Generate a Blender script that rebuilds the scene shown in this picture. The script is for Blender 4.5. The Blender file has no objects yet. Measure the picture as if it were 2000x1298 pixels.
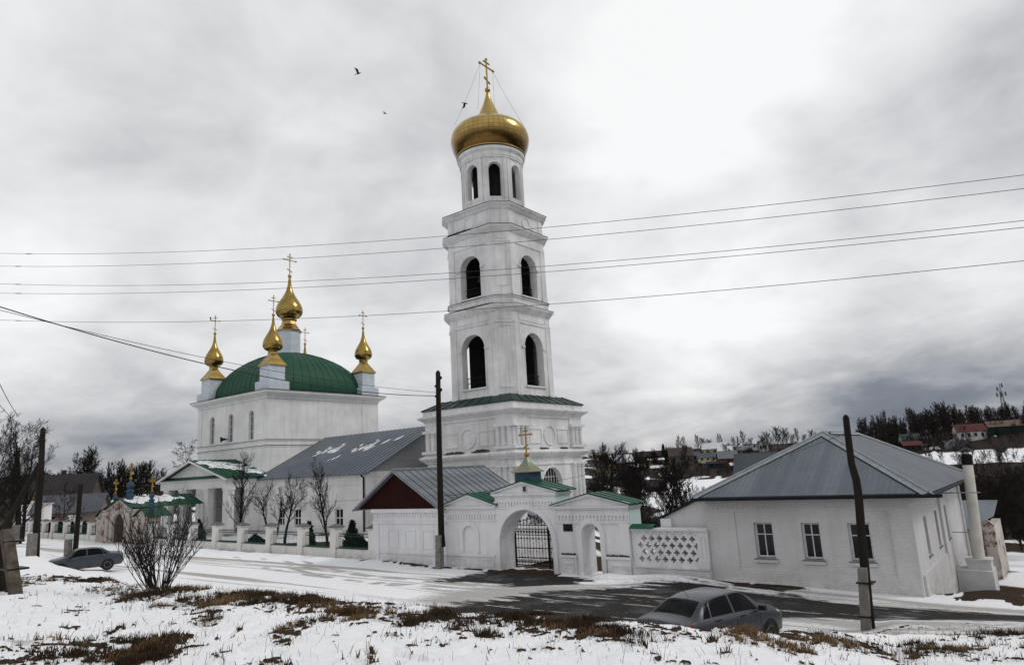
import bpy, math, random
import numpy as np
from mathutils import Vector, Matrix
from mathutils.geometry import tessellate_polygon
R_ = math.radians
random.seed(7)
SC = bpy.context.scene
COL = SC.collection
H = 5.2                                   # eye height above the road
# ------------------------------------------------------------------ camera (24 mm lens, pitched up and slightly rolled)
AX = np.array([[0.78205221, -0.16290874, -0.60154391],
               [0.6209909, 0.12226523, 0.77422317],
               [-0.05257982, -0.97903624, 0.19678264]])   # world axes in camera space (x right, y down, z forward)
F = 1333.0
def ray(px, py): return AX @ np.array([px - 1000.0, py - 649.0, F])
def dist_pt(px, py, r):
    d = ray(px, py); k = r / math.hypot(d[0], d[1])
    return np.array([d[0] * k, d[1] * k, H + d[2] * k])
def on_y(px, py, Y):
    d = ray(px, py); k = Y / d[1]
    return np.array([d[0] * k, Y, H + d[2] * k])
def on_x(px, py, X):
    d = ray(px, py); k = X / d[0]
    return np.array([X, d[1] * k, H + d[2] * k])
cam = bpy.data.cameras.new('camera'); cam.lens = 24.0; cam.sensor_width = 36.0
cam.clip_start = 0.1; cam.clip_end = 8000
cob = bpy.data.objects.new('camera', cam); COL.objects.link(cob)
m = Matrix(((AX[0][0], -AX[0][1], -AX[0][2], 0), (AX[1][0], -AX[1][1], -AX[1][2], 0), (AX[2][0], -AX[2][1], -AX[2][2], H), (0, 0, 0, 1)))
cob.matrix_world = m
SC.camera = cob

# ------------------------------------------------------------------ mesh builder
class MB:
    def __init__(s): s.v = []; s.f = []; s.m = []
    def add(s, vs, fs, mi=0):
        b = len(s.v); s.v.extend([tuple(map(float, p)) for p in vs])
        for f in fs: s.f.append([b + i for i in f]); s.m.append(mi)
    def box(s, x0, x1, y0, y1, z0, z1, mi=0):
        s.add([(x0,y0,z0),(x1,y0,z0),(x1,y1,z0),(x0,y1,z0),(x0,y0,z1),(x1,y0,z1),(x1,y1,z1),(x0,y1,z1)],
              [(0,3,2,1),(4,5,6,7),(0,1,5,4),(1,2,6,5),(2,3,7,6),(3,0,4,7)], mi)
    def hull8(s, p, mi=0):                 # 8 points: bottom ring 0-3, top ring 4-7
        s.add(p, [(0,3,2,1),(4,5,6,7),(0,1,5,4),(1,2,6,5),(2,3,7,6),(3,0,4,7)], mi)
    def slab(s, outer, holes, mp, w0, w1, mi=0):   # flat plate with holes, from depth w0 to w1
        loops = [outer] + list(holes)
        flat = [p for l in loops for p in l]
        tri = tessellate_polygon([[Vector((p[0], p[1], 0)) for p in l] for l in loops])
        n = len(flat)
        vs = [mp(p[0], p[1], w0) for p in flat] + [mp(p[0], p[1], w1) for p in flat]
        fs = [tuple(t) for t in tri] + [tuple(n + i for i in reversed(t)) for t in tri]
        o = 0
        for l in loops:
            k = len(l)
            for i in range(k):
                j = (i + 1) % k
                fs.append((o + i, o + j, n + o + j, n + o + i))
            o += k
        s.add(vs, fs, mi)
    def prism(s, poly, mp, w0, w1, mi=0): s.slab(poly, [], mp, w0, w1, mi)
    def rings(s, rs, mi=0, closed=True, cap0=True, cap1=True):
        n = len(rs[0]); vs = [p for r in rs for p in r]; fs = []
        for a in range(len(rs) - 1):
            for i in range(n if closed else n - 1):
                j = (i + 1) % n
                fs.append((a*n+i, a*n+j, (a+1)*n+j, (a+1)*n+i))
        if cap0 and closed: fs.append(tuple(range(n-1, -1, -1)))
        if cap1 and closed: fs.append(tuple((len(rs)-1)*n + i for i in range(n)))
        s.add(vs, fs, mi)
    def lathe(s, prof, cx=0, cy=0, n=32, mi=0, ph=0.0, cap=True):
        s.rings([[(cx + r*math.cos(ph+2*math.pi*i/n), cy + r*math.sin(ph+2*math.pi*i/n), z) for i in range(n)] for r, z in prof], mi, True, cap, cap)
    def tube(s, pts, rad, n=6, mi=0, cap=True):
        P = np.array([tuple(p) for p in pts], float); k = len(P)
        rad = np.full(k, float(rad)) if not hasattr(rad, '__len__') else np.array(rad, float)
        T = np.empty_like(P); T[1:-1] = P[2:]-P[:-2]; T[0] = P[1]-P[0]; T[-1] = P[-1]-P[-2]
        T /= np.sqrt((T*T).sum(1))[:, None] + 1e-12
        m_ = np.abs(T).sum(0); ref = np.zeros(3); ref[int(np.argmin(m_))] = 1.0
        U = np.cross(T, ref); U /= np.sqrt((U*U).sum(1))[:, None] + 1e-12; Wv = np.cross(U, T)
        a = 2*math.pi*np.arange(n)/n
        V = P[:, None] + rad[:, None, None]*(np.cos(a)[None, :, None]*U[:, None] + np.sin(a)[None, :, None]*Wv[:, None])
        b = len(s.v); s.v.extend(V.reshape(-1, 3).tolist())
        for q in range(k-1):
            o = b+q*n
            for c in range(n):
                d = (c+1) % n; s.f.append([o+c, o+d, o+n+d, o+n+c])
        nf = (k-1)*n
        if cap: s.f.append(list(range(b+n-1, b-1, -1))); s.f.append([b+(k-1)*n+c for c in range(n)]); nf += 2
        s.m.extend([mi]*nf)
    def gridwall(s, u0, u1, v0, v1, holes, mp, w0, w1, mi=0):   # wall with rectangular openings
        us = sorted({u0, u1, *[h[0] for h in holes], *[h[1] for h in holes]}); vs_ = sorted({v0, v1, *[h[2] for h in holes], *[h[3] for h in holes]})
        solid = lambda i, j: 0 <= i < len(us)-1 and 0 <= j < len(vs_)-1 and not any(h[0] <= (us[i]+us[i+1])/2 <= h[1] and h[2] <= (vs_[j]+vs_[j+1])/2 <= h[3] for h in holes)
        for i in range(len(us)-1):
            for j in range(len(vs_)-1):
                if not solid(i, j): continue
                a, b, c, d = us[i], us[i+1], vs_[j], vs_[j+1]
                for w in (w0, w1): s.quad(mp(a, c, w), mp(b, c, w), mp(b, d, w), mp(a, d, w), mi)
                if not solid(i-1, j): s.quad(mp(a, c, w0), mp(a, d, w0), mp(a, d, w1), mp(a, c, w1), mi)
                if not solid(i+1, j): s.quad(mp(b, c, w0), mp(b, d, w0), mp(b, d, w1), mp(b, c, w1), mi)
                if not solid(i, j-1): s.quad(mp(a, c, w0), mp(b, c, w0), mp(b, c, w1), mp(a, c, w1), mi)
                if not solid(i, j+1): s.quad(mp(a, d, w0), mp(b, d, w0), mp(b, d, w1), mp(a, d, w1), mi)
    def quad(s, a, b, c, d, mi=0): s.add([a, b, c, d], [(0, 1, 2, 3)], mi)
    def plate(s, pts, t, mi=0):            # polygon thickened along its normal by t
        P = [np.array(p, float) for p in pts]
        nrm = np.cross(P[1]-P[0], P[2]-P[0]); nrm /= np.linalg.norm(nrm)
        if nrm[2] < -.02: nrm = -nrm
        n = len(P); vs = P + [p - nrm*t for p in P]
        fs = [tuple(range(n)), tuple(range(2*n-1, n-1, -1))] + [(i, n+i, n+(i+1) % n, (i+1) % n) for i in range(n)]
        s.add(vs, fs, mi)
    def ball(s, c, r, n=12, mi=0, sz=1.0):
        k = max(4, n // 2)
        s.lathe([(r*math.sin(math.pi*(i+.02)/(k+.04)) , c[2] - r*sz*math.cos(math.pi*(i+.02)/(k+.04))) for i in range(k+1)], c[0], c[1], n, mi)
    def ribs(s, a, b, c, d, n, w=.03, h=.04, mi=0):   # n raised seams from edge ab towards edge dc
        a, b, c, d = [np.array(p, float) for p in (a, b, c, d)]
        nr = np.cross(b-a, d-a); nr /= np.linalg.norm(nr)
        if nr[2] < 0: nr = -nr
        for i in range(n+1):
            t = i / n; p = a + (b-a)*t; q = d + (c-d)*t
            if np.linalg.norm(q-p) < .05: continue
            u = np.cross(q-p, nr); u /= np.linalg.norm(u); u *= w
            s.hull8([p-u-nr*.02, p+u-nr*.02, q+u-nr*.02, q-u-nr*.02, p-u+nr*h, p+u+nr*h, q+u+nr*h, q-u+nr*h], mi)
    def build(s, name, mat, parent=None, smooth=False, auto=None):
        me = bpy.data.meshes.new(name)
        off = Vector((0, 0, 0))
        p = parent
        while p is not None: off = off + p.location; p = p.parent
        vs = [(x-off[0], y-off[1], z-off[2]) for x, y, z in s.v]
        me.from_pydata(vs, [], s.f)
        for mm in (mat if isinstance(mat, (list, tuple)) else [mat]): me.materials.append(mm)
        if any(s.m): me.polygons.foreach_set('material_index', s.m)
        import bmesh
        if len(s.v) < 30000:
          me.validate()
          bm = bmesh.new(); bm.from_mesh(me); bmesh.ops.recalc_face_normals(bm, faces=bm.faces); bm.to_mesh(me); bm.free()
        if smooth:
            me.polygons.foreach_set('use_smooth', [True]*len(me.polygons))
            if auto:
                bpy.context.view_layer.update()
                try: me.set_sharp_from_angle(angle=R_(auto))
                except Exception: pass
        me.update()
        o = bpy.data.objects.new(name, me); COL.objects.link(o)
        if parent is not None: o.parent = parent
        return o
def tag(o, label=None, cat=None, group=None, kind=None):
    if label: o['label'] = label
    if cat: o['category'] = cat
    if group: o['group'] = group
    if kind: o['kind'] = kind
    return o
def thing(name, label, cat, loc=(0, 0, 0), group=None):
    o = bpy.data.objects.new(name, None); COL.objects.link(o); o.location = loc; o.empty_display_size = .3
    return tag(o, label, cat, group)
KIDS = {}
def copy_tree(o, parent=None):
    c = o.copy(); COL.objects.link(c)
    if parent is not None: c.parent = parent
    for ch in list(o.children): copy_tree(ch, c)
    return c
def fY(Y): return lambda u, v, w: (u, Y + w, v)        # wall facing -Y, u = X, v = Z, depth into +Y
def fX(X): return lambda u, v, w: (X - w, u, v)        # wall facing +X, u = Y, v = Z, depth into -X
def fXn(X): return lambda u, v, w: (X + w, u, v)       # wall facing -X
def fYn(Y): return lambda u, v, w: (u, Y - w, v)
def rect(u0, u1, v0, v1): return [(u0, v0), (u1, v0), (u1, v1), (u0, v1)]
def arch(u0, u1, v0, vt, n=14, k=1.0):                 # rectangle with a round head; vt is the crown
    c = (u0+u1)/2; r = (u1-u0)/2; s = vt - r*k
    return [(u0, v0), (u1, v0)] + [(c + r*math.cos(math.pi*i/n), s + r*k*math.sin(math.pi*i/n)) for i in range(n+1)]
def archband(mb, u0, u1, v0, vt, t, mp, w0, w1, n=14, k=1.0, mi=0):
    inn = [(u0, v0)] + list(reversed(arch(u0, u1, v0, vt, n, k)[2:])) + [(u1, v0)]
    out = [(u0-t, v0)] + list(reversed(arch(u0-t, u1+t, v0, vt+t, n, k)[2:])) + [(u1+t, v0)]
    mb.slab(out + list(reversed(inn)), [], mp, w0, w1, mi)

# ------------------------------------------------------------------ materials
class N:
    def __init__(s, name):
        s.m = bpy.data.materials.new(name); s.m.use_nodes = True
        s.t = s.m.node_tree; s.b = s.t.nodes['Principled BSDF']; s.pos = None
    def n(s, t, **kw):
        o = s.t.nodes.new(t)
        for k, v in kw.items():
            if hasattr(o, k): setattr(o, k, v)
            else: o.inputs[k.replace('_', ' ')].default_value = v
        return o
    def l(s, a, b): s.t.links.new(a, b)
    def P(s):
        if s.pos is None: s.pos = s.n('ShaderNodeNewGeometry').outputs['Position']
        return s.pos
    def xf(s, scale, vec=None):
        k = s.n('ShaderNodeMapping'); k.inputs['Scale'].default_value = scale if hasattr(scale, '__len__') else (scale,)*3
        s.l(vec or s.P(), k.inputs['Vector']); return k.outputs['Vector']
    def noise(s, scale, detail=6, rough=.6, vec=None):
        k = s.n('ShaderNodeTexNoise'); k.inputs['Scale'].default_value = 1.0; k.inputs['Detail'].default_value = detail; k.inputs['Roughness'].default_value = rough
        s.l(s.xf(scale, vec), k.inputs['Vector']); return k.outputs['Fac']
    def ramp(s, fac, stops):
        k = s.n('ShaderNodeValToRGB'); e = k.color_ramp.elements
        while len(e) < len(stops): e.new(.5)
        for x, (p, c) in zip(e, stops):
            x.position = p; x.color = (c, c, c, 1) if not hasattr(c, '__len__') else (*c, 1)
        s.l(fac, k.inputs['Fac']); return k.outputs['Color']
    def mix(s, fac, a, b, bt='MIX'):
        k = s.n('ShaderNodeMix', data_type='RGBA', blend_type=bt)
        for i, x in ((0, fac), (6, a), (7, b)):
            if hasattr(x, 'is_linked') or hasattr(x, 'links'): s.l(x, k.inputs[i])
            elif hasattr(x, '__len__'): k.inputs[i].default_value = (*x, 1)
            else: k.inputs[i].default_value = x if i == 0 else (x, x, x, 1)
        return k.outputs[2]
    def math(s, op, a, b=0.0, c=None, clamp=False):
        k = s.n('ShaderNodeMath', operation=op); k.use_clamp = clamp
        for i, x in enumerate((a, b) if c is None else (a, b, c)):
            if hasattr(x, 'links'): s.l(x, k.inputs[i])
            else: k.inputs[i].default_value = x
        return k.outputs[0]
    def sep(s, v=None):
        k = s.n('ShaderNodeSeparateXYZ'); s.l(v or s.P(), k.inputs[0]); return k.outputs
    def comb(s, a, b, c=0.0):
        k = s.n('ShaderNodeCombineXYZ')
        for i, x in enumerate((a, b, c)):
            if hasattr(x, 'links'): s.l(x, k.inputs[i])
            else: k.inputs[i].default_value = x
        return k.outputs[0]
    def mr(s, v, a, b, c=0.0, d=1.0):
        k = s.n('ShaderNodeMapRange'); k.inputs[1].default_value = a; k.inputs[2].default_value = b; k.inputs[3].default_value = c; k.inputs[4].default_value = d
        s.l(v, k.inputs[0]); return k.outputs[0]
    def bump(s, h, st=.3, dist=.02):
        k = s.n('ShaderNodeBump'); k.inputs['Strength'].default_value = st; k.inputs['Distance'].default_value = dist
        s.l(h, k.inputs['Height'])
        if s.b.inputs['Normal'].is_linked:
            s.l(s.b.inputs['Normal'].links[0].from_socket, k.inputs['Normal'])
        s.l(k.outputs['Normal'], s.b.inputs['Normal'])
    def done(s, col=None, rough=.7, metal=0.0, spec=None):
        if col is not None:
            if hasattr(col, 'links'): s.l(col, s.b.inputs['Base Color'])
            else: s.b.inputs['Base Color'].default_value = (*col, 1)
        if hasattr(rough, 'links'): s.l(rough, s.b.inputs['Roughness'])
        else: s.b.inputs['Roughness'].default_value = rough
        s.b.inputs['Metallic'].default_value = metal
        if spec is not None: s.b.inputs['Specular IOR Level'].default_value = spec
        return s.m
def plain(name, c1, c2=None, scale=3.0, rough=.7, metal=0.0, bump=0.0, bscale=20.0, spec=None, stretch=None):
    k = N(name); spec = .12 if spec is None else spec
    if c2 is None: c2 = tuple(x*.8 for x in c1)
    sc = (scale, scale, scale) if stretch is None else tuple(scale*x for x in stretch)
    f = k.ramp(k.noise(sc), [(.35, 0.0), (.65, 1.0)])
    col = k.mix(f, c1, c2)
    if bump: k.bump(k.noise(bscale, 4), bump, .03)
    return k.done(col, rough, metal, spec)
def whitewash(name, base=(.78, .78, .79), dark=(.62, .62, .63), brick=0.0, stain=.5, foot=.9, rowh=.10, patch=None):
    k = N(name); x, y, z = k.sep()
    col = k.mix(k.ramp(k.noise(.35, 8, .65), [(.35, 0.0), (.7, 1.0)]), base, dark)
    streak = k.ramp(k.noise((1.9, 1.9, .14), 7, .7), [(.50, 0.0), (.74, 1.0)])
    col = k.mix(k.math('MULTIPLY', streak, stain*.75), col, (.36, .35, .335))
    spots = k.ramp(k.noise(1.9, 10, .75), [(.585, 0.0), (.72, 1.0)])
    col = k.mix(k.math('MULTIPLY', spots, stain*.6), col, (.33, .30, .28))
    ft = k.math('MULTIPLY', k.mr(z, -.6, foot, 1.0, 0.0), k.ramp(k.noise((2.2, 2.2, 3.0), 7, .7), [(.38, 0.0), (.66, 1.0)]))
    col = k.mix(k.math('MULTIPLY', ft, .8), col, (.30, .27, .24))
    if patch:                                  # plaster gone, red brick showing
        pf = k.ramp(k.noise(1.1, 9, .7), [(patch, 0.0), (patch+.05, 1.0)])
        col = k.mix(pf, col, k.mix(k.noise(6.0), (.20, .075, .05), (.11, .05, .04)))
    if brick:
        b = k.n('ShaderNodeTexBrick'); k.l(k.comb(k.math('ADD', x, y), z), b.inputs['Vector'])
        b.inputs['Scale'].default_value = 1.0; b.inputs['Brick Width'].default_value = .27; b.inputs['Row Height'].default_value = rowh
        b.inputs['Mortar Size'].default_value = .012; b.inputs['Mortar Smooth'].default_value = .6
        wob = k.math('MULTIPLY', b.outputs['Fac'], k.ramp(k.noise(.9, 5), [(.3, .25), (.65, 1.0)]))
        col = k.mix(k.math('MULTIPLY', wob, .16*brick), col, (.36, .34, .33))
        k.bump(b.outputs['Fac'], -.0 + .55*brick, -.03)
    k.bump(k.noise(5.0, 8, .7), .35, .03)
    return k.done(col, .85, 0, .25)
M = {}
M['white'] = whitewash('tower_whitewash', base=(.78,.78,.785), dark=(.52,.52,.515), brick=.3, stain=.95, foot=.4)
M['church'] = whitewash('church_whitewash', base=(.77, .77, .765), dark=(.58, .57, .56), stain=.5, foot=1.2)
M['gatew'] = whitewash('gate_whitewash', base=(.77, .77, .785), dark=(.62, .62, .64), brick=.4, stain=.6, foot=1.1)
M['house'] = whitewash('house_whitewash', base=(.64, .63, .64), dark=(.52, .515, .51), brick=1.0, stain=.5, foot=.9, rowh=.095)
M['ruin'] = whitewash('ruined_plaster', base=(.62, .58, .54), dark=(.48, .43, .39), brick=.7, stain=.8, foot=1.5, patch=.56)
M['oldgate'] = whitewash('peeling_plaster', base=(.56, .52, .49), dark=(.38, .32, .28), brick=.8, stain=1.0, foot=3.2, patch=.545)
M['plaster'] = whitewash('fence_plaster', base=(.75, .74, .72), dark=(.57, .56, .53), stain=.5, foot=.8)
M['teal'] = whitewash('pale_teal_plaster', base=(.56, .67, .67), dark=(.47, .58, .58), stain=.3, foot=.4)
M['ltblue'] = plain('pale_blue_sheet', (.56, .61, .66), (.46, .51, .56), 1.5, .5)
M['blue'] = plain('faded_blue_paint', (.045, .085, .115), (.03, .06, .085), 3, .5)
M['bluedome'] = plain('blue_grey_dome_paint', (.10, .15, .20), (.22, .21, .15), 2.5, .4, .2)
M['cone'] = plain('verdigris_sheet', (.15, .22, .20), (.26, .19, .08), 2.4, .4, .35)
M['red'] = plain('dark_red_boards', (.030, .0035, .003), (.016, .0025, .002), 2.0, .7, stretch=(4, 4, .3))
M['darkwood'] = plain('weathered_dark_wood', (.009, .008, .0065), (.020, .016, .013), 6, .85, bump=.5, stretch=(1, 1, .08))
M['concrete'] = plain('concrete_post', (.21, .20, .18), (.12, .11, .10), 4, .85, bump=.4)
M['iron'] = plain('black_iron', (.010, .011, .011), (.016, .015, .014), 5, .45, .5)
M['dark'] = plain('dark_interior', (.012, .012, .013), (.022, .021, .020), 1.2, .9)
M['glass'] = plain('dark_window_glass', (.008, .009, .011), (.014, .015, .017), 1.0, .06, 0, spec=.22)
M['frame'] = plain('white_window_frame', (.62, .62, .63), (.5, .5, .52), 4, .5)
M['sill'] = plain('grey_sill_sheet', (.22, .24, .26), (.16, .17, .19), 3, .4, .3)
M['lead'] = plain('dark_roof_edge', (.008, .009, .012), (.016, .018, .021), 3, .5)
M['rail'] = plain('dark_green_railing', (.018, .055, .045), (.010, .030, .026), 4, .5)
M['cap'] = plain('dark_cap_sheet', (.07, .072, .08), (.14, .14, .15), 2.2, .5, .2)
M['barkd'] = plain('dark_bark', (.009, .008, .0075), (.018, .0155, .0135), 3, .9)
M['barkm'] = plain('mid_bark', (.018, .0145, .013), (.034, .028, .025), 3, .9)
M['barkr'] = plain('reddish_twigs', (.020, .0135, .012), (.034, .022, .019), 1, .9)
M['farb'] = plain('hazy_bark', (.026, .022, .021), (.046, .038, .035), .3, .95)  # bark tone lightened to stand in for distance haze
M['birch'] = plain('birch_bark', (.30, .28, .27), (.10, .09, .09), 2.5, .85)
M['spruce'] = plain('spruce_needles', (.010, .016, .012), (.018, .024, .016), 2, .9)
M['wire'] = plain('wire_black', (.02, .02, .02), (.03, .03, .03), 1, .6)
M['bird'] = plain('black_feathers', (.012, .012, .013), (.02, .02, .02), 8, .7)
def gold(name, kind):
    k = N(name)
    col = k.mix(k.ramp(k.noise(1.3, 6), [(.3, 0.0), (.7, 1.0)]), (.27, .180, .054), (.41, .290, .095))
    if kind == 'tile':                        # square sheets on the big dome
        tc = k.n('ShaderNodeTexCoord').outputs['Object']; x, y, z = k.sep(tc)
        a = k.math('ARCTAN2', y, x)
        b = k.n('ShaderNodeTexBrick'); k.l(k.comb(k.math('MULTIPLY', a, 4.0), z), b.inputs['Vector'])
        b.offset = 0.0; b.inputs['Scale'].default_value = 1.0; b.inputs['Brick Width'].default_value = .52; b.inputs['Row Height'].default_value = .42
        b.inputs['Mortar Size'].default_value = .018; b.inputs['Color1'].default_value = (.42, .30, .10, 1); b.inputs['Color2'].default_value = (.56, .42, .16, 1); b.inputs['Mortar'].default_value = (.12, .075, .02, 1)
        col = k.mix(.45, b.outputs['Color'], col)
        col = k.mix(k.math('MULTIPLY', b.outputs['Fac'], .8), col, (.12, .06, .012))
        low = k.math('MULTIPLY', k.mr(z, .5, 2.1, 1.0, 0.0), .80)  # dark reflection on the dome's lower half, painted into the colour
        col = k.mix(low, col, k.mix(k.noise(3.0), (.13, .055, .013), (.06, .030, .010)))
        v = k.n('ShaderNodeTexWhiteNoise'); k.l(b.outputs['Color'], v.inputs['Vector'])
        k.bump(k.noise(1.4, 3), .25, .12)
        k.bump(b.outputs['Fac'], -.4, .03)
    if kind == 'scale':                        # diamond scales
        tc = k.n('ShaderNodeTexCoord').outputs['Object']; x, y, z = k.sep(tc)
        a = k.math('MULTIPLY', k.math('ARCTAN2', y, x), 14/(2*math.pi)*1.0)
        zz = k.math('MULTIPLY', z, 2.6)
        w1 = k.math('ABSOLUTE', k.math('SUBTRACT', k.math('FRACT', k.math('ADD', a, zz)), .5))
        w2 = k.math('ABSOLUTE', k.math('SUBTRACT', k.math('FRACT', k.math('SUBTRACT', a, zz)), .5))
        h = k.math('MAXIMUM', w1, w2)
        col = k.mix(k.ramp(h, [(.40, 0.0), (.5, 1.0)]), col, (.10, .055, .012))
        k.bump(h, -.6, .05)
    return k.done(col, .22, 1.0)
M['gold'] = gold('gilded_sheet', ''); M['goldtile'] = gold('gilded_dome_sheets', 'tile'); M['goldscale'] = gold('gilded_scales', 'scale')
M['goldpaint'] = plain('gold_paint', (.36, .22, .04), (.27, .155, .025), 5, .4, .6)
def roofmat(name, c1, c2, snow=0.0, sscale=.6, corr=None, metal=.35, rough=.42, stripes=None):
    k = N(name); x, y, z = k.sep()
    col = k.mix(k.ramp(k.noise((.5, .5, .5), 7, .65), [(.32, 0.0), (.68, 1.0)]), c1, c2)
    col = k.mix(k.math('MULTIPLY', k.ramp(k.noise((3.0, 3.0, .5), 6, .7), [(.5, 0.0), (.8, 1.0)]), .45), col, tuple(v*.45 for v in c1))
    if stripes:
        sf = k.ramp(k.noise((1/stripes, .02, .02), 2, .5), [(.42, 0.0), (.58, 1.0)])
        col = k.mix(k.math('MULTIPLY', sf, .5), col, tuple(v*.62 for v in c1))
    if corr:
        wv = k.math('SINE', k.math('MULTIPLY', x if corr[0] == 'x' else y, 2*math.pi/corr[1]))
        k.bump(wv, .5, .025)
    r = rough
    if snow:
        sn = k.ramp(k.noise((sscale, sscale*.5, sscale), 8, .68), [(snow, 0.0), (snow+.04, 1.0)])
        col = k.mix(sn, col, (.80, .81, .83))
        r = k.mr(sn, 0, 1, rough, .85)
        return k.done(col, r, .1, .2)
    return k.done(col, r, metal, .2)
M['green'] = roofmat('green_sheet_roof', (.004, .050, .026), (.007, .068, .036), metal=.0, rough=.5)
M['greenb'] = roofmat('bright_green_roof', (.008, .080, .042), (.005, .050, .028), metal=.0, rough=.45)
M['greend'] = roofmat('dark_green_skirt_roof', (.006, .022, .019), (.009, .033, .027), metal=.0, rough=.45)
M['greensnow'] = roofmat('green_roof_with_snow', (.008, .050, .026), (.012, .070, .038), snow=.56, sscale=.42)
M['grey'] = roofmat('slate_grey_sheet_roof', (.130, .152, .180), (.180, .203, .230), metal=.15, rough=.5)
M['greysnow'] = roofmat('grey_roof_with_snow', (.046, .056, .068), (.068, .078, .092), snow=.645, sscale=.5, metal=.25)
M['zinc'] = roofmat('pale_zinc_roof', (.17, .19, .21), (.24, .255, .275), metal=.3, rough=.42, stripes=.8)
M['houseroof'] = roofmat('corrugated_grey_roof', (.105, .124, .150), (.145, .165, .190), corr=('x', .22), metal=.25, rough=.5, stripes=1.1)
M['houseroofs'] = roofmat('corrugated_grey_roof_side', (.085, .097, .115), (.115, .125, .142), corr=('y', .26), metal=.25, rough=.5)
M['ridge'] = plain('pale_ridge_sheet', (.26, .29, .31), (.20, .225, .245), 3, .4, .3)
# ------------------------------------------------------------------ terrain
def _hash(ix, iy, seed):
    h = (ix.astype(np.int64)*374761393 + iy.astype(np.int64)*668265263 + seed*1442695041) & 0xffffffff
    h = ((h ^ (h >> 13)) * 1274126177) & 0xffffffff
    return ((h ^ (h >> 16)) & 0xffff) / 65535.0
def vnoise(x, y, seed=0):
    ix = np.floor(x); iy = np.floor(y); fx = x-ix; fy = y-iy
    fx = fx*fx*(3-2*fx); fy = fy*fy*(3-2*fy)
    a = _hash(ix, iy, seed); b = _hash(ix+1, iy, seed); c = _hash(ix, iy+1, seed); d = _hash(ix+1, iy+1, seed)
    return (a*(1-fx)+b*fx)*(1-fy) + (c*(1-fx)+d*fx)*fy
def fbm(x, y, o=5, seed=0, g=.5):
    s = 0; a = 1.0; t = 0
    for i in range(o):
        s = s + a*vnoise(x*2**i + 17.3*i, y*2**i - 9.1*i, seed+i); t += a; a *= g
    return s/t
def sst(x, a, b):
    t = np.clip((x-a)/(b-a), 0, 1); return t*t*(3-2*t)
FW = math.atan2(AX[1][2], AX[0][2])
def azim(px, py):
    d = ray(px, py); a = FW - math.atan2(d[1], d[0])        # positive to the right of the view
    return (a + math.pi) % (2*math.pi) - math.pi
CREST = [(-400, 1150, 24, .05), (-100, 1133, 24, .05), (0, 1127, 24, .05), (68, 1121, 25, .052), (110, 1118, 25.5, .073), (163, 1121, 25.5, .088), (200, 1126, 24, .092), (250, 1138, 21, .13), (310, 1145, 18.5, .28),
         (400, 1151, 17, .33), (500, 1157, 15.5, .38), (600, 1168, 14, .4), (700, 1178, 13, .42), (850, 1192, 12, .42), (1000, 1203, 11.3, .42),
         (1200, 1219, 10.5, .42), (1300, 1229, 10.3, .42), (1500, 1240, 10.6, .36), (1640, 1245, 12, .275), (1750, 1251, 14, .185), (1900, 1251, 14.5, .165), (2100, 1245, 15, .155), (2500, 1230, 16, .12)]
CA = np.array([azim(a, b) for a, b, r, s in CREST]); CR = np.array([r for a, b, r, s in CREST]); CS = np.array([s for a, b, r, s in CREST])
CZ = np.array([dist_pt(a, b, r)[2] for a, b, r, s in CREST])
A11, A13, A4, A15 = azim(1020, 890), azim(1240, 880), azim(400, 935), azim(1560, 870)
A18 = azim(1750, 870); A12 = azim(1225, 940); A126 = azim(1268, 940)
RV = np.array([0, 48, 80, 130, 190, 250, 330, 430, 520, 640, 900, 1500, 6000.])
ZV = np.array([0, -.4, -3.6, -8.2, -8.6, -5.9, -1.2, 6.6, 12, 14.5, 16, 14, 0.])
RL_ = np.array([0, 115, 160, 250, 420, 700, 1500, 6000.]); ZL = np.array([0, 0, .6, 2.6, 7, 12, 16, 0.])
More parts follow.
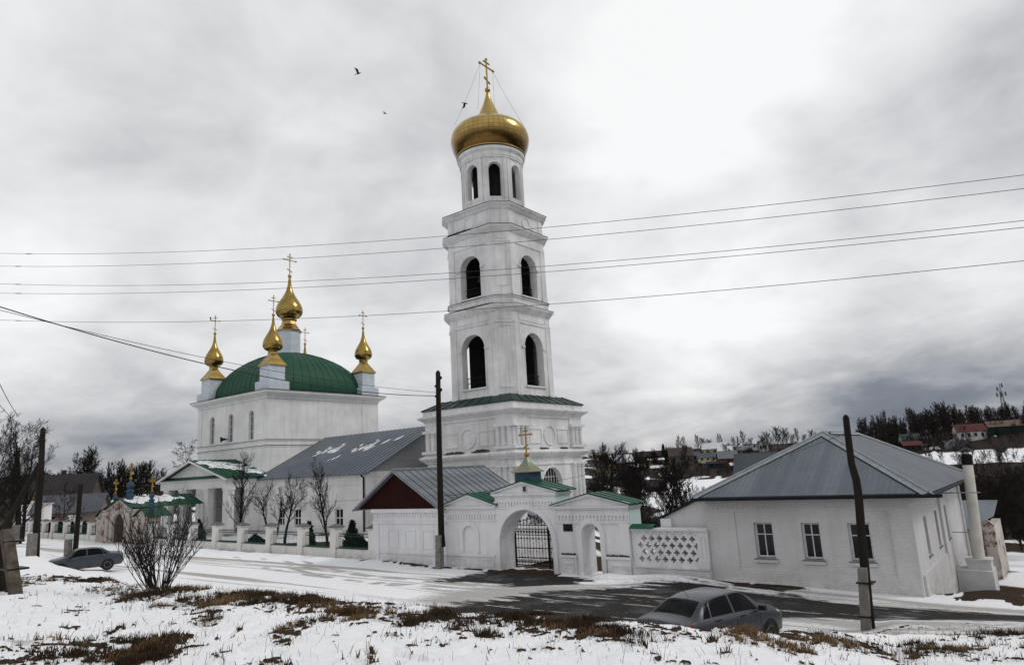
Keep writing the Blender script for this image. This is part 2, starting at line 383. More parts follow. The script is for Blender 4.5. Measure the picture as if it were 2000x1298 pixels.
def height(X, Y, detail=True):
    X = np.asarray(X, float); Y = np.asarray(Y, float)
    r = np.hypot(X, Y); a = FW - np.arctan2(Y, X); a = (a+math.pi) % (2*math.pi) - math.pi
    rc = np.interp(a, CA, CR); zc = np.interp(a, CA, CZ); sl = np.interp(a, CA, CS)
    t = np.clip(r/rc, 0, 1)
    zn = 3.6 + (zc-3.6)*t**1.15
    d = r-rc
    zd = zc - sl*d*sst(d, -.4, 1.6)
    zb = np.where(r < rc, zn, zd)
    k = .18; zb = k*np.logaddexp(zb/k, 0)                    # eases into the road
    wr = sst(a, A11, A13)
    zv = np.interp(r, RV, ZV)*(1 + .72*sst(a, A18, A18+.12)*(zb*0+1)*np.where(r > 330, 1, 0))
    far = np.interp(r, RL_, ZL)*(1-wr) + wr*np.where(Y > 31, zv, np.minimum(zv, 0)*sst(r, 60, 110))
    drop = np.where(X > -9, -.10*np.clip(Y-29.6, 0, 12), 0)*sst(X, -9, -5)*(1-sst(r, 52, 75))
    east = -.05*np.clip(X+10, 0, 60)*sst(Y, 18, 27)*(1-sst(r, 60, 120))
    z = zb + far + drop + east*0.5
    # snow banks and mounds
    def g(cx, cy, sx, sy, h): return h*np.exp(-((X-cx)/sx)**2 - ((Y-cy)/sy)**2)
    z = z + g(-14.4, 28.4, 2.6, .75, .34) + g(-17.4, 28.6, .9, .6, .18) + g(-9.5, 29.0, 3.5, .5, .12)
    z = z + g(-33.5, 28.9, 4, .7, .18) + g(-45, 29.3, 9, .6, .22) + g(-62, 30.0, 9, .8, .2) + g(-2.6, 32.0, 1.6, 2.0, .5) + g(-72, 21.0, 6, 2.0, .45) + g(-64, 20.0, 5, 1.8, .35) + g(-8.0, 18.6, 3.0, 2.2, .33) + np.where(Y > 30.7, g(-26, 38.5, 7, 6, -1.1), 0)
    if detail:
        nr = 1-sst(r, 30, 70)
        z = z + nr*sst(zb, .1, .7)*(.15*(fbm(X*.35, Y*.35, 3, 3)-.5) + .09*(fbm(X*1.5, Y*1.5, 4, 11)-.5) - .045 - .05*sst(fbm(X*2.3, Y*2.3, 2, 191), .60, .72))
        z = z + (fbm(X*.12, Y*.12, 3, 8)-.5)*.16*nr + sst(r, 90, 200)*(fbm(X*.02, Y*.02, 4, 5)-.5)*3.0
    return z
def h1(x, y): return float(height(np.array([x]), np.array([y]))[0])
def ground_hit(px, py, rmax=400):
    rs = np.concatenate([np.linspace(3, 60, 700), np.linspace(60, rmax, 500)])
    d = ray(px, py); hl = math.hypot(d[0], d[1]); d = d/hl
    X = d[0]*rs; Y = d[1]*rs; Z = H + d[2]*rs - height(X, Y)
    i = np.argmax(Z < 0)
    if Z[i] >= 0: i = len(rs)-1
    return np.array([X[i], Y[i], height(X[i:i+1], Y[i:i+1])[0]])
def on_ground(px, py, r):
    d = ray(px, py); k = r/math.hypot(d[0], d[1]); x, y = d[0]*k, d[1]*k
    return np.array([x, y, h1(x, y)])
def poly_mask(X, Y, poly, soft):
    inside = np.zeros(X.shape, bool); dm = np.full(X.shape, 1e9)
    n = len(poly)
    for i in range(n):
        x0, y0 = poly[i]; x1, y1 = poly[(i+1) % n]
        c = ((y0 > Y) != (y1 > Y)) & (X < (x1-x0)*(Y-y0)/((y1-y0)+1e-12)+x0)
        inside ^= c
        t = np.clip(((X-x0)*(x1-x0)+(Y-y0)*(y1-y0))/((x1-x0)**2+(y1-y0)**2+1e-12), 0, 1)
        dm = np.minimum(dm, np.hypot(X-x0-t*(x1-x0), Y-y0-t*(y1-y0)))
    return np.clip(.5 + np.where(inside, 1, -1)*dm/(2*soft), 0, 1)
# wet asphalt showing through (world outlines on the road)
def rp(*pts):
    out = []
    for px, py in pts:
        d = ray(px, py); k = -H/d[2]; out.append((d[0]*k, d[1]*k))
    return out
WET = rp((840, 1196), (905, 1176), (985, 1166), (1060, 1157), (1180, 1152), (1260, 1143), (1390, 1146), (1440, 1152), (1540, 1160), (1640, 1176), (1800, 1186), (2000, 1198), (2400, 1218), (2400, 1250), (2000, 1228), (1800, 1216), (1560, 1207), (1400, 1214), (1230, 1225), (1000, 1210))
GATE = rp((845, 1136), (930, 1120), (972, 1112), (1030, 1112), (1085, 1118), (1150, 1133), (1120, 1142), (1020, 1146), (960, 1139))
KERB = rp((1390, 1142), (1440, 1139), (1520, 1143), (1590, 1152), (1530, 1157), (1440, 1150))
SLUSH = rp((780, 1180), (880, 1150), (960, 1142), (1180, 1142), (1240, 1150), (1000, 1175), (900, 1195))
PATCH = []                                            # bare, grassy patches on the bank: world centre, radii, strength
def patch(px, py, rx, ry, s):
    c = ground_hit(px, py); f = ground_hit(px, py+ry); r = math.hypot(c[0], c[1]); t = c[:2]/r
    u = np.array([t[1], -t[0]])*rx*r/1400; v = t*min(max(np.linalg.norm(f[:2]-c[:2]), .12), .9)
    PATCH.append((c[:2], np.linalg.inv(np.array([u, v]).T), s))
for a in [(190, 1134, 80, 9, 1.1), (255, 1142, 60, 10, 1.1), (120, 1130, 40, 5, .7), (310, 1157, 60, 14, .8), (225, 1150, 40, 10, .5), (360, 1178, 50, 12, .8), (408, 1186, 26, 14, .9), (404, 1213, 18, 9, 1.0), (425, 1196, 18, 9, .9), (470, 1166, 70, 12, 1.0),
          (530, 1172, 60, 14, .9), (600, 1180, 60, 12, .8), (640, 1172, 60, 8, .8), (700, 1197, 70, 18, .75), (760, 1205, 60, 16, .8), (812, 1220, 20, 8, .8), (640, 1205, 30, 8, .6), (870, 1207, 70, 9, .6), (940, 1214, 60, 10, .6),
          (1010, 1210, 50, 10, .9), (1100, 1220, 90, 12, .95), (1180, 1236, 60, 13, .95), (1245, 1240, 30, 9, .8), (1320, 1238, 90, 10, .6), (1460, 1240, 70, 11, .75), (1500, 1256, 60, 9, .8), (1620, 1252, 90, 8, .8), (1700, 1268, 60, 6, .7), (1750, 1285, 40, 9, .7),
          (1690, 1236, 45, 5, .9), (1560, 1240, 60, 6, .6), (1900, 1252, 60, 4, .6), (1780, 1262, 30, 5, .6), (1850, 1272, 50, 5, .6), (1960, 1262, 40, 4, .5), (1640, 1258, 50, 5, .8), (1560, 1248, 60, 6, .7), (1950, 1240, 60, 4, .7), (1880, 1285, 50, 6, .5), (1980, 1288, 40, 5, .6),
          (20, 1252, 60, 9, .9), (110, 1262, 70, 9, .85), (200, 1262, 60, 11, .95), (270, 1281, 48, 22, 1.25), (145, 1283, 50, 9, .7), (60, 1290, 40, 8, .6), (360, 1270, 40, 6, .55), (230, 1232, 30, 5, .5), (35, 1142, 26, 4, .6), (150, 1195, 14, 4, .7), (560, 1238, 24, 7, .7), (565, 1254, 20, 5, .7), (590, 1222, 20, 6, .6), (455, 1238, 16, 4, .5),
          (540, 1293, 30, 10, .7), (700, 1293, 30, 8, .6), (770, 1242, 30, 5, .6), (950, 1244, 22, 5, .5), (860, 1260, 16, 4, .5), (1420, 1282, 16, 4, .5), (1240, 1258, 26, 6, .6), (80, 1100, 50, 8, .6), (150, 1112, 60, 6, .7)]:
    patch(*a)
def bare_density(X, Y):
    s = np.zeros(X.shape)
    for c, m_, w in PATCH:
        if np.all(np.hypot(X-c[0], Y-c[1]) > 14): continue
        u = m_[0, 0]*(X-c[0]) + m_[0, 1]*(Y-c[1]); v = m_[1, 0]*(X-c[0]) + m_[1, 1]*(Y-c[1])
        s = np.maximum(s, w*np.exp(-(u*u+v*v)*.75))
    return s
def bare_mask(X, Y):
    r = np.hypot(X, Y); a = FW - np.arctan2(Y, X); a = (a+math.pi) % (2*math.pi)-math.pi
    near = 1-sst(r, 26, 40)
    n = fbm(X*1.1, Y*1.1, 6, 21, .62); n2 = fbm(X*4.5, Y*4.5, 4, 31, .6); n3 = fbm(X*13.0, Y*13.0, 3, 33, .6)
    dn = bare_density(X, Y)*near
    b = sst(dn*.60 + (n-.5)*.9 + (n2-.5)*1.1 + (n3-.5)*.8, .325, .48)*sst(dn, .03, .2)
    b = np.maximum(b, near*sst((n-.5)+(n2-.5)*1.5, .43, .52)*.8); b = np.maximum(b, near*sst((n3-.5)*1.3+(n2-.5)*.6+(n-.5)*.5+.30*sst(dn, .0, .25), .40, .52)*.9)               # stray clods and stems
    # the valley and the hillside behind
    wr = sst(a, A11, A13)
    f1 = fbm(X*.03, Y*.03, 5, 41, .6); f2 = fbm(X*.15, Y*.15, 4, 51, .6)
    field = np.exp(-((r-252)/50)**2)*(1-sst(a, A15, A18))*(.3+.7*sst(a, A12, A126)) + np.exp(-((r-346)/22)**2)*sst(a, A15, A18)*1.1
    scrub = sst(f1*.6+f2*.4 + .12 - .62*field, .36, .50)
    fr = sst(r, 62, 110)*wr
    b = b*(1-fr) + fr*scrub
    yard = (Y > 30.5) & (r < 75)
    b = np.where(yard, np.maximum(b, sst(f2, .45, .6)*.8), b)
    fl = sst(r, 125, 190)*(1-wr)
    b = b*(1-fl) + fl*sst(f1*.5+f2*.5, .36, .5)
    bk = np.exp(-((X+3.0)/2.0)**2-((Y-33.3)/2.6)**2) + .9*np.exp(-((X+1.0)/2.5)**2-((Y-30.0)/.9)**2)
    b = np.maximum(b, sst(bk + (n-.5)*1.3, .42, .58))
    gm = np.exp(-((X+22.6)/2.4)**2-((Y-29.2)/1.0)**2); b = np.maximum(b, sst(gm+(n-.5)*1.0, .30, .5))
    foot = np.exp(-((Y-29.0)/.42)**2)*sst(X, -39, -33)*(1-sst(X, -8, -5))*sst(n, .30, .52)
    for cx, cy, rr in ((-28.0, 28.5, .55), (-5.45, 23.15, .6), (-51.8, 18.2, .9), (-57.5, 20.5, .9)):
        b = np.maximum(b, sst(np.exp(-((X-cx)**2+(Y-cy)**2)/rr**2)+(n2-.5)*1.1, .35, .55))
    fence_y = 29.9-.042*(X+39); foot = np.maximum(foot, np.exp(-((Y-fence_y)/.3)**2)*sst(-X, 34, 36)*sst(n, .42, .6)*.8)
    return np.clip(np.maximum(b, foot), 0, 1)
def wet_mask(X, Y):
    n = (fbm(X*.9, Y*2.2, 5, 61, .6)-.5)
    st = (fbm(X*.22, Y*5.0, 4, 71, .6)-.5)
    w = np.maximum(poly_mask(X+n*3.4+st*3.0, Y+n*1.5, WET, .8), np.maximum(poly_mask(X+n*2.4+st*2.0, Y+n*1.1, GATE, .6), poly_mask(X+n, Y+n*.4, KERB, .12)))
    w = sst(w + st*.9 + n*.25, .24, .80)
    w = w*(1-.75*sst(st+n*.5, .10, .22)*sst(Y, 18, 20)*(1-sst(Y, 24.8, 26.3)))
    return w
def slush_mask(X, Y):
    st = fbm(X*.10, Y*3.2, 5, 81, .6); n = fbm(X*.8, Y*.8, 4, 91)
    s = poly_mask(X, Y, SLUSH, 1.2)*(.35+.9*st)
    yr = Y + .0011*(X+48)**2*.6                        # wheel tracks curving along the road
    onr = sst(Y, 19.5, 21.5)*(1-sst(Y, 27.6, 28.8))*sst(-X, 2, 20)
    tr = sst(fbm(X*.03, yr*1.6, 4, 101, .65), .5, .72)*onr
    cy = np.zeros(X.shape)
    for (cx, cyy, rad) in ((-25, 62, 38.6), (-25, 62, 37.1), (-27, 66, 41.0), (-29, 70, 46.2), (-29, 70, 44.8)):
        cy = np.maximum(cy, np.exp(-((np.hypot(X-cx, Y-cyy)-rad)/.24)**2)*(Y < cyy)*sst(n, .32, .6))
    s = np.maximum(s, np.maximum(tr*1.05, cy*onr*1.0))
    east = sst(X, -16, -9)*sst(Y, 13.5, 17)*(1-sst(Y, 28.2, 29))*(.52+.6*sst(st, .38, .6))
    return np.clip(np.maximum(s, east*.9), 0, 1)
def grid_mesh(name, Xg, Yg, Zg, attrs, mat, wrap):
    nr, nc = Xg.shape
    me = bpy.data.meshes.new(name)
    co = np.stack([Xg, Yg, Zg], -1).reshape(-1, 3).astype(np.float32)
    cols = nc if wrap else nc-1
    i, j = np.meshgrid(np.arange(nr-1), np.arange(cols), indexing='ij'); j2 = (j+1) % nc
    q = np.stack([i*nc+j, i*nc+j2, (i+1)*nc+j2, (i+1)*nc+j], -1).reshape(-1, 4)
    a, b, c = co[q[len(q)//2, 0]], co[q[len(q)//2, 1]], co[q[len(q)//2, 2]]
    if np.cross(b-a, c-a)[2] < 0: q = q[:, ::-1]
    me.vertices.add(len(co)); me.vertices.foreach_set('co', co.ravel())
    me.loops.add(q.size); me.loops.foreach_set('vertex_index', q.ravel().astype(np.int32))
    me.polygons.add(len(q)); me.polygons.foreach_set('loop_start', np.arange(0, q.size, 4, dtype=np.int32))
    me.polygons.foreach_set('loop_total', np.full(len(q), 4, np.int32))
    me.update(calc_edges=True)
    me.polygons.foreach_set('use_smooth', np.ones(len(q), bool))
    for k, v in attrs.items():
        at = me.attributes.new(k, 'FLOAT', 'POINT'); at.data.foreach_set('value', v.ravel().astype(np.float32))
    me.materials.append(mat)
    o = bpy.data.objects.new(name, me); COL.objects.link(o)
    return o
def ground_material(name):
    k = N(name)
    at = lambda n: k.n('ShaderNodeAttribute', attribute_name=n).outputs['Fac']
    bare, wet, sl = at('bare'), at('wet'), at('slush')
    fine = k.noise(22.0, 6, .7); mid = k.noise(6.0, 6, .65); big = k.noise(.5, 5)
    snow = k.mix(k.ramp(mid, [(.35, 0.0), (.7, 1.0)]), (.83, .835, .85), (.75, .76, .78))
    snow = k.mix(k.math('MULTIPLY', k.ramp(fine, [(.64, 0.0), (.72, 1.0)]), .35), snow, (.42, .38, .34))
    grey = k.mix(fine, (.40, .385, .365), (.23, .22, .205))
    col = k.mix(k.math('MULTIPLY', k.ramp(k.math('ADD', sl, k.math('MULTIPLY', k.math('SUBTRACT', mid, .5), .7)), [(.25, 0.0), (.75, 1.0)]), .85), snow, grey)
    asp = k.mix(k.ramp(big, [(.4, 0.0), (.65, 1.0)]), (.012, .012, .0125), (.024, .0225, .021))
    asp = k.mix(k.ramp(fine, [(.5, 0.0), (.66, 1.0)]), asp, (.058, .055, .052))
    wf = k.ramp(k.math('ADD', wet, k.math('MULTIPLY', k.math('SUBTRACT', mid, .5), .5)), [(.28, 0.0), (.74, 1.0)])
    col = k.mix(wf, col, asp)
    soil = k.mix(k.ramp(mid, [(.3, 0.0), (.65, 1.0)]), (.040, .024, .014), (.011, .008, .0065))
    soil = k.mix(k.ramp(fine, [(.45, 0.0), (.7, 1.0)]), soil, (.085, .055, .032))
    bf = k.ramp(k.math('ADD', bare, k.math('MULTIPLY', k.math('SUBTRACT', fine, .5), .9)), [(.38, 0.0), (.58, 1.0)])
    farw = k.n('ShaderNodeVectorMath', operation='LENGTH'); k.l(k.P(), farw.inputs[0])
    fs = k.mix(k.mr(farw.outputs['Value'], 60, 160), soil, k.mix(k.noise(.12, 6, .7), (.012, .0095, .0085), (.028, .021, .017)))
    col = k.mix(bf, col, fs)
    ro = k.mix(k.math('MULTIPLY', wf, k.math('SUBTRACT', 1.0, bf)), .85, k.mix(k.ramp(big, [(.38, 0.0), (.54, 1.0)]), .25, .8))
    k.bump(k.math('MULTIPLY', k.noise(9.0, 8, .7), k.math('SUBTRACT', 1.0, k.math('MULTIPLY', wf, .93))), .5, .08)
    return k.done(col, ro, 0, .07)
M['ground'] = ground_material('snowy_ground')
M['road'] = ground_material('snowy_road')
def build_ground():
    # radial rows: fine near the camera, growing with distance
    rs = [.3, 1.2, 2.2, 3.2]
    while rs[-1] < 6200:
        r = rs[-1]; rs.append(r + max(.055, r*r/2600.0 if r < 90 else 0, 0 if r < 90 else r*.03))
    rs = np.array(rs)
    az = np.concatenate([np.linspace(-math.pi, -.84, 60, endpoint=False), np.linspace(-.84, .84, 900), np.linspace(.84, math.pi, 60, endpoint=False)[1:]])
    A, Rr = np.meshgrid(az, rs)
    X = Rr*np.cos(FW-A); Y = Rr*np.sin(FW-A)
    Z = height(X, Y); b = bare_mask(X, Y)
    near = 1-sst(np.hypot(X, Y), 26, 40)
    Z = Z + near*b*(.005 + .065*fbm(X*2.6, Y*2.6, 4, 131))*sst(Z, .25, .9)
    rd = road_zone(X, Y)
    Z = Z - .10*rd
    o = grid_mesh('ground', X, Y, Z, dict(bare=b, wet=X*0, slush=np.maximum(slush_mask(X, Y)*(1-rd)*(Y < 30)*np.where(X > -11, 1.0, .4), near*sst(bare_density(X, Y), .05, .8)*.62*sst(fbm(X*1.4, Y*1.4, 4, 181), .35, .65))), M['ground'], True)
    tag(o, 'snowy ground: grassy bank in front, valley and far hillside', kind='structure')
def road_zone(X, Y):
    z = height(X, Y, False)
    top = np.where(X < -28, 28.6 - .042*(X+39)*(X < -39), 28.9)
    return (1-sst(np.abs(z), .25, .45))*sst(Y, 14, 17)*(1-sst(Y, top-.35, top))*sst(X, -125, -118)*(1-sst(X, 8, 12))
def build_road():
    xs = np.concatenate([np.arange(-118, -60, .5), np.arange(-60, -30, .22), np.arange(-30, 8, .11)]); ys = np.arange(15.5, 33, .10)
    X, Y = np.meshgrid(xs, ys)
    z = height(X, Y, True)
    zone = road_zone(X, Y)
    Z = z + .004 + .03*zone - .16*(1-sst(zone, 0, .6)) - .6*(zone < .02)
    wet = wet_mask(X, Y)
    Z = Z - .025*wet + .02*slush_mask(X, Y)*fbm(X*3, Y*3, 3, 141)
    nn_ = fbm(X*.5, Y*2.4, 5, 201, .6)
    halo = np.maximum(poly_mask(X+(nn_-.5)*5, Y+(nn_-.5)*2, WET, 2.4), poly_mask(X+(nn_-.5)*4, Y, GATE, 1.8))*(.45+.75*nn_)
    sl_ = np.clip(np.maximum(slush_mask(X, Y), halo), 0, 1)
    o = grid_mesh('road', X, Y, Z, dict(bare=bare_mask(X, Y)*(zone < .8), wet=wet, slush=sl_), M['road'], False)
    tag(o, 'street of packed snow turning to wet asphalt by the gate', kind='structure')
build_ground(); build_road()

# dry grass and stems poking through the snow
def blades(name, label, n, hmin, hmax, w, mats, dens, seed, rng_r=(4.2, 24)):
    vn = lambda x, y: float(fbm(np.array([x*1.3]), np.array([y*1.3]), 3, 161)[0])
    rg = np.random.default_rng(seed); V = []; Fc = []; MI = []; got = 0
    while got < n:
        a = rg.uniform(-.72, .72, 60000); r = rng_r[0] + (rng_r[1]-rng_r[0])*rg.random(60000)**1.3
        X = r*np.cos(FW-a); Y = r*np.sin(FW-a)
        p = dens(X, Y); keep = rg.random(60000) < p
        X = X[keep]; Y = Y[keep]
        Z = height(X, Y) + bare_mask(X, Y)*.03
        for x, y, z in zip(X, Y, Z):
            if got >= n: break
            hh = rg.uniform(hmin, hmax)*(0.6+.8*rg.random()); th = rg.uniform(0, 6.283); ln = rg.uniform(.15, 1.0)*hh
            dx, dy = math.cos(th)*ln, math.sin(th)*ln; px_, py_ = -math.sin(th+.9)*w, math.cos(th+.9)*w
            b = len(V)
            V += [(x-px_, y-py_, z-.03), (x+px_, y+py_, z-.03), (x+dx*.5+px_*.7, y+dy*.5+py_*.7, z+hh*.62), (x+dx*.5-px_*.7, y+dy*.5-py_*.7, z+hh*.62), (x+dx, y+dy, z+hh*.85)]
            Fc += [(b, b+1, b+2, b+3), (b+3, b+2, b+4)]; mi = int(min(len(mats)-1, max(0, (vn(x, y)-.32)*2.4*len(mats)+rg.normal()*.5))); MI += [mi, mi]; got += 1
    me = bpy.data.meshes.new(name); me.from_pydata(V, [], Fc)
    for x in mats: me.materials.append(x)
    me.polygons.foreach_set('material_index', MI)
    o = bpy.data.objects.new(name, me); COL.objects.link(o)
    return tag(o, label, kind='stuff')
M['straw'] = plain('dry_straw', (.16, .095, .048), (.085, .048, .025), 3, .8)
M['strawl'] = plain('pale_straw', (.24, .165, .09), (.14, .088, .045), 3, .8)
M['straw2'] = plain('dead_brown_grass', (.050, .026, .014), (.024, .014, .009), 3, .85)
M['straw3'] = plain('dull_green_grass', (.030, .032, .018), (.05, .045, .025), 3, .85)
def dgrass(X, Y):
    return np.clip(bare_mask(X, Y)*sst(fbm(X*1.7, Y*1.7, 3, 171), .36, .58)*(.12+bare_density(X, Y))*sst(height(X, Y, False), .3, .8), 0, 1)*.8
blades('dry_grass', 'dead brown grass matted over the bare patches of the snowy bank', 34000, .03, .105, .0048, [M['straw2'], M['straw3'], M['straw2'], M['straw'], M['strawl']], dgrass, 5)
def dstem(X, Y):
    return (.003 + .07*sst(bare_density(X, Y), .02, .7)*sst(fbm(X*.8, Y*.8, 3, 151), .38, .62))*sst(height(X, Y, False), .3, .8)
blades('dry_weeds', 'thin dry weed stems standing out of the snow on the bank', 5200, .04, .17, .0026, [M['straw2'], M['barkd']], dstem, 6, (4.4, 20))
# ------------------------------------------------------------------ orthodox crosses and onion cupolas
def cross(mb, x, y, z0, h, t, bar, ax='y', mi=0):
    mb.tube([(x, y, z0), (x, y, z0+h)], t, 6, mi)
    def b(zc, L, dz=0):
        if ax == 'y': mb.tube([(x, y-L, zc-dz), (x, y+L, zc+dz)], t*.95, 6, mi)
        else: mb.tube([(x-L, y, zc+dz), (x+L, y, zc-dz)], t*.95, 6, mi)
    b(z0+h*.74, bar); b(z0+h*.89, bar*.45); b(z0+h*.28, bar*.42, -bar*.2)
    for s in (-1, 1):
        mb.ball((x, y+s*bar, z0+h*.74) if ax == 'y' else (x+s*bar, y, z0+h*.74), t*1.7, 8, mi)
    mb.ball((x, y, z0+h), t*1.7, 8, mi)
def sm(prof, k=3):                               # Catmull-Rom through a lathe profile
    out = []; P = [prof[0]]+list(prof)+[prof[-1]]
    for i in range(1, len(P)-2):
        for j in range(k):
            t = j/k; a, b, c, d = [np.array(q, float) for q in P[i-1:i+3]]
            out.append(tuple(.5*((2*b)+(c-a)*t+(2*a-5*b+4*c-d)*t*t+(3*b-a-3*c+d)*t**3)))
    out.append(tuple(prof[-1])); return [(max(r, .004), z) for r, z in out]

# ------------------------------------------------------------------ the church
XE, XW, YS, YN, ZC = -85.5, -70.0, 44.0, 60.2, 15.55
church = thing('church', 'white stone church with green dome, five gold onion cupolas and grey-roofed refectory', 'church', (-77.75, 52.1, 0))
w = MB()
wins = [(-82.65, -81.55), (-78.35, -77.25), (-73.85, -72.75)]
w.slab(rect(XE, XW, -1, 15.0), [arch(a, b, 10.2, 13.6, 10) for a, b in wins], fY(YS), 0, .5)
w.prism(rect(YS+.5, YN, -1, 15.0), fX(XW), 0, .5)
w.prism(rect(YS+.5, YN, -1, 15.0), fXn(XE), 0, .5)
w.prism(rect(XE+.5, XW-.5, -1, 15.0), fYn(YN), 0, .5)
for zz, o_, t in ((9.35, .05, .13), (10.0, .07, .10)):                   # string courses
    w.box(XE-o_, XW+o_, YS-o_, YN+o_, zz-t, zz)
w.box(XE-.06, XE+.9, YS-.06, YS+.0-.003, 10.0, 14.6); w.box(XW-.9, XW+.05, YS-.05, YS-.003, 10.0, 14.6)
w.box(XW+.003, XW+.05, YN-2.6, YN+.05, 10.0, 14.6)
w.build('wall', M['church'], church)
c = MB()
c.rings([[(XE-o_, YS-o_, z), (XW+o_, YS-o_, z), (XW+o_, YN+o_, z), (XE-o_, YN+o_, z)] for o_, z in ((.02, 14.7), (.14, 14.75), (.14, 14.95), (.42, 15.15), (.75, 15.35), (.80, 15.5), (.80, 15.6), (-.5, 15.85))])
cn = c.build('cornice', M['church'], church)
c = MB()
c.rings([[(XE-o_, YS-o_, z), (XW+o_, YS-o_, z), (XW+o_, YN+o_, z), (XE-o_, YN+o_, z)] for o_, z in ((.86, 15.602), (.86, 15.65), (-.6, 15.95))])
c.build('gutter_edge', M['cap'], cn)
st = MB()
for zz, o_ in ((9.352, .09), (10.002, .11)):
    st.box(XE-o_, XW+o_, YS-o_, YS-o_+.16, zz, zz+.045); st.box(XW+o_-.16, XW+o_, YS-o_+.16, YN, zz, zz+.045)
st.build('ledge_flashing', M['lead'], church)
for a, b in wins:
    f = MB(); mp = fY(YS+.22)
    archband(f, a+.08, b-.08, 10.28, 13.52, .08, mp, 0, .08, 10)
    f.box(a, b, YS+.22, YS+.30, 10.2, 10.3)
    f.box((a+b)/2-.05, (a+b)/2+.05, YS+.225, YS+.29, 10.3, 13.5)
    for zz in (11.2, 12.1, 12.95): f.box(a+.08, b-.08, YS+.228, YS+.288, zz-.03, zz+.03)
    fo = f.build('window', M['frame'], church)
    g = MB(); g.prism(arch(a+.05, b-.05, 10.25, 13.5, 10), mp, .05, .06); g.build('pane', plain('pale_reflecting_glass', (.06, .065, .07), (.11, .115, .12), .5, .1, spec=.3) if 'pg' not in M else M['pg'], fo)
# green vault: square at the eaves, round at the top, standing seams
def vault(u, a):                                 # u 0..1 up the rise, a angle
    t = u*math.pi/2; rr = math.cos(t)**.92; n = 2 + 9*(1-u)**2.0
    ca, sa = math.cos(a), math.sin(a); q = (abs(ca)**n+abs(sa)**n)**(-1/n)
    return (-77.75+6.95*rr*q*ca, 52.1+7.3*rr*q*sa, 16.0+5.75*math.sin(t))
d = MB(); NA = 96; us = [0, .04, .1, .18, .27, .37, .47, .57, .67, .77, .86, .94, .985]
d.rings([[(XE-.1-(0), YS-.1, 15.9), (XW+.1, YS-.1, 15.9), (XW+.1, YN+.1, 15.9), (XE-.1, YN+.1, 15.9)]]*2, cap1=True)
d.rings([[vault(u, 2*math.pi*(i+.5)/NA) for i in range(NA)] for u in us])
do = d.build('dome_roof', M['green'], church, True, 50)
s_ = MB()
for i in range(44):
    a = 2*math.pi*(i+.37)/44
    s_.tube([tuple(np.array(vault(u, a)) + np.array([0, 0, .02])) for u in us[:-1]], .035, 4)
s_.build('roof_seam', M['green'], do)
def cupola(x, y, z0, ped, body, zb, zf, zo, rmax, zm, zs, zc0, zc1, n=4):
    c = MB()
    if ped: c.box(x-ped, x+ped, y-ped, y+ped, 15.8, z0+.95)
    if n == 4: c.box(x-body, x+body, y-body, y+body, z0+.9, zb); c.box(x-body-.07, x+body+.07, y-body-.07, y+body+.07, zb-.09, zb-.02)
    else:
        c.lathe([(body+.12, z0-.5), (body+.12, z0+.35), (body, z0+.4), (body, zb-.12), (body+.08, zb-.1), (body+.08, zb)], x, y, n, 0, math.pi/8)
    co = c.build('cupola', M['ltblue'], church)
    k = MB(); e = body*1.15 if n == 4 else body*1.12
    neck = rmax*.40
    if n == 4:
        pr = [(e, zb-.12), (e, zb), (e*.86, zb+(zf-zb)*.18), (e*.60, zb+(zf-zb)*.48), (neck*.85, zb+(zf-zb)*.82), (neck*.85, zf)]
        k.rings([[(x+r*sx, y+r*sy, z) for sx, sy in ((-1, -1), (1, -1), (1, 1), (-1, 1))] for r, z in pr])
        k.lathe([(neck, zf-.02), (neck*1.25, zf+.05), (neck*1.25, zf+.12), (neck, zf+.18)], x, y, 20)
    else:
        pr = [(e, zb), (e*1.02, zb+.1), (e*.82, zb+(zf-zb)*.3), (e*.60, zb+(zf-zb)*.62), (neck*1.2, zf-.1), (neck*1.5, zf), (neck*1.5, zf+.12), (neck*1.1, zf+.2)]
        k.lathe(pr, x, y, 8, 0, math.pi/8)
    k.build('gilded_skirt', M['gold'], co)
    o = MB(); hh = zs-zo
    o.lathe(sm([(neck*.9, zo), (rmax*.78, zo+hh*.055), (rmax*.97, zo+hh*.13), (rmax, zo+hh*.20), (rmax*.93, zo+hh*.30), (rmax*.72, zo+hh*.42), (rmax*.46, zo+hh*.54), (rmax*.27, zo+hh*.66), (rmax*.15, zo+hh*.80), (rmax*.08, zs)], 4), x, y, 40)
    # object origin on the cupola's axis so the scale pattern wraps round it
    oo = o.build('onion_dome', M['goldscale'], co, True, 60)
    dx, dy = x-church.location[0], y-church.location[1]
    for vtx in oo.data.vertices: vtx.co.x -= dx; vtx.co.y -= dy
    oo.location.x += dx; oo.location.y += dy
    q = MB(); q.ball((x, y, zs+.1), rmax*.12+.05, 12); cross(q, x, y, zs, zc1-zs, .055 if n == 4 else .075, .62 if n == 4 else .95)
    q.build('cross', M['gold'], co, True, 50)
cupola(-78.15, 52.1, 21.5, 0, 1.50, 24.75, 26.35, 26.5, 1.76, 27.9, 32.4, 32.6, 35.55, 8)
for x, y, df in ((-71.2, 45.3, 0), (-84.65, 45.3, -.05), (-71.2, 58.9, .15), (-84.3, 58.9, 0)):
    cupola(x, y, 15.85, 1.38, 1.02, 18.75+df, 20.35+df, 20.4+df, 1.16, 21.3, 24.75+df, 24.8, 27.2+df)
# loudspeaker horn on the south wall
hn = MB(); hn.tube([(-78.1, 43.95, 10.55), (-78.1, 43.6, 10.6)], .05, 6); hn.tube([(-78.3, 43.7, 10.6), (-78.5, 43.45, 10.6), (-78.65, 43.2, 10.58)], [.1, .16, .38], 12)
hn.build('loudspeaker', M['lead'], church)
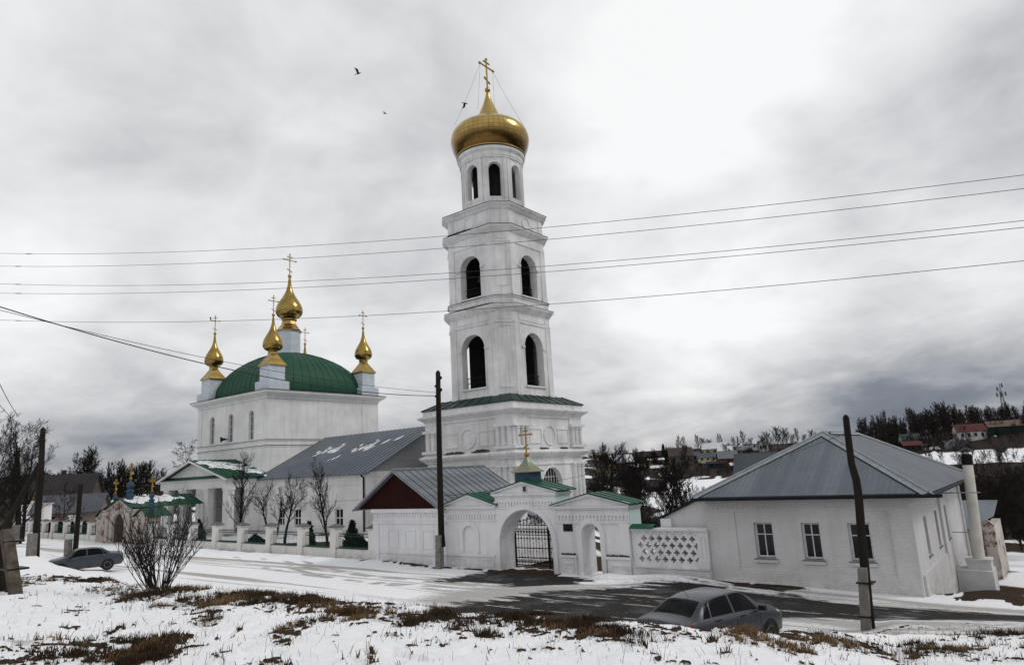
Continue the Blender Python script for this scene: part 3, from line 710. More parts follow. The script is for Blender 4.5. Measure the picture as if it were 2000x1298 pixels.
# refectory
RX0, RX1, RY0, RY1, RZE, RZR = -69.97, -51.6, 43.0, 60.9, 5.75, 10.15
RYC = 52.0
r = MB()
rw = [(-66.3, -65.05), (-61.9, -60.65), (-55.6, -54.35)]; rw = [(-63.85, -62.55), (-60.05, -58.8), (-56.7, -55.45)]
rw2 = []
for a, b in ((544, 556), (574, 588), (654, 670)):
    rw2.append((on_y(a, 1010, RY0)[0], on_y(b, 1010, RY0)[0]))
door = (on_y(485, 1020, RY0)[0], on_y(493, 1020, RY0)[0])
r.gridwall(RX0, RX1, -.8, RZE, [(a, b, .75, 2.38) for a, b in rw2] + [(door[0], door[1], .3, 2.9)], fY(RY0), 0, .45)
r.prism([(RY0+.45, -.8), (RY1, -.8), (RY1, RZE), (RY0+.45, RZE)], fX(RX1), 0, .45)
r.prism(rect(RX0, RX1-.45, -.8, RZE), fYn(RY1), 0, .45)
r.box(RX0, RX1+.05, RY0-.06, RY0-.002, 4.6, 4.72); r.box(RX0, RX1+.08, RY0-.12, RY0-.002, 5.35, 5.75)
r.box(RX1+.002, RX1+.07, RY0, RY1, 5.3, 5.75)
ro = r.build('refectory', M['church'], church)
g = MB(); g.prism([(RY0+.1, RZE), (RY1-.1, RZE), (RYC, RZR-.15)], fX(RX1-.1), 0, .2); g.build('gable', plain('grey_gable_boards', (.36, .355, .36), (.28, .278, .28), 2, .8, stretch=(.2, .2, 5)), ro)
g = MB(); e = .45
sl0 = (RZR-RZE)/(RYC-RY0)
zl = RZE - sl0*e
g.plate([(RX0-.0, RY0-e, zl+.1), (RX1+.5, RY0-e, zl+.1), (RX1+.5, RYC, RZR+.1), (RX0, RYC, RZR+.1)], .12)
g.plate([(RX1+.5, RYC+.01, RZR+.1), (RX1+.5, RY1+e, zl+.1), (RX0, RY1+e, zl+.1), (RX0, RYC+.01, RZR+.1)][::-1], .12)
g.ribs((RX0, RY0-e, zl+.1), (RX1+.5, RY0-e, zl+.1), (RX1+.5, RYC, RZR+.1), (RX0, RYC, RZR+.1), 27, .028, .06)
rf = g.build('roof', M['grey'], ro)
def snow_streaks(mb, o, u, v, cells, n, L, wd, seed):
    rg = random.Random(seed); o, u, v = [np.array(q, float) for q in (o, u, v)]
    nr = np.cross(u, v); nr /= np.linalg.norm(nr); nr = nr if nr[2] > 0 else -nr
    for cu, cv, ru, rv, k in cells:
        for i in range(k):
            a = cu + rg.gauss(0, ru); b = cv + rg.gauss(0, rv); l = L*rg.uniform(.4, 1.3); ww = wd*rg.uniform(.6, 1.5); sk = rg.uniform(-.1, .1)
            pts = []
            for q in range(9):
                an = 2*math.pi*q/9; kk = rg.uniform(.75, 1.2)
                pts.append(o + u*(a+ww*math.cos(an)*kk + sk*math.sin(an)) + v*(b+l*math.sin(an)*kk) + nr*(.012 + .0022*(i % 9)))
            top = [p*.0 + (p-(o+u*a+v*b))*.8 + (o+u*a+v*b) + nr*.03 for p in pts]
            mb.rings([[tuple(p) for p in pts], [tuple(p) for p in top]], cap0=False)
M['snow'] = plain('roof_snow', (.80, .81, .83), (.70, .71, .73), 3, .85, bump=.3)
sv = np.array([0, RYC-RY0+e, RZR-zl]); sv = sv/np.linalg.norm(sv); SL = math.hypot(RYC-RY0+e, RZR-zl)
for cell_ in [(6.6, SL*.60, .6, .4, 24), (4.7, SL*.52, .4, .5, 9), (12.2, SL*.60, .8, .45, 30), (15.6, SL*.72, .3, .2, 6), (14.2, SL*.66, .2, .2, 3), (9.3, SL*.35, .6, .3, 3)]: sn = MB(); snow_streaks(sn, (RX0, RY0-e, zl+.1), (1, 0, 0), sv, [cell_], 0, .42, .17, 4); sn.build('snow_patch', M['snow'], rf)
for a, b in rw2:
    f = MB(); z0, z1 = .75, 2.38
    f.slab(rect(a, b, z0, z1), [rect(a+.10, (a+b)/2-.05, z0+.1, z0+.72), rect((a+b)/2+.05, b-.10, z0+.1, z0+.72), rect(a+.10, (a+b)/2-.05, z0+.82, z1-.08), rect((a+b)/2+.05, b-.10, z0+.82, z1-.08)], fY(RY0+.12), 0, .08)
    fo = f.build('window', M['frame'], ro)
    q = MB(); q.prism(rect(a+.02, b-.02, z0+.02, z1-.02), fY(RY0+.16), 0, .01); q.build('pane', M['glass'], fo)
q = MB(); q.prism(rect(door[0]+.02, door[1]-.02, .3, 2.88), fY(RY0+.2), 0, .05); q.build('door', M['lead'], ro)
q = MB(); q.tube([(RX1-.3, RY0-.5, 5.45), (RX1-.3, RY0-.18, 5.2), (RX1-.3, RY0-.18, .3)], .09, 8); q.build('downpipe', M['lead'], ro)
# west vestibule between refectory and tower
q = MB(); q.box(RX1+.01, -47.3, 46.6, 57.6, -.5, 5.2); q.box(RX1+.01, -47.3, 46.5, 46.6-.003, 4.4, 4.5)
ve = q.build('vestibule', M['church'], church)
q = MB(); q.plate([(RX1+.15, 46.3, 5.2), (-47.3, 46.3, 5.2), (-47.3, 52, 6.6), (RX1+.15, 52, 6.6)], .1); q.plate([(RX1+.15, 57.9, 5.2), (RX1+.15, 52, 6.58), (-47.3, 52, 6.58), (-47.3, 57.9, 5.2)], .1); q.build('roof', M['grey'], ve)
# south portico
PX0, PX1, PY = -84.0, -69.6, 38.9
q = MB()
q.box(PX0, PX1, PY, PY+.8, 4.95, 5.75); q.box(PX0-.08, PX1+.08, PY-.08, PY+.88, 5.75, 6.0); q.box(PX0, PX0+.8, PY+.8, YS, 4.95, 5.75); q.box(PX1-.8, PX1, PY+.8, YS-.01, 4.95, 5.75)
q.box(PX0+.1, PX1-.1, PY+.1, YS, -.4, .25)
q.prism([(PX0+.3, 6.0), (PX1-.3, 6.0), ((PX0+PX1)/2, 7.95)], fY(PY+.35), 0, .25)
po = q.build('portico', M['church'], church)
for a, b in ((318, 327), (347, 361), (395, 404), (433, 444)):
    x0, x1 = on_y(a, 1000, PY)[0], on_y(b, 1000, PY)[0]
    q = MB(); q.box(x0, x1, PY+.06, PY+.75, .25, 4.95); q.box(x0-.07, x1+.07, PY, PY+.81, 4.7, 4.94); q.box(x0-.07, x1+.07, PY, PY+.81, .252, .5); q.build('pier', M['church'], po)
for x in (-73.2, -77.6): q = MB(); q.box(x-.45, x+.45, PY+3.2, PY+4.2, .25, 4.95); q.build('inner_pier', M['church'], po)
q = MB(); q.box(-69.9, -69.65, 41.2, 43.9, .25, 4.95); q.build('side_wall', M['church'], po)
q = MB(); q.box(-75.9, -74.1, YS-.06, YS-.005, .3, 3.4); q.box(-80.6, -78.9, YS-.06, YS-.005, .3, 3.4); q.box(-71.9, -70.6, YS-.06, YS-.005, .3, 3.4); q.build('door', M['dark'], po)
q = MB(); pm = (PX0+PX1)/2; zr = 8.15; ze = 6.02
q.plate([(pm, PY-.3, zr), (PX0-.55, PY-.3, ze), (PX0-.55, YS-.02, ze), (pm, YS-.02, zr)], .1)
q.plate([(PX1+.55, PY-.3, ze), (pm+.003, PY-.3, zr), (pm+.003, YS-.02, zr), (PX1+.55, YS-.02, ze)], .1)
q.ribs((PX1+.55, PY-.3, ze), (PX1+.55, YS-.02, ze), (pm, YS-.02, zr), (pm, PY-.3, zr), 9, .025, .05)
q.plate([(PX0+.2, PY-.25, 6.02), (PX1-.2, PY-.25, 6.02), (PX1-.5, PY+.34, 6.32), (PX0+.5, PY+.34, 6.32)], .03)
rp_ = q.build('roof', M['green'], po)
sv2 = np.array([pm-PX1-.55, 0, zr-ze]); L2 = np.linalg.norm(sv2); sv2 /= L2
for cell_ in [(1.1, L2*.82, .5, .6, 20), (2.4, L2*.62, .8, 1.1, 34), (3.9, L2*.5, .6, 1.4, 26), (4.6, L2*.25, .35, .7, 14)]: sn = MB(); snow_streaks(sn, (PX1+.55, PY-.3, ze), (0, 1, 0), sv2, [cell_], 0, .5, .4, 9); sn.build('snow_patch', M['snow'], rp_)
# white raking cornice of the pediment
q = MB(); 
for s in (-1, 1):
    a = np.array([pm+s*(PX1-pm+.5), PY-.36, ze-.05]); b = np.array([pm, PY-.36, zr-.03])
    q.hull8([a, a+(0, .25, 0), b+(0, .25, 0), b, a+(0, 0, -.22), a+(0, .25, -.22), b+(0, .25, -.22), b+(0, 0, -.22)])
q.build('raking_cornice', M['church'], po)

# ------------------------------------------------------------------ the bell tower
TX, TY = -42.05, 52.1
tower = thing('bell_tower', 'tall white bell tower with gilded bulb dome and open arches', 'bell tower', (TX, TY, 0))
def octp(a, c, o=0.0):
    a = a+o; c = c + o*.586
    return [(TX-a+c, TY-a), (TX+a-c, TY-a), (TX+a, TY-a+c), (TX+a, TY+a-c), (TX+a-c, TY+a), (TX-a+c, TY+a), (TX-a, TY+a-c), (TX-a, TY-a+c)]
def octring(mb, a, c, prof, mi=0): mb.rings([[(x, y, z) for x, y in octp(a, c, o)] for o, z in prof], mi)
def sqring(mb, a, prof, mi=0): mb.rings([[(TX-a-o, TY-a-o, z), (TX+a+o, TY-a-o, z), (TX+a+o, TY+a+o, z), (TX-a-o, TY+a+o, z)] for o, z in prof], mi)
B = 5.3
b = MB()
sw = arch(TY-1.75, TY+1.75, 1.0, 4.9, 16)                                # big arched window in the west face (only its head shows)
b.prism(rect(TX-B, TX+B, -1, 10.2), fY(TY-B), 0, .6)
b.slab(rect(TY-B+.6, TY+B, -1, 10.2), [arch(TY-1.55, TY+1.55, 1.6, 5.25, 16)], fX(TX+B), 0, .6)
b.prism(rect(TY-B+.6, TY+B, -1, 10.2), fXn(TX-B), 0, .6)
b.prism(rect(TX-B+.6, TX+B-.6, -1, 10.2), fYn(TY+B), 0, .6)
def pil(u0, u1, z0, z1, t, faces='sr', bb=None):
    for f in faces:
        for s in ((u0, u1), (-u1, -u0)):
            if f == 's': (bb or b).box(TX+s[0], TX+s[1], TY-B-t, TY-B-.002, z0, z1)
            else: (bb or b).box(TX+B+.002, TX+B+t, TY+max(s[0], -B+.001), TY+s[1], z0, z1)
# clustered half columns at the corners, two storeys
pil(3.35, B+.10, -1, 5.55, .10); pil(3.35, B+.10, 7.25, 10.0, .10); pil(3.3, B+.16, 6.15, 7.0, .16)
for z0, z1 in ((-1, 5.45), (7.3, 8.95)):
    for u in (3.65, 4.3, 4.95):
        for s in (-1, 1):
            for f in 'sr':
                cx, cy = (TX+s*u, TY-B-.14) if f == 's' else (TX+B+.14, TY+s*u)
                b.lathe([(.21, z0), (.21, z1-.22), (.27, z1-.2), (.27, z1-.1), (.22, z1-.1), (.30, z1)], cx, cy, 12)
pil(3.3, B+.33, 8.95, 9.2, .33); pil(3.3, B+.33, 5.45, 5.65, .33); pil(3.3, B+.38, 7.02, 7.28, .38)
# panels and roundels of the upper storey
for f, mp in (('s', lambda u, v, w: (TX+u, TY-B+w, v)), ('r', lambda u, v, w: (TX+B-w, TY+u, v))):
    def fr(u0, u1, v0, v1, t=.08):
        b.slab(rect(u0, u1, v0, v1), [rect(u0+t, u1-t, v0+t, v1-t)], mp, -.06, -.002)
    fr(-3.1, -1.25, 7.4, 8.75); fr(1.25, 3.1, 7.4, 8.75)
    ring = lambda rr: [(rr*math.cos(2*math.pi*i/28), 8.15+rr*math.sin(2*math.pi*i/28)) for i in range(28)]
    b.slab(ring(.92), [ring(.80)], mp, -.08, -.002)
    archband(b, -1.55, 1.55, 3.2, 5.25, .22, mp, -.1, -.002) if f == 'r' else None
base = b.build('base_storey', M['white'], tower)
k = MB()
sqring(k, B, [(.0, 9.7), (.12, 9.75), (.12, 9.95), (.34, 10.15), (.6, 10.32), (.66, 10.42), (.66, 10.5), (.25, 10.6), (.25, 11.1), (.0, 11.1)])
k.build('cornice', M['white'], tower)
k = MB(); sqring(k, B, [(.0, 6.2), (.2, 6.28), (.5, 6.5), (.56, 6.6), (.56, 6.68), (.1, 6.9)]); sqring(k, B, [(.0, 5.5), (.1, 5.52), (.1, 5.66), (0, 5.7)]); k.build('string_course', M['white'], tower)
k = MB(); gm = [(-.0, 0)]
k.slab(rect(TY-1.6, TY+1.6, 1.6, 5.3), [], fX(TX+B-.45), 0, .02, 0); gl = k.build('window', M['glass'], tower)
k = MB()
for i in range(-3, 4): k.box(TX+B-.44, TX+B-.38, TY+i*.42-.03, TY+i*.42+.03, 1.6, 5.2)
for zz in (2.6, 3.6, 4.4): k.box(TX+B-.43, TX+B-.39, TY-1.5, TY+1.5, zz-.03, zz+.03)
k.build('glazing_bar', M['frame'], gl)
k = MB()                                                                 # green skirt roof, rising to the second storey
o0 = [(TX-B-.36, TY-B-.36, 11.12), (TX+B+.36, TY-B-.36, 11.12), (TX+B+.36, TY+B+.36, 11.12), (TX-B-.36, TY+B+.36, 11.12)]
i0 = [(TX-4.1, TY-4.1, 11.95), (TX+4.1, TY-4.1, 11.95), (TX+4.1, TY+4.1, 11.95), (TX-4.1, TY+4.1, 11.95)]
k.rings([[(x, y, z-.06) for x, y, z in o0], o0, i0])
for i in range(4):
    j = (i+1) % 4; k.ribs(o0[i], o0[j], i0[j], i0[i], 8, .03, .05)
k.build('skirt_roof', M['greend'], tower)
M['moss'] = plain('mossy_ledge', (.035, .034, .028), (.10, .095, .085), 4, .95)
def tier(name, a, c, z0, z1, ar, zs0, zt, hw, zi, cols):
    t = MB()
    for f, mp in (('s', lambda u, v, w: (TX+u, TY-a+w, v)), ('r', lambda u, v, w: (TX+a-w, TY+u, v)), ('n', lambda u, v, w: (TX+u, TY+a-w, v)), ('l', lambda u, v, w: (TX-a+w, TY+u, v))):
        lim = a-c
        t.slab(rect(-lim, lim, z0, z1), [arch(-hw, hw, zs0, zt, 16)] if f in 'srl' else [], mp, 0, .75)
        if f in 'sr':
            archband(t, -hw, hw, zs0, zt, .13, mp, -.05, -.002, 16)
            for s in (-1, 1):
                u0, u1 = sorted((s*(lim-.75), s*lim)); t.prism(rect(u0, u1, z0, zi), mp, -.07, -.002)
                u0, u1 = sorted((s*hw, s*(hw+.45))); t.prism(rect(u0, u1, zt-hw-.12, zt-hw+.05), mp, -.12, -.052)
                u0, u1 = sorted((s*(lim-.8), s*(lim+.02))); t.prism(rect(u0, u1, z0, z0+.55), mp, -.13, -.072)
            t.prism(rect(-hw-.12, hw+.12, zs0-.16, zs0-.02), mp, -.16, -.002)
            for u0, u1 in cols: t.slab(rect(u0, u1, zi+.22, z1-.25), [rect(u0+.07, u1-.07, zi+.29, z1-.32)], mp, -.05, -.002)
    P = octp(a, c)
    for i in (1, 3, 5, 7):
        p, q = np.array(P[i]), np.array(P[(i+1) % 8]); n = np.array([p[1]-q[1], q[0]-p[0]]); n /= np.linalg.norm(n)
        n = n if np.dot(n, np.array([TX, TY])-p) > 0 else -n
        t.hull8([(*p, z0), (*q, z0), (*(q+n*.6), z0), (*(p+n*.6), z0), (*p, z1), (*q, z1), (*(q+n*.6), z1), (*(p+n*.6), z1)])
        if i == 1:                                                       # panel on the chamfer facing the street corner
            e = (q-p)/np.linalg.norm(q-p); L = np.linalg.norm(q-p)
            mp = lambda u, v, w: (*(p+e*u+n*w), v)
            t.slab(rect(.25, L-.25, z0+1.0, zi-.35), [rect(.32, L-.32, z0+1.07, zi-.42)], mp, -.05, -.002)
            t.slab(rect(.25, L-.25, zi+.22, z1-.25), [rect(.32, L-.32, zi+.29, z1-.32)], mp, -.05, -.002)
    octring(t, a, c, [(0, zi-.12), (.08, zi-.08), (.08, zi+.06), (0, zi+.1)])
    o = t.build(name, M['white'], tower)
    d = MB(); k_ = a-.9  # near-black panels added so the arches look shaded inside
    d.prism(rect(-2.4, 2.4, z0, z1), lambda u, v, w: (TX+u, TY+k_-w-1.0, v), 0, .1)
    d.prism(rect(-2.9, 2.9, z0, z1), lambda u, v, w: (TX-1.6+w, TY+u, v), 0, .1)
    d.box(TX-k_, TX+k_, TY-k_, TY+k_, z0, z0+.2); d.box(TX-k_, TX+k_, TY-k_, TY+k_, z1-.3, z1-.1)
    d.build('loft_shade_panel', M['dark'], o)
    for P_ in (lambda u, z: (TX+u, TY-a+.62, z), lambda u, z: (TX+a-.62, TY+u, z)):   # timber guards in the openings
        n_ = MB()
        for zz in (zs0+.6, zs0+1.1): n_.tube([P_(-hw, zz), P_(hw, zz)], .035, 5)
        for i in range(9): u = -hw + (i+.5)*2*hw/9; n_.tube([P_(u, zs0), P_(u, zs0+1.1)], .02, 4)
        n_.build('guard_rail', M['darkwood'], o)
    return o
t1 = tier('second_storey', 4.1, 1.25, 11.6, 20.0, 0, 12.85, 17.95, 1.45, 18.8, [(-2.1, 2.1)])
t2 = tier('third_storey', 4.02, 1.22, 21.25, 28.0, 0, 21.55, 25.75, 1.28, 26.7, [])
k = MB(); octring(k, 4.1, 1.25, [(0, 19.7), (.12, 19.8), (.3, 20.0), (.5, 20.25), (.52, 20.38), (.1, 20.5), (.02, 20.52), (.02, 21.1), (.14, 21.15), (.14, 21.25), (-.3, 21.28)])
k.build('cornice', M['white'], tower)
k = MB(); octring(k, 4.1, 1.25, [(.54, 20.382), (.54, 20.42), (.0, 20.55)]); octring(k, 4.1, 1.25, [(.17, 21.255), (.17, 21.3), (-.2, 21.33)]); k.build('ledge_flashing', M['moss'], tower)
k = MB(); octring(k, 4.02, 1.22, [(0, 27.55), (.12, 27.65), (.3, 27.85), (.48, 28.05), (.5, 28.2), (-.05, 28.35), (-.05, 29.85), (.1, 29.95), (.25, 30.15), (.46, 30.3), (.48, 30.42), (-.8, 30.55)])
for f, mp in (('s', lambda u, v, w: (TX+u, TY-3.97+w, v)), ('r', lambda u, v, w: (TX+3.97-w, TY+u, v))):
    ring = lambda rr: [(rr*math.cos(2*math.pi*i/24), 29.1+rr*math.sin(2*math.pi*i/24)) for i in range(24)]
    k.slab(ring(.62), [ring(.54)], mp, -.07, -.002)
    for s in (-1, 1):
        u0, u1 = sorted((s*2.1, s*2.75)); k.prism(rect(u0, u1, 28.4, 29.85), mp, -.07, -.002)
at_ = k.build('attic', M['white'], tower)
k = MB(); octring(k, 4.02, 1.22, [(.53, 28.205), (.53, 28.25), (.0, 28.4)]); octring(k, 4.02, 1.22, [(.51, 30.425), (.51, 30.47), (-.7, 30.75)]); k.build('ledge_flashing', M['lead'], at_)
k = MB()                                                                 # overgrown dirt on the ledges
rg = random.Random(3)
for (z, off, lst) in ((6.92, .28, [(-2.9, -.4, .5), (.5, 2.6, .62)]), (20.55, .32, [(-2.2, 2.9, .22)]), (28.42, .3, [(-2.6, .5, .25)])):
    aa = B if z < 10 else 4.05
    for u0, u1, hh in lst:
        for i in range(int((u1-u0)*60)):
            u = rg.uniform(u0, u1); e = 1-abs((u-(u0+u1)/2)/((u1-u0)/2))**3
            s = hh*e*rg.uniform(.1, .62); yy = TY-aa-rg.uniform(.02, off)
            k.hull8([(TX+u-.05, yy-.04, z-.05), (TX+u+.05, yy-.04, z-.05), (TX+u+.05, yy+.04, z-.05), (TX+u-.05, yy+.04, z-.05)] + [(TX+u-.04+rg.uniform(-.06, .06), yy-.03, z+s*.6), (TX+u+.03, yy-.02, z+s*.6), (TX+u+.02, yy+.02, z+s*.6), (TX+u-.02, yy+.03, z+s*.6)])
for u0, u1 in ((-1.6, -.5), (1.6, 2.6)):
    for i in range(30):
        u = rg.uniform(u0, u1); s = rg.uniform(.03, .14); k.box(TX+B+.02, TX+B+.1+rg.uniform(0, .1), TY+u-.05, TY+u+.05, 6.85, 6.92+s)
k.build('ledge_moss', M['moss'], tower)
# drum with eight arched openings
dr = MB(); RD = 3.22; NS = 96
zlev = [30.5, 31.0, 31.05, 31.6, 36.2]
hwA = .215
def dpt(a, r, z): return (TX+r*math.cos(a), TY+r*math.sin(a), z)
cell = 2*math.pi/8
for s in range(8):
    a0 = s*cell
    # wall segment around one opening, in (angle, z), mapped onto the cylinder
    m_ = 16; outer = [(-cell/2+cell*i/m_, 31.0) for i in range(m_+1)] + [(cell/2-cell*i/m_, 36.6) for i in range(m_+1)]
    hole = arch(-hwA, hwA, 31.9, 35.55, 10, .7/.215)
    dr.slab(outer, [hole], lambda u, v, w: dpt(a0+u, RD-w, v), 0, .55)
    for q in (-1, 1):
        u0, u1 = sorted((q*.27, q*.375))
        dr.slab(rect(u0, u1, 31.1, 36.0), [], lambda u, v, w: dpt(a0+u, RD-w, v), -.06, -.004)
dr.lathe([(RD+.22, 30.5), (RD+.22, 30.85), (RD+.1, 30.95), (RD+.1, 31.2), (RD-.1, 31.25)], TX, TY, 64)
dr.lathe([(RD-.2, 36.05), (RD+.08, 36.1), (RD+.08, 36.3), (RD+.12, 36.32), (RD+.12, 36.75), (RD+.3, 36.9), (RD+.34, 37.0), (RD+.34, 37.2), (RD-.3, 37.3)], TX, TY, 64)
do = dr.build('drum', M['white'], tower, True, 30)
k = MB(); k.lathe([(2.0, 30.6), (2.0, 37.0)], TX, TY, 24); k.build('drum_shade_core', M['dark'], do)  # near-black cylinder standing for the shade behind the drum openings
k = MB(); k.lathe([(RD+.36, 37.205), (RD+.36, 37.28), (RD-.2, 37.4)], TX, TY, 64); k.build('ledge_flashing', M['moss'], do)
k = MB()
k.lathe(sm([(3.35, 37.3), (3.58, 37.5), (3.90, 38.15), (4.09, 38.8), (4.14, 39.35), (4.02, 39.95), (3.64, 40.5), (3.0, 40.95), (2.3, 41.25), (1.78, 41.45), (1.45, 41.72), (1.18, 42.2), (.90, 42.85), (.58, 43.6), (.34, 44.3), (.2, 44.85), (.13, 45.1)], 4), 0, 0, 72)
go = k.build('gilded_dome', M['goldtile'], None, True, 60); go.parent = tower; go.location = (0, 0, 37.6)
for v_ in go.data.vertices: v_.co.z -= 37.6
k = MB(); k.lathe([(3.30, 37.25), (3.62, 37.32), (3.62, 37.42), (3.3, 37.55)], TX, TY, 64); k.build('dome_rim', M['gold'], go)
k = MB(); k.ball((TX, TY, 45.32), .30, 16); k.lathe([(.10, 45.0), (.2, 45.08), (.1, 45.15)], TX, TY, 12); cross(k, TX, TY, 45.5, 3.5, .095, 1.12); cr = k.build('cross', M['gold'], tower, True, 50)
k = MB()
for sy, ex, ey in ((-1, -2.6, -2.6), (-1, 1.2, -3.2), (1, 2.6, 2.7), (1, -1.5, 3.0)):
    a = np.array([TX, TY+sy*1.05, 48.05]); e = np.array([TX+ex, TY+ey, 41.2 if abs(ex) > 2 else 41.3])
    k.tube([a+(e-a)*t - np.array([0, 0, .25*4*t*(1-t)]) for t in np.linspace(0, 1, 9)], .014, 4)
k.build('guy_chain', M['iron'], cr)
for x, y, z, s, lab in ((TX-.2, TY-2.2, 23.4, .55, 'small bronze bell hanging in the upper left arch of the bell tower'), (TX+2.4, TY+.3, 23.6, .6, 'bronze bell hanging in the upper right arch of the bell tower')):
    k = MB(); k.lathe([(s*.98, z), (s*.92, z+.08), (s*.72, z+s*.5), (s*.6, z+s*1.0), (s*.5, z+s*1.4), (s*.2, z+s*1.6), (.06, z+s*1.75), (.06, 27.9)], x, y, 24)
    tag(k.build('bell', plain('bronze_bell', (.09, .085, .05), (.05, .06, .045), 4, .35, .8), None, True, 40), lab, 'bell')
# ------------------------------------------------------------------ gateway with the iron gates
GY = 29.3
gate = thing('gateway', 'white three-part gateway with wide arch, black iron gates and small gilded cross', 'gateway', (-22.4, GY, 0))
AXL, AXR, AZT = -24.32, -20.85, 3.12
def pediment_section(name, x0, x1, ze, zt, za, holes, depth, dent, matn='gatew'):
    q = MB(); mp = fY(GY)
    q.slab(rect(x0, x1, -.9, ze), holes, mp, 0, depth)
    q.box(x0-.05, x1+.05, GY-.05, GY-.002, ze-.62, ze-.54)
    q.box(x0-.05, x1+.05, GY-.06, GY-.002, ze-.30, ze-.24)
    n = int((x1-x0)/.20)
    for i in range(n):
        u = x0+(i+.5)*(x1-x0)/n; q.box(u-.055, u+.055, GY-.05, GY-.002, ze-.50, ze-.302)
    q.box(x0-.07, x1+.07, GY-.09, GY+depth, ze, ze+.08); q.box(x0-.13, x1+.13, GY-.16, GY+depth, ze+.08, ze+.17)
    xm = (x0+x1)/2
    q.prism([(x0-.05, ze+.172), (x1+.05, ze+.172), (xm, za-.10)], fY(GY-.02), 0, depth)
    for s in (-1, 1):
        a = np.array([xm+s*((x1-x0)/2+.16), GY-.17, ze+.30]); b = np.array([xm, GY-.17, za]); dn = np.array([0, 0, -.13])
        q.hull8([a+dn, a+dn+(0, .15, 0), b+dn+(0, .15, 0), b+dn, a, a+(0, .15, 0), b+(0, .15, 0), b])
    o = q.build(name, M[matn], gate)
    r = MB(); e = .10
    L = (xm-(x1-x0)/2-.28, ze+.26); Rr = (xm+(x1-x0)/2+.28, ze+.26); T = (xm, za+.05); y0, y1 = GY-.24, GY+depth+.22
    r.plate([(T[0], y0, T[1]), (L[0], y0, L[1]), (L[0], y1, L[1]), (T[0], y1, T[1])], .045)
    r.plate([(Rr[0], y0, Rr[1]), (T[0]+.002, y0, T[1]), (T[0]+.002, y1, T[1]), (Rr[0], y1, Rr[1])], .045)
    r.ribs((Rr[0], y0, Rr[1]), (Rr[0], y1, Rr[1]), (T[0], y1, T[1]), (T[0], y0, T[1]), 3, .015, .03)
    r.build('roof', M['greenb'], o)
    return o
ce = pediment_section('central_arch', -24.55, -20.62, 3.72, 0, 4.56, [], 1.35, 1) if False else None
def arch_hole(x0, x1, zt, k=1.0): return arch(x0, x1, -.88, zt, 20, k)
ce = pediment_section('central_arch', -24.58, -20.55, 3.80, 0, 4.58, [arch_hole(AXL, AXR, AZT)], 1.35, 1)
le = pediment_section('side_wall', -28.25, -24.585, 3.15, 0, 3.98, [arch(-27.0, -26.0, .85, 2.3, 12)], 1.0, 1)
ri = pediment_section('side_wall', -20.54, -16.45, 3.10, 0, 3.86, [arch_hole(-19.10, -18.05, 2.44)], 1.2, 1)
q = MB(); mp = fY(GY)
archband(q, AXL, AXR, -.85, AZT, .26, mp, -.07, -.002, 24); q.build('archivolt', M['gatew'], ce)
q = MB(); archband(q, -27.0, -26.0, .85, 2.3, .22, mp, -.06, -.002); q.prism(rect(-27.0, -26.0, .85, 2.3), mp, .1, .3); 
q.box(-28.27, -24.7, GY-.08, GY-.002, .66, .78)
for u0, u1 in ((-28.0, -26.9), (-25.6, -24.8)): q.slab(rect(u0, u1, .15, .55), [rect(u0+.06, u1-.06, .21, .49)], mp, -.04, -.002)
q.build('blind_niche', M['gatew'], le)
q = MB(); archband(q, -19.10, -18.05, -.85, 2.44, .26, mp, -.06, -.002)
for u0, u1 in ((-20.35, -19.42), (-17.75, -16.42)):
    q.box(u0, u1, GY-.16, GY-.002, .82, .94); q.box(u0+.05, u1-.05, GY-.09, GY-.002, -.5, .82)
    q.slab(rect(u0+.18, u1-.18, .12, .58), [rect(u0+.25, u1-.25, .19, .51)], mp, -.13, -.092)
q.box(-16.95, -16.43, GY-.07, GY-.002, .94, 2.45); q.box(-20.45, -16.43, GY-.05, GY-.002, 2.42, 2.47)
q.build('archivolt', M['gatew'], ri)
q = MB()
for u0, u1 in ((-20.3, -19.5), (-17.7, -16.5)):
    rg = random.Random(int(u0*10))
    for i in range(70):
        u = rg.uniform(u0, u1); s = rg.uniform(.02, .10); q.box(u-.03, u+.03, GY-.15+rg.uniform(0, .1), GY-.10, .935, .94+s)
q.build('ledge_moss', M['moss'], ri)
# tinted inner side faces
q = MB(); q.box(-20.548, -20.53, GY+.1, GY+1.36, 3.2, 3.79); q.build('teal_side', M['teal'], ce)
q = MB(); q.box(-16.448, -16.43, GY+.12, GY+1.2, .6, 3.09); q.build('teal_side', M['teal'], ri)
q = MB(); q.box(-20.16, -19.62, GY-.035, GY-.003, 2.06, 2.52); pq = q.build('plaque', M['iron'], ri)
q = MB(); q.slab(rect(-20.14, -19.64, 2.08, 2.50), [rect(-20.12, -19.66, 2.10, 2.48)], fY(GY-.04), 0, .004); q.build('plaque_rim', M['lead'], pq)
q = MB(); q.slab(rect(-22.62, -22.30, 4.0, 4.36), [rect(-22.57, -22.35, 4.05, 4.31)], fY(GY-.06), 0, .035); ic = q.build('icon_frame', M['frame'], ce)
q = MB(); q.prism(rect(-22.57, -22.35, 4.05, 4.31), fY(GY-.03), 0, .006); q.build('icon_panel', plain('dark_icon', (.03, .03, .025), (.09, .07, .04), 9, .5), ic)
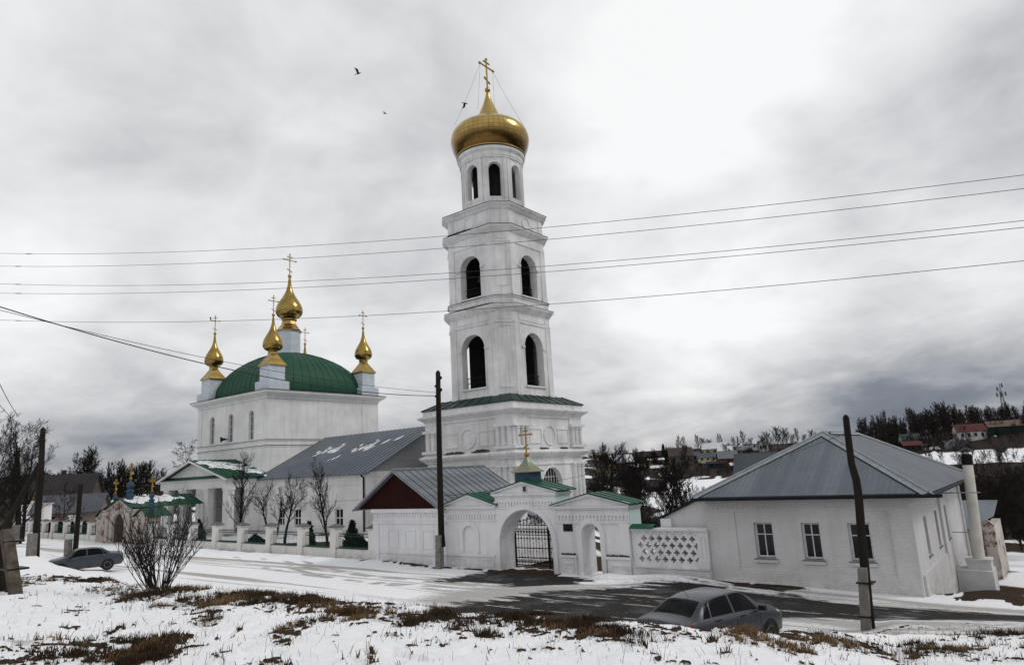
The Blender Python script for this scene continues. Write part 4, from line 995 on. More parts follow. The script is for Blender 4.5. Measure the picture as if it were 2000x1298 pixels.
# little blue cupola over the arch
CX, CY = -22.95, 30.25
q = MB(); q.lathe([(.78, 4.0), (.78, 5.02), (.86, 5.03), (.86, 5.08)], CX, CY, 6, 0, .25)
cu = q.build('cupola', M['blue'], gate)
q = MB(); q.lathe([(1.00, 5.03), (1.0, 5.07), (.78, 5.17), (.52, 5.34), (.32, 5.54), (.17, 5.74), (.09, 5.88)], CX, CY, 6, 0, .25); q.build('tent_roof', M['cone'], cu)
q = MB(); q.ball((CX, CY, 5.97), .15, 16); cross(q, CX, CY, 6.05, 1.36, .04, .40, 'x'); q.build('cross', M['goldpaint'], cu, True, 50)
# iron gate leaves
IY = GY+1.28
def scroll(mb, c, r, a0, turns, t=.012, n=14, sgn=1):
    mb.tube([(c[0]+sgn*r*(1-.75*i/n)*math.cos(a0+turns*2*math.pi*i/n), IY, c[1]+r*(1-.75*i/n)*math.sin(a0+turns*2*math.pi*i/n)) for i in range(n+1)], t, 4)
def leaf(x0, x1, inner):
    q = MB(); base_tube = q.tube; q.tube = lambda p, r, n=6, mi=0, cap=True: base_tube(p, r*1.55, n, mi, cap); zb, zt = .10, 2.30
    n = 11
    q.tube([(x0, IY, zb-.1), (x0, IY, zt+.25)], .032, 6); q.tube([(x1, IY, zb-.1), (x1, IY, zt+.30)], .026, 6)
    for zz in (zb+.03, zb+.42, 1.02, 1.86, zt-.08): q.tube([(x0, IY, zz), (x1, IY, zz)], .018, 5)
    for i in range(1, n):
        u = x0+(x1-x0)*i/n; rise = .10*(abs(i-n/2)/n)
        tall = i % 2 == 0
        q.tube([(u, IY, zb), (u, IY, zt+(.12 if tall else -.02))], .0105, 4)
        q.ball((u, IY, zt+(.15 if tall else 0)), .024, 6, 0, 1.8)
        for zz in (1.42, .86) if not tall else (1.5, .55): q.ball((u, IY, zz), .032, 6, 0, 1.7)
    for i in range(n):
        u = x0+(x1-x0)*(i+.5)/n; w = (x1-x0)/n*.46
        for s in (-1, 1):
            scroll(q, (u+s*w*.5, zb+.22), w*.85, math.pi/2, s*.9); scroll(q, (u+s*w*.5, 1.98), w*.85, -math.pi/2, s*.9); scroll(q, (u+s*w*.5, 1.73), w*.8, math.pi/2, -s*.8)
        q.tube([(u+w*1.0*math.cos(t), IY, 1.60+.10*math.sin(t)) for t in np.linspace(math.pi, 2*math.pi, 8)], .011, 4)
    # overthrow scrolls by the meeting posts
    xi = x1 if inner > 0 else x0; s = -inner
    for k_, (dx, dz, r_) in enumerate([(.22, .25, .20), (.2, .5, .14), (.5, .12, .13), (.12, .66, .09)]):
        for tt in np.linspace(0, 1, 2): scroll(q, (xi+s*dx, zt+dz), r_*(1-.35*tt), .5+tt*2.5, .9*s, .012, 14)
    q.tube([(xi+s*.75*math.cos(t), IY, zt-.05+.78*math.sin(t)) for t in np.linspace(0, math.pi/2, 10)], .014, 5)
    for k_ in range(9):
        f = (k_+.5)/9; u = x0+(x1-x0)*f; near_ = 1-abs(u-xi)/(x1-x0); hh_ = .10+.62*near_**1.6
        for j_ in range(1+int(hh_/.2)):
            scroll(q, (u, zt+.06+.19*j_), .085, .6+j_, .95*(1 if (k_+j_) % 2 else -1), .011, 12)
        q.tube([(u, IY, zt-.05), (u, IY, zt+hh_)], .009, 4); q.ball((u, IY, zt+hh_+.03), .03, 6, 0, 1.6)
    q.tube([(x0+(x1-x0)*t, IY, zt+.08+.62*(1-abs(x0+(x1-x0)*t-xi)/(x1-x0))**1.6) for t in np.linspace(0, 1, 12)], .013, 4)
    o = q.build('gate_leaf', M['iron'], gate)
    return o
xm_ = -22.05
l1 = leaf(-24.28, xm_-.03, 1); l2 = leaf(xm_+.03, -20.88, -1)
q = MB(); q.tube([(xm_, IY, .0), (xm_, IY, 3.0)], .04, 6); q.ball((xm_, IY, 3.03), .06, 8, 0, 1.8); q.box(xm_-.02, xm_+.1, IY-.06, IY-.02, 1.1, 1.3); q.build('meeting_post', M['iron'], l1)

# ------------------------------------------------------------------ gatehouse with the red gable
gh = thing('gatehouse', 'low white gatehouse with dark red board gable and pale zinc roof', 'gatehouse', (-31.5, GY+4, 0))
hx0, hx1, hy1, hz = -34.6, -28.27, 37.0, 3.30
q = MB(); mp = fY(GY-.0)
q.slab(rect(hx0, hx1, -.9, hz), [], mp, 0, .5); q.prism(rect(GY+.5, hy1, -.9, hz-.05), fX(hx1), 0, .4); q.prism(rect(GY+.5, hy1, -.9, hz-.05), fXn(hx0), 0, .4); q.prism(rect(hx0+.4, hx1-.4, -.9, hz-.05), fYn(hy1), 0, .4)
q.box(hx0-.06, hx1+.0, GY-.08, GY-.002, 2.38, 2.50); q.box(hx0-.04, hx1, GY-.06, GY-.002, .62, .70); q.box(hx0-.1, hx1, GY-.12, GY-.002, 3.02, 3.3)
n = 26
for i in range(n):
    u = hx0+(i+.5)*(hx1-hx0)/n
    q.hull8([(u-.10, GY-.05, 2.72), (u-.02, GY-.05, 2.72), (u-.02, GY-.002, 2.72), (u-.10, GY-.002, 2.72), (u+.0, GY-.05, 2.95), (u+.08, GY-.05, 2.95), (u+.08, GY-.002, 2.95), (u, GY-.002, 2.95)])
for u0, u1 in ((-33.2, -32.3), (-31.7, -30.8), (-30.2, -29.3)): q.slab(rect(u0, u1, .95, 2.0), [rect(u0+.05, u1-.05, 1.0, 1.95)], mp, -.03, -.002)
q.box(hx0-.02, hx0+.55, GY-.04, GY-.002, -.5, 2.38)
q.build('wall', M['gatew'], gh)
gx0, gx1, gxm, gz = -36.0, -28.2, -32.2, 5.55; ga = 3.24
q = MB(); q.prism([(gx0+.15, ga), (gx1-.1, ga), (gxm, gz-.05)], fY(GY-.14), 0, .06)
for i in range(38):
    u = gx0+.3+(i+.5)*(gx1-gx0-.5)/38; zt = ga + (gz-.05-ga)*(1-abs(u-gxm)/((gx1-gx0)/2))-.12
    if zt > ga+.1: q.box(u-.012, u+.012, GY-.155, GY-.142, ga+.02, zt)
q.build('gable', M['red'], gh)
q = MB(); y0, y1 = GY-.5, hy1+.4; zb = ga-.03
q.plate([(gxm, y0, gz), (gx0, y0, zb), (gx0, y1, zb), (gxm, y1, gz)], .07); q.plate([(gx1, y0, zb), (gxm+.003, y0, gz), (gxm+.003, y1, gz), (gx1, y1, zb)], .07)
q.ribs((gx1, y0, zb), (gx1, y1, zb), (gxm, y1, gz), (gxm, y0, gz), 14, .02, .045)
rf = q.build('roof', M['zinc'], gh)
q = MB(); q.tube([(gxm, y0, gz+.03), (gxm, y1, gz+.03)], .08, 6)
for s, x in ((-1, gx0), (1, gx1)):
    q.hull8([(x, y0-.03, zb-.12), (x, y0, zb-.12), (gxm, y0, gz-.12), (gxm, y0-.03, gz-.12), (x, y0-.03, zb+.03), (x, y0, zb+.03), (gxm, y0, gz+.03), (gxm, y0-.03, gz+.03)])
q.build('roof_trim', M['sill'], rf)
q = MB(); q.box(hx0, hx1, GY+.6, hy1-.5, 3.05, 3.2); q.build('soffit', M['lead'], gh)
q = MB(); q.box(-33.0, hx1, hy1+.02, 43.5, -.9, 2.06); wg = q.build('rear_wing', M['gatew'], gh)
q = MB(); q.plate([(hx1+.35, hy1+.45, 2.06), (hx1+.35, 43.7, 2.06), (-30.6, 43.7, 3.1), (-30.6, hy1+.45, 3.1)], .1); q.plate([(-33.2, hy1+.45, 2.06), (-30.6, hy1+.45, 3.09), (-30.6, 43.7, 3.09), (-33.2, 43.7, 2.06)], .1); q.build('roof', M['grey'], wg)

# ------------------------------------------------------------------ pierced wall with quatrefoil openings
lw = thing('pierced_wall', 'low white brick wall pierced by rows of quatrefoil openings', 'wall', (-14.5, 29.4, 0))
q = MB(); Y = 29.42; mp = fY(Y)
def quat(cx, cz, r=.098, d=.085):
    out = []
    for k_ in range(4):
        c = math.pi/2*k_
        for i in range(6):
            t = c - 1.95 + 3.9*i/5*1.0
            out.append((cx+d*math.cos(c)+r*.62*math.cos(t), cz+d*math.sin(c)+r*.62*math.sin(t)))
    return out
holes = []
for r_ in range(4):
    for i in range(8 if r_ % 2 else 7):
        u = -15.98 + i*.395 + (0 if r_ % 2 else .19); holes.append(quat(u, 1.78-r_*.30))
q.slab(rect(-16.42, -12.66, .55, 2.08), holes, mp, 0, .32)
q.box(-16.42, -12.66, Y-.12, Y+.4, -.9, .50); q.box(-16.42, -12.66, Y-.17, Y+.4, .50, .55+.0-.003)
q.box(-16.42, -12.66, Y-.06, Y+.40, 2.083, 2.14); q.box(-16.42, -12.66, Y-.12, Y+.44, 2.14, 2.24)
for i in range(10): q.hull8([(-16.2+i*.36, Y-.05, 1.97), (-16.1+i*.36, Y-.05, 1.97), (-16.1+i*.36, Y-.002, 1.97), (-16.2+i*.36, Y-.002, 1.97), (-16.12+i*.36, Y-.08, 2.08), (-15.98+i*.36, Y-.08, 2.08), (-15.98+i*.36, Y-.002, 2.08), (-16.12+i*.36, Y-.002, 2.08)])
q.box(-13.18, -12.66, Y-.05, Y-.002, .56, 2.08); q.slab(arch(-13.02, -12.78, 1.0, 1.95, 8), [arch(-12.98, -12.82, 1.04, 1.91, 8)], mp, -.08, -.052); q.box(-13.2, -12.66, Y-.14, Y-.052, .56, .9)
q.build('wall', M['gatew'], lw)
q = MB(); q.plate([(-16.40, Y-.25, 2.26), (-15.2, Y-.25, 2.26), (-15.2, Y+.1, 2.42), (-16.40, Y+.1, 2.42)], .03); q.plate([(-16.40, Y+.45, 2.26), (-16.4, Y+.1, 2.41), (-15.2, Y+.1, 2.41), (-15.2, Y+.45, 2.26)], .03); q.build('coping', M['greenb'], lw)
q = MB(); q.box(-15.12, -14.6, Y+.5, Y+.9, 1.5, 2.62); tag(q.build('gate_pier', M['gatew'], lw), None)

# ------------------------------------------------------------------ the white brick house
HY = 29.5; WX0, WX1, WYB, WZ = -12.65, -4.72, 44.0, 3.45
hs = thing('brick_house', 'white painted brick house with hipped corrugated grey roof', 'house', (-8.7, 36, 0))
wn = [(-10.66, -9.88), (-8.74, -8.02), (-7.0, -6.2)]; wz0, wz1 = 1.08, 2.5
q = MB(); mp = fY(HY)
q.slab(rect(WX0, WX1, -2.2, WZ), [rect(-11.42, -5.5, .6, 2.96)], mp, 0, .09)
q.slab(rect(-11.42, -5.5, .6, 2.96), [rect(a, b, wz0, wz1) for a, b in wn], mp, .05, .5)
q.slab(rect(WX0, -11.42, -2.2, WZ), [], mp, .09, .5); q.slab(rect(-5.5, WX1, -2.2, WZ), [], mp, .09, .5); q.slab(rect(-11.42, -5.5, -2.2, .6), [], mp, .09, .5); q.slab(rect(-11.42, -5.5, 2.96, WZ), [], mp, .09, .5)
sdw = [(31.85, 32.55), (34.85, 35.55), (37.9, 38.6)]
q.slab(rect(HY+.5, WYB, -3, WZ), [rect(a, b, 1.05, 2.52) for a, b in sdw], fX(WX1), 0, .5)
q.prism(rect(HY+.5, WYB, -3, WZ), fXn(WX0), 0, .4); q.prism(rect(WX0+.4, WX1-.5, -3, WZ), fYn(WYB), 0, .4)
for i in range(34):                                                    # sawtooth brick frieze
    u = WX0+.3+i*(WX1-WX0-.6)/33
    q.hull8([(u-.06, HY-.035, 3.05), (u-.03, HY-.035, 3.05), (u-.03, HY-.002, 3.05), (u-.06, HY-.002, 3.05), (u+.03, HY-.035, 3.2), (u+.06, HY-.035, 3.2), (u+.06, HY-.002, 3.2), (u+.03, HY-.002, 3.2)])
q.box(WX0-.0, WX1+.05, HY-.06, HY-.002, 3.24, WZ); q.box(WX1+.002, WX1+.06, HY, WYB, 3.2, WZ)
q.hull8([(WX1+.002, HY+.3, -2), (WX1+.16, HY+.3, -2), (WX1+.16, 36.2, -3), (WX1+.002, 36.2, -3), (WX1+.002, HY+.3, .62), (WX1+.09, HY+.3, .62), (WX1+.09, 36.2, .62), (WX1+.002, 36.2, .62)])
q.box(WX1+.002, WX1+.10, 36.3, 37.1, -2.5, 3.2)
q.build('wall', M['house'], hs)
def house_window(a, b, z0, z1, face, side=False):
    f = MB(); mp = fY(HY+.20) if not side else fX(WX1-.40)
    tr = z1-(z1-z0)*.34
    mpw = (a+b)/2
    f.slab(rect(a, b, z0, z1), [rect(a+.085, mpw-.022, z0+.09, tr-.02), rect(mpw+.022, b-.075, z0+.09, tr-.02), rect(a+.085, mpw-.022, tr+.02, z1-.08), rect(mpw+.022, b-.075, tr+.02, z1-.08)], mp, 0, .06)
    fo = f.build('window', M['frame'], hs)
    g = MB(); g.prism(rect(a+.02, b-.02, z0+.02, z1-.02), mp, .035, .045); g.build('pane', M['glass'], fo)
    s = MB()
    if not side:
        s.hull8([(a-.10, HY-.07, z0-.05), (b+.10, HY-.07, z0-.05), (b+.02, HY+.198, z0+.01), (a-.02, HY+.198, z0+.01), (a-.10, HY-.07, z0-.035), (b+.10, HY-.07, z0-.035), (b+.02, HY+.198, z0+.03), (a-.02, HY+.198, z0+.03)], 0)
        s.box(a-.08, b+.08, HY-.05, HY+.048, z0-.17, z0-.055, 1)
    else:
        s.box(WX1-.38, WX1+.06, a-.05, b+.05, z0-.06, z0-.003, 0)
    s.build('sill', [M['sill'], M['house']], fo)
for a, b in wn: house_window(a, b, wz0, wz1, 0)
for a, b in sdw: house_window(a, b, 1.05, 2.52, 0, True)
# hipped roof
ex0, ex1, ey0, ey1, ez = -13.0, -3.98, 28.95, 45.2, 3.60
ax_, ay0, ay1, az = -8.5, 33.95, 40.6, 6.13
q = MB(); th = .06
fr_ = [(ex0, ey0, ez), (ex1, ey0, ez), (ax_, ay0, az)]
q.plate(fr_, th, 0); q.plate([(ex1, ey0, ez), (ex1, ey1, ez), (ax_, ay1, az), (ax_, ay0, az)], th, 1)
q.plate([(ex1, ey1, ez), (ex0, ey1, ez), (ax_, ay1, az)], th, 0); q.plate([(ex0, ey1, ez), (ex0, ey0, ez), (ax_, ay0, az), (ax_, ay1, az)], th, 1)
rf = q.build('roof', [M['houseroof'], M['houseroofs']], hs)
q = MB()
def capstrip(a, b, w=.24):
    a, b = np.array(a, float), np.array(b, float); d = (b-a)/np.linalg.norm(b-a); s = np.cross(d, (0, 0, 1)); s /= np.linalg.norm(s)
    up = np.array([0, 0, 1.0])
    for sg in (-1, 1):
        dn = np.array([0, 0, -.10])
        q.hull8([a+up*.02, b+up*.02, b+s*sg*w+dn+up*.02, a+s*sg*w+dn+up*.02, a+up*.045, b+up*.045, b+s*sg*w+dn+up*.045, a+s*sg*w+dn+up*.045])
    q.tube([a+up*.05, b+up*.05], .045, 6)
capstrip((ex1, ey0, ez), (ax_, ay0, az)); capstrip((ex0, ey0, ez), (ax_, ay0, az)); capstrip((ax_, ay0, az), (ax_, ay1, az)); capstrip((ex1, ey1, ez), (ax_, ay1, az))
q.build('ridge_cap', M['ridge'], rf)
q = MB()
for i in range(96):                                                     # wavy lower edge along the hips (dark toothed line)
    t = (i+.5)/96
    for sx in (ex0, ex1):
        c = np.array([sx+(ax_-sx)*t, ey0+(ay0-ey0)*t, ez+(az-ez)*t]); s = 1 if sx < ax_ else -1
        c = c + np.array([s*.34, 0, -.0]); q.box(c[0]-.028, c[0]+.028, c[1]-.03, c[1]+.03, c[2]-.05+.012, c[2]+.02)
q.build('sheet_edge', M['lead'], rf)
q = MB()
q.box(ex0-.0, ex1+.42, ey0-.16, ey0-.02, ez-.16, ez-.03); q.box(ex1-.03, ex1+.09, ey0, ey1, ez-.14, ez-.05); q.box(ex0+.2, ex1-.1, ey0+.05, HY-.07, ez-.13, ez-.10)
q.box(WX1+.07, ex1-.05, ey0+.05, ey1-.1, ez-.12, ez-.09)
q.build('gutter', M['lead'], rf)
q = MB(); q.tube([(WX1+.12, 43.6, 3.4), (WX1+.12, 43.6, -1.3)], .06, 8); q.build('downpipe', M['frame'], hs)
q = MB(); q.tube([(WX1-.1, 36.9, 3.15), (-3.1, 36.9, 3.15)], .025, 6); q.build('wall_bracket', M['ridge'], hs)
# sloped lean-to end wall on the left
lt = MB(); lt.prism([(-15.0, -.9), (WX0-.003, -.9), (WX0-.003, 3.42), (-13.25, 3.42), (-15.0, 2.66)], fY(HY+.6), 0, .4)
lo = lt.build('lean_to', M['house'], hs)
q = MB(); q.hull8([(-15.25, HY+.45, 2.56), (-13.0, HY+.45, 3.53), (-13.0, HY+8, 3.53), (-15.25, HY+8, 2.56), (-15.25, HY+.45, 2.66), (-13.0, HY+.45, 3.63), (-13.0, HY+8, 3.63), (-15.25, HY+8, 2.66)]); q.build('roof', M['lead'], lo)

# chimney pipe standing by the house
ch = thing('chimney_pipe', 'white round flue pipe with black cowl on a stepped block beside the brick house', 'chimney', (-3.7, 39.2, -1))
q = MB(); q.tube([(-3.82, 39.3, .0), (-3.60, 39.3, 4.35)], [.245, .215], 20); q.build('flue', plain('whitewashed_flue', (.62, .61, .57), (.50, .48, .42), 1.5, .6), ch, True, 50)
q = MB(); q.tube([(-3.605, 39.3, 4.3), (-3.585, 39.3, 4.75)], .235, 18); q.tube([(-3.58, 39.3, 4.74), (-3.575, 39.3, 4.80)], .19, 12); q.lathe([(.34, 4.9), (.30, 4.95), (.03, 5.12)], -3.57, 39.3, 14)
for i in range(3): q.tube([(-3.57+.2*math.cos(i*2.1), 39.3+.2*math.sin(i*2.1), 4.7), (-3.57+.28*math.cos(i*2.1), 39.3+.28*math.sin(i*2.1), 4.93)], .015, 4)
q.build('cowl', M['iron'], ch, True, 40)
q = MB(); q.box(-4.3, -3.35, 38.9, 39.9, -.6, .02); q.box(-4.34, -3.31, 38.86, 39.94, -.04, .021+.03)
q.hull8([(-4.70, 38.5, -2.4), (-3.30, 38.5, -2.4), (-3.30, 40.2, -2.4), (-4.70, 40.2, -2.4), (-4.70, 38.5, -.38), (-3.30, 38.5, -.42), (-3.30, 40.2, -.42), (-4.70, 40.2, -.38)])
q.build('base_block', plain('painted_block', (.58, .58, .58), (.46, .46, .47), 1.2, .7), ch)
q = MB(); q.tube([(-4.7, 39.3, 1.2), (-3.5, 39.3, 1.2)], .02, 6); q.build('stay', M['ridge'], ch)

# ruined outbuilding beyond
ob = thing('ruined_shed', 'crumbling brick shed with peeling plaster and low grey roof behind the flue pipe', 'shed', (-.5, 47, -1.5))
oa = on_y(1884, 1050, 46.5)[0]; obx = on_y(1946, 1050, 46.5)[0]
q = MB()
def OG(px, py, Y): p = on_y(px, py, Y); return (p[0], p[1], p[2])
x0, x1 = on_y(1893, 1060, 45)[0], on_y(1947, 1060, 45)[0]; zt0 = on_y(1893, 1036, 45)[2]; zt1 = on_y(1945, 1012, 45)[2]
q.prism([(x0-3.5, -3), (x1, -3), (x1, zt1-.35), (x1-.35, zt1), (x0, zt0), (x0-3.5, zt0)], fY(45), 0, .5)
q.box(x1-.4, x1-.003, 45.5, 50, -3, zt1-.4)
q.build('wall', M['ruin'], ob)
q = MB(); q.plate([(x0-3.6, 44.6, zt0+.1), (x0+.1, 44.6, zt0+.12), (x1+.1, 44.7, zt1+.16), (x1+.1, 49, zt1+.7), (x0-3.6, 49, zt1+.7)], .08); q.build('roof', M['grey'], ob)
q = MB(); q.prism(arch(x0+.55, x1-.5, -2.8, zt1-.55, 8), fY(44.97), 0, .02); q.build('bricked_opening', plain('bare_red_brick', (.15, .06, .045), (.30, .25, .21), 5, .9), ob)

# ------------------------------------------------------------------ churchyard fences
def fence(label, xs_, y_of, z_of, loc, gaps=(), rail=True):
    f = thing('churchyard_fence', label, 'fence', loc)
    q = MB()
    for i in range(len(xs_)-1):
        a, b = xs_[i], xs_[i+1]
        ya, yb = y_of(a), y_of(b); za, zb_ = z_of(a), z_of(b)
        q.hull8([(a, ya, -1), (b, yb, -1), (b, yb+.45, -1), (a, ya+.45, -1), (a, ya, za+.68), (b, yb, zb_+.68), (b, yb+.45, zb_+.68), (a, ya+.45, za+.68)])
    q.build('base_wall', M['plaster'], f)
    q = MB()
    for i in range(len(xs_)-1):
        a, b = xs_[i], xs_[i+1]; ya, yb = y_of(a), y_of(b); za = z_of(a)
        q.hull8([(a, ya-.05, za+.683), (b, yb-.05, za+.683), (b, yb+.5, za+.683), (a, ya+.5, za+.683), (a, ya-.05, za+.71), (b, yb-.05, za+.71), (b, yb+.5, za+.71), (a, ya+.5, za+.71)])
    q.build('coping', M['rail'], f)
    for i, x in enumerate(xs_):
        y = y_of(x); z = z_of(x)
        q = MB(); q.box(x-.36, x+.36, y-.12, y+.58, z-1, z+.70); q.box(x-.30, x+.30, y-.06, y+.52, z+.70, z+1.92); q.box(x-.37, x+.37, y-.13, y+.59, z+1.92, z+2.02)
        p = q.build('pillar', M['plaster'], f)
        q = MB(); q.rings([[(x-r, y+.23-r, zz), (x+r, y+.23-r, zz), (x+r, y+.23+r, zz), (x-r, y+.23+r, zz)] for r, zz in ((.44, z+2.021), (.44, z+2.06), (.05, z+2.26))]); q.build('cap', M['cap'], p)
        if i < len(xs_)-1:
            a, b = x+.36, xs_[i+1]-.36; q = MB()
            yy = lambda u: y_of(u)+.22
            for zz in (.78, 1.45, 1.60): q.tube([(a, yy(a), z+zz), (b, yy(b), z+zz)], .026, 5)
            k_ = int((b-a)/.17)
            for j in range(k_+1):
                u = a+(b-a)*j/k_; q.tube([(u, yy(u), z+.7), (u, yy(u), z+1.70)], .013, 4)
            q.build('railing', M['rail'], f)
    return f
yl = lambda x: 30.0-.042*(x+39)
zl_ = lambda x: -.02
fence('white fence with dark green railings between the brick gate and the gatehouse', [-69.2, -65.0, -60.8, -56.4, -52.2, -47.9, -43.6, -39.6, -35.4], yl, zl_, (-52, 30.5, 0))
fl_ = fence('long white fence running to the far left beyond the brick gate', [-114.5, -111.8, -108.6, -106.6, -104.2, -101.0, -97.6, -93.2, -89.3, -85.3, -82.6], yl, lambda x: .0, (-98, 32.5, 0))
# cemetery-side gate piers with a sloping white wall and cross
cg = thing('yard_gate', 'tall white gate piers and sloping white wall with small gold cross at far left', 'gate', (-102, 34, 0))
q = MB()
for px, top, w_ in ((143, 1008, .55), (87, 984, .6)):
    p = on_y(px, 1040, 36.2); t_ = on_y(px, top, 36.2); q.box(p[0]-w_, p[0]+w_, 35.8, 36.7, -.5, t_[2]); q.box(p[0]-w_-.12, p[0]+w_+.12, 35.7, 36.8, t_[2]+.002, t_[2]+.18); q.build('pier', M['plaster'], cg); q = MB()
pa, pb, pc = on_y(40, 1000, 37), on_y(60, 980, 37), on_y(79, 1000, 37)
za, zb_ = on_y(44, 985, 37)[2], on_y(64, 978, 37)[2]
q.prism([(pa[0], -.5), (pc[0], -.5), (pc[0], zb_-1.2), (on_y(70, 1000, 37)[0], zb_), (on_y(59, 1000, 37)[0], zb_), (on_y(55, 1000, 37)[0], zb_-1.1), (on_y(50, 1000, 37)[0], za-.6), (on_y(48, 1000, 37)[0], za), (pa[0], za)], fY(37), 0, .6)
q.build('wall', M['plaster'], cg)
q = MB(); tp = on_y(64.5, 978, 37.3); cross(q, tp[0], 37.3, tp[2], on_y(64.5, 961, 37.3)[2]-tp[2], .07, .5, 'x'); q.build('cross', M['goldpaint'], cg)

# ------------------------------------------------------------------ old brick gate with blue cupolas and its canopy
og = thing('old_gate', 'peeling brick gate with arched passage and three small blue cupolas with gold crosses', 'gateway', (-77, 31.6, 0))
OY = 31.45; gc = -76.95
def og_pt(px, py): return on_y(px, py, OY)
q = MB()
q.slab(rect(-80.2, -73.6, -.9, 3.3), [arch(-78.3, -75.5, -.88, 2.95, 14)], fY(OY), 0, 1.6)
q.prism([(-80.2, 3.3), (-73.6, 3.3), (gc, 4.35)], fY(OY+.05), 0, 1.5)
q.box(-80.3, -73.5, OY-.12, OY-.002, 3.05, 3.2); q.box(-80.35, -73.45, OY-.2, OY-.002, 3.2, 3.3)
for s in (-1, 1):
    for u in (2.25, 2.85): q.lathe([(.22, -.5), (.22, 2.7), (.3, 2.75), (.3, 3.05)], gc+s*u+.05, OY-.1, 10)
ogc = q.build('central_arch', M['oldgate'], og)
for s, x0, x1 in ((-1, -82.5, -80.21), (1, -73.59, -70.4)):
    q = MB(); q.prism(rect(x0, x1, -.9, 2.55), fY(OY+.15), 0, 1.2); q.prism([(x0, 2.55), (x1, 2.55), ((x0+x1)/2, 3.3)], fY(OY+.2), 0, 1.1); q.box(x0-.05, x1+.05, OY+.05, OY+.148, 2.4, 2.55)
    so = q.build('side_bay', M['oldgate'], og)
    r = MB(); xm = (x0+x1)/2
    r.plate([(xm, OY, 3.4), (x0-.2, OY, 2.6), (x0-.2, OY+2.4, 2.6), (xm, OY+2.4, 3.4)], .05); r.plate([(x1+.2, OY, 2.6), (xm+.003, OY, 3.4), (xm+.003, OY+2.4, 3.4), (x1+.2, OY+2.4, 2.6)], .05); r.build('roof', M['greend'] if s < 0 else M['green'], so)
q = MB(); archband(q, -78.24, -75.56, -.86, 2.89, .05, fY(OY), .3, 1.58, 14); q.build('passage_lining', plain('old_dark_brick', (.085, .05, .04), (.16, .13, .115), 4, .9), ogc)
q = MB(); q.box(gc-.18, gc+.22, OY-.05, OY+.04, 3.35, 3.95); q.build('icon_board', plain('faded_red_icon', (.12, .03, .025), (.25, .2, .17), 6, .7), ogc)
q = MB(); z0 = 3.35; y1 = 38.7
q.plate([(gc+.3, OY-.2, 4.5), (-80.6, OY-.2, z0-.05), (-80.6, OY+2.2, z0-.05), (gc+.3, OY+2.2, 4.5)], .05)
q.plate([(-73.6, OY-.2, z0+.15), (gc+.303, OY-.2, 4.5), (gc+.303, y1, 4.55), (-73.6, y1, z0+.1)], .05)
q.plate([(gc+.3, OY+2.2, 4.5), (-78.9, OY+2.2, 3.75), (-78.9, y1, 3.75), (gc+.3, y1, 4.55)], .05)
q.ribs((-73.6, OY-.2, z0+.15), (-73.6, y1, z0+.1), (gc+.303, y1, 4.55), (gc+.303, OY-.2, 4.5), 7, .02, .05)
cr_ = q.build('canopy_roof', M['green'], og)
vv = np.array([gc+.303+73.6, 0, 4.5-z0-.15]); LL = np.linalg.norm(vv); vv /= LL
for cell_ in [(1.3, LL*.62, .5, .5, 18), (2.6, LL*.68, .7, .5, 26), (4.2, LL*.66, .5, .45, 18)]: sn = MB(); snow_streaks(sn, (-73.6, OY-.2, z0+.16), (0, 1, 0), vv, [cell_], 0, .6, .4, 12); sn.build('snow_patch', M['snow'], cr_)
for yy in (34.6, 36.6, 38.5):
    for x in (-73.9, -78.7): q = MB(); q.tube([(x, yy, -.2), (x, yy, 3.5)], .09, 8); q.build('canopy_post', M['frame'], cr_)
def blue_top(px, pz0, pd, prt, pct, s, label=None):
    # px axis pixel; z of base, of the bulb, of the ball, of the cross tip
    x = og_pt(px, 950)[0]; y = OY+.7
    q = MB(); q.lathe([(.55*s, pz0-1.3), (.55*s, pz0+.25*s), (.68*s, pz0+.26*s), (.62*s, pz0+.45*s), (.28*s, pz0+.7*s)], x, y, 8)
    o = q.build('cupola', M['blue'], og)
    q = MB(); q.lathe(sm([(.25*s, pz0+.68*s), (.52*s, pz0+.95*s), (.60*s, pz0+1.2*s), (.48*s, pz0+1.5*s), (.2*s, pz0+1.85*s), (.1*s, pz0+2.1*s)], 3), x, y, 14); q.build('onion_dome', M['blue'], o, True, 50)
    q = MB(); zb = pz0+2.1*s; q.ball((x, y, zb+.08), .17*s+.04, 10); cross(q, x, y, zb+.1, pct-zb-.1, .07, .42, 'x'); q.build('cross', M['goldpaint'], o, True, 50)
blue_top(241, 4.9, 0, 0, 7.9, .66); blue_top(213, 3.9, 0, 0, 6.35, .46); blue_top(283.5, 4.0, 0, 0, 6.3, .46)
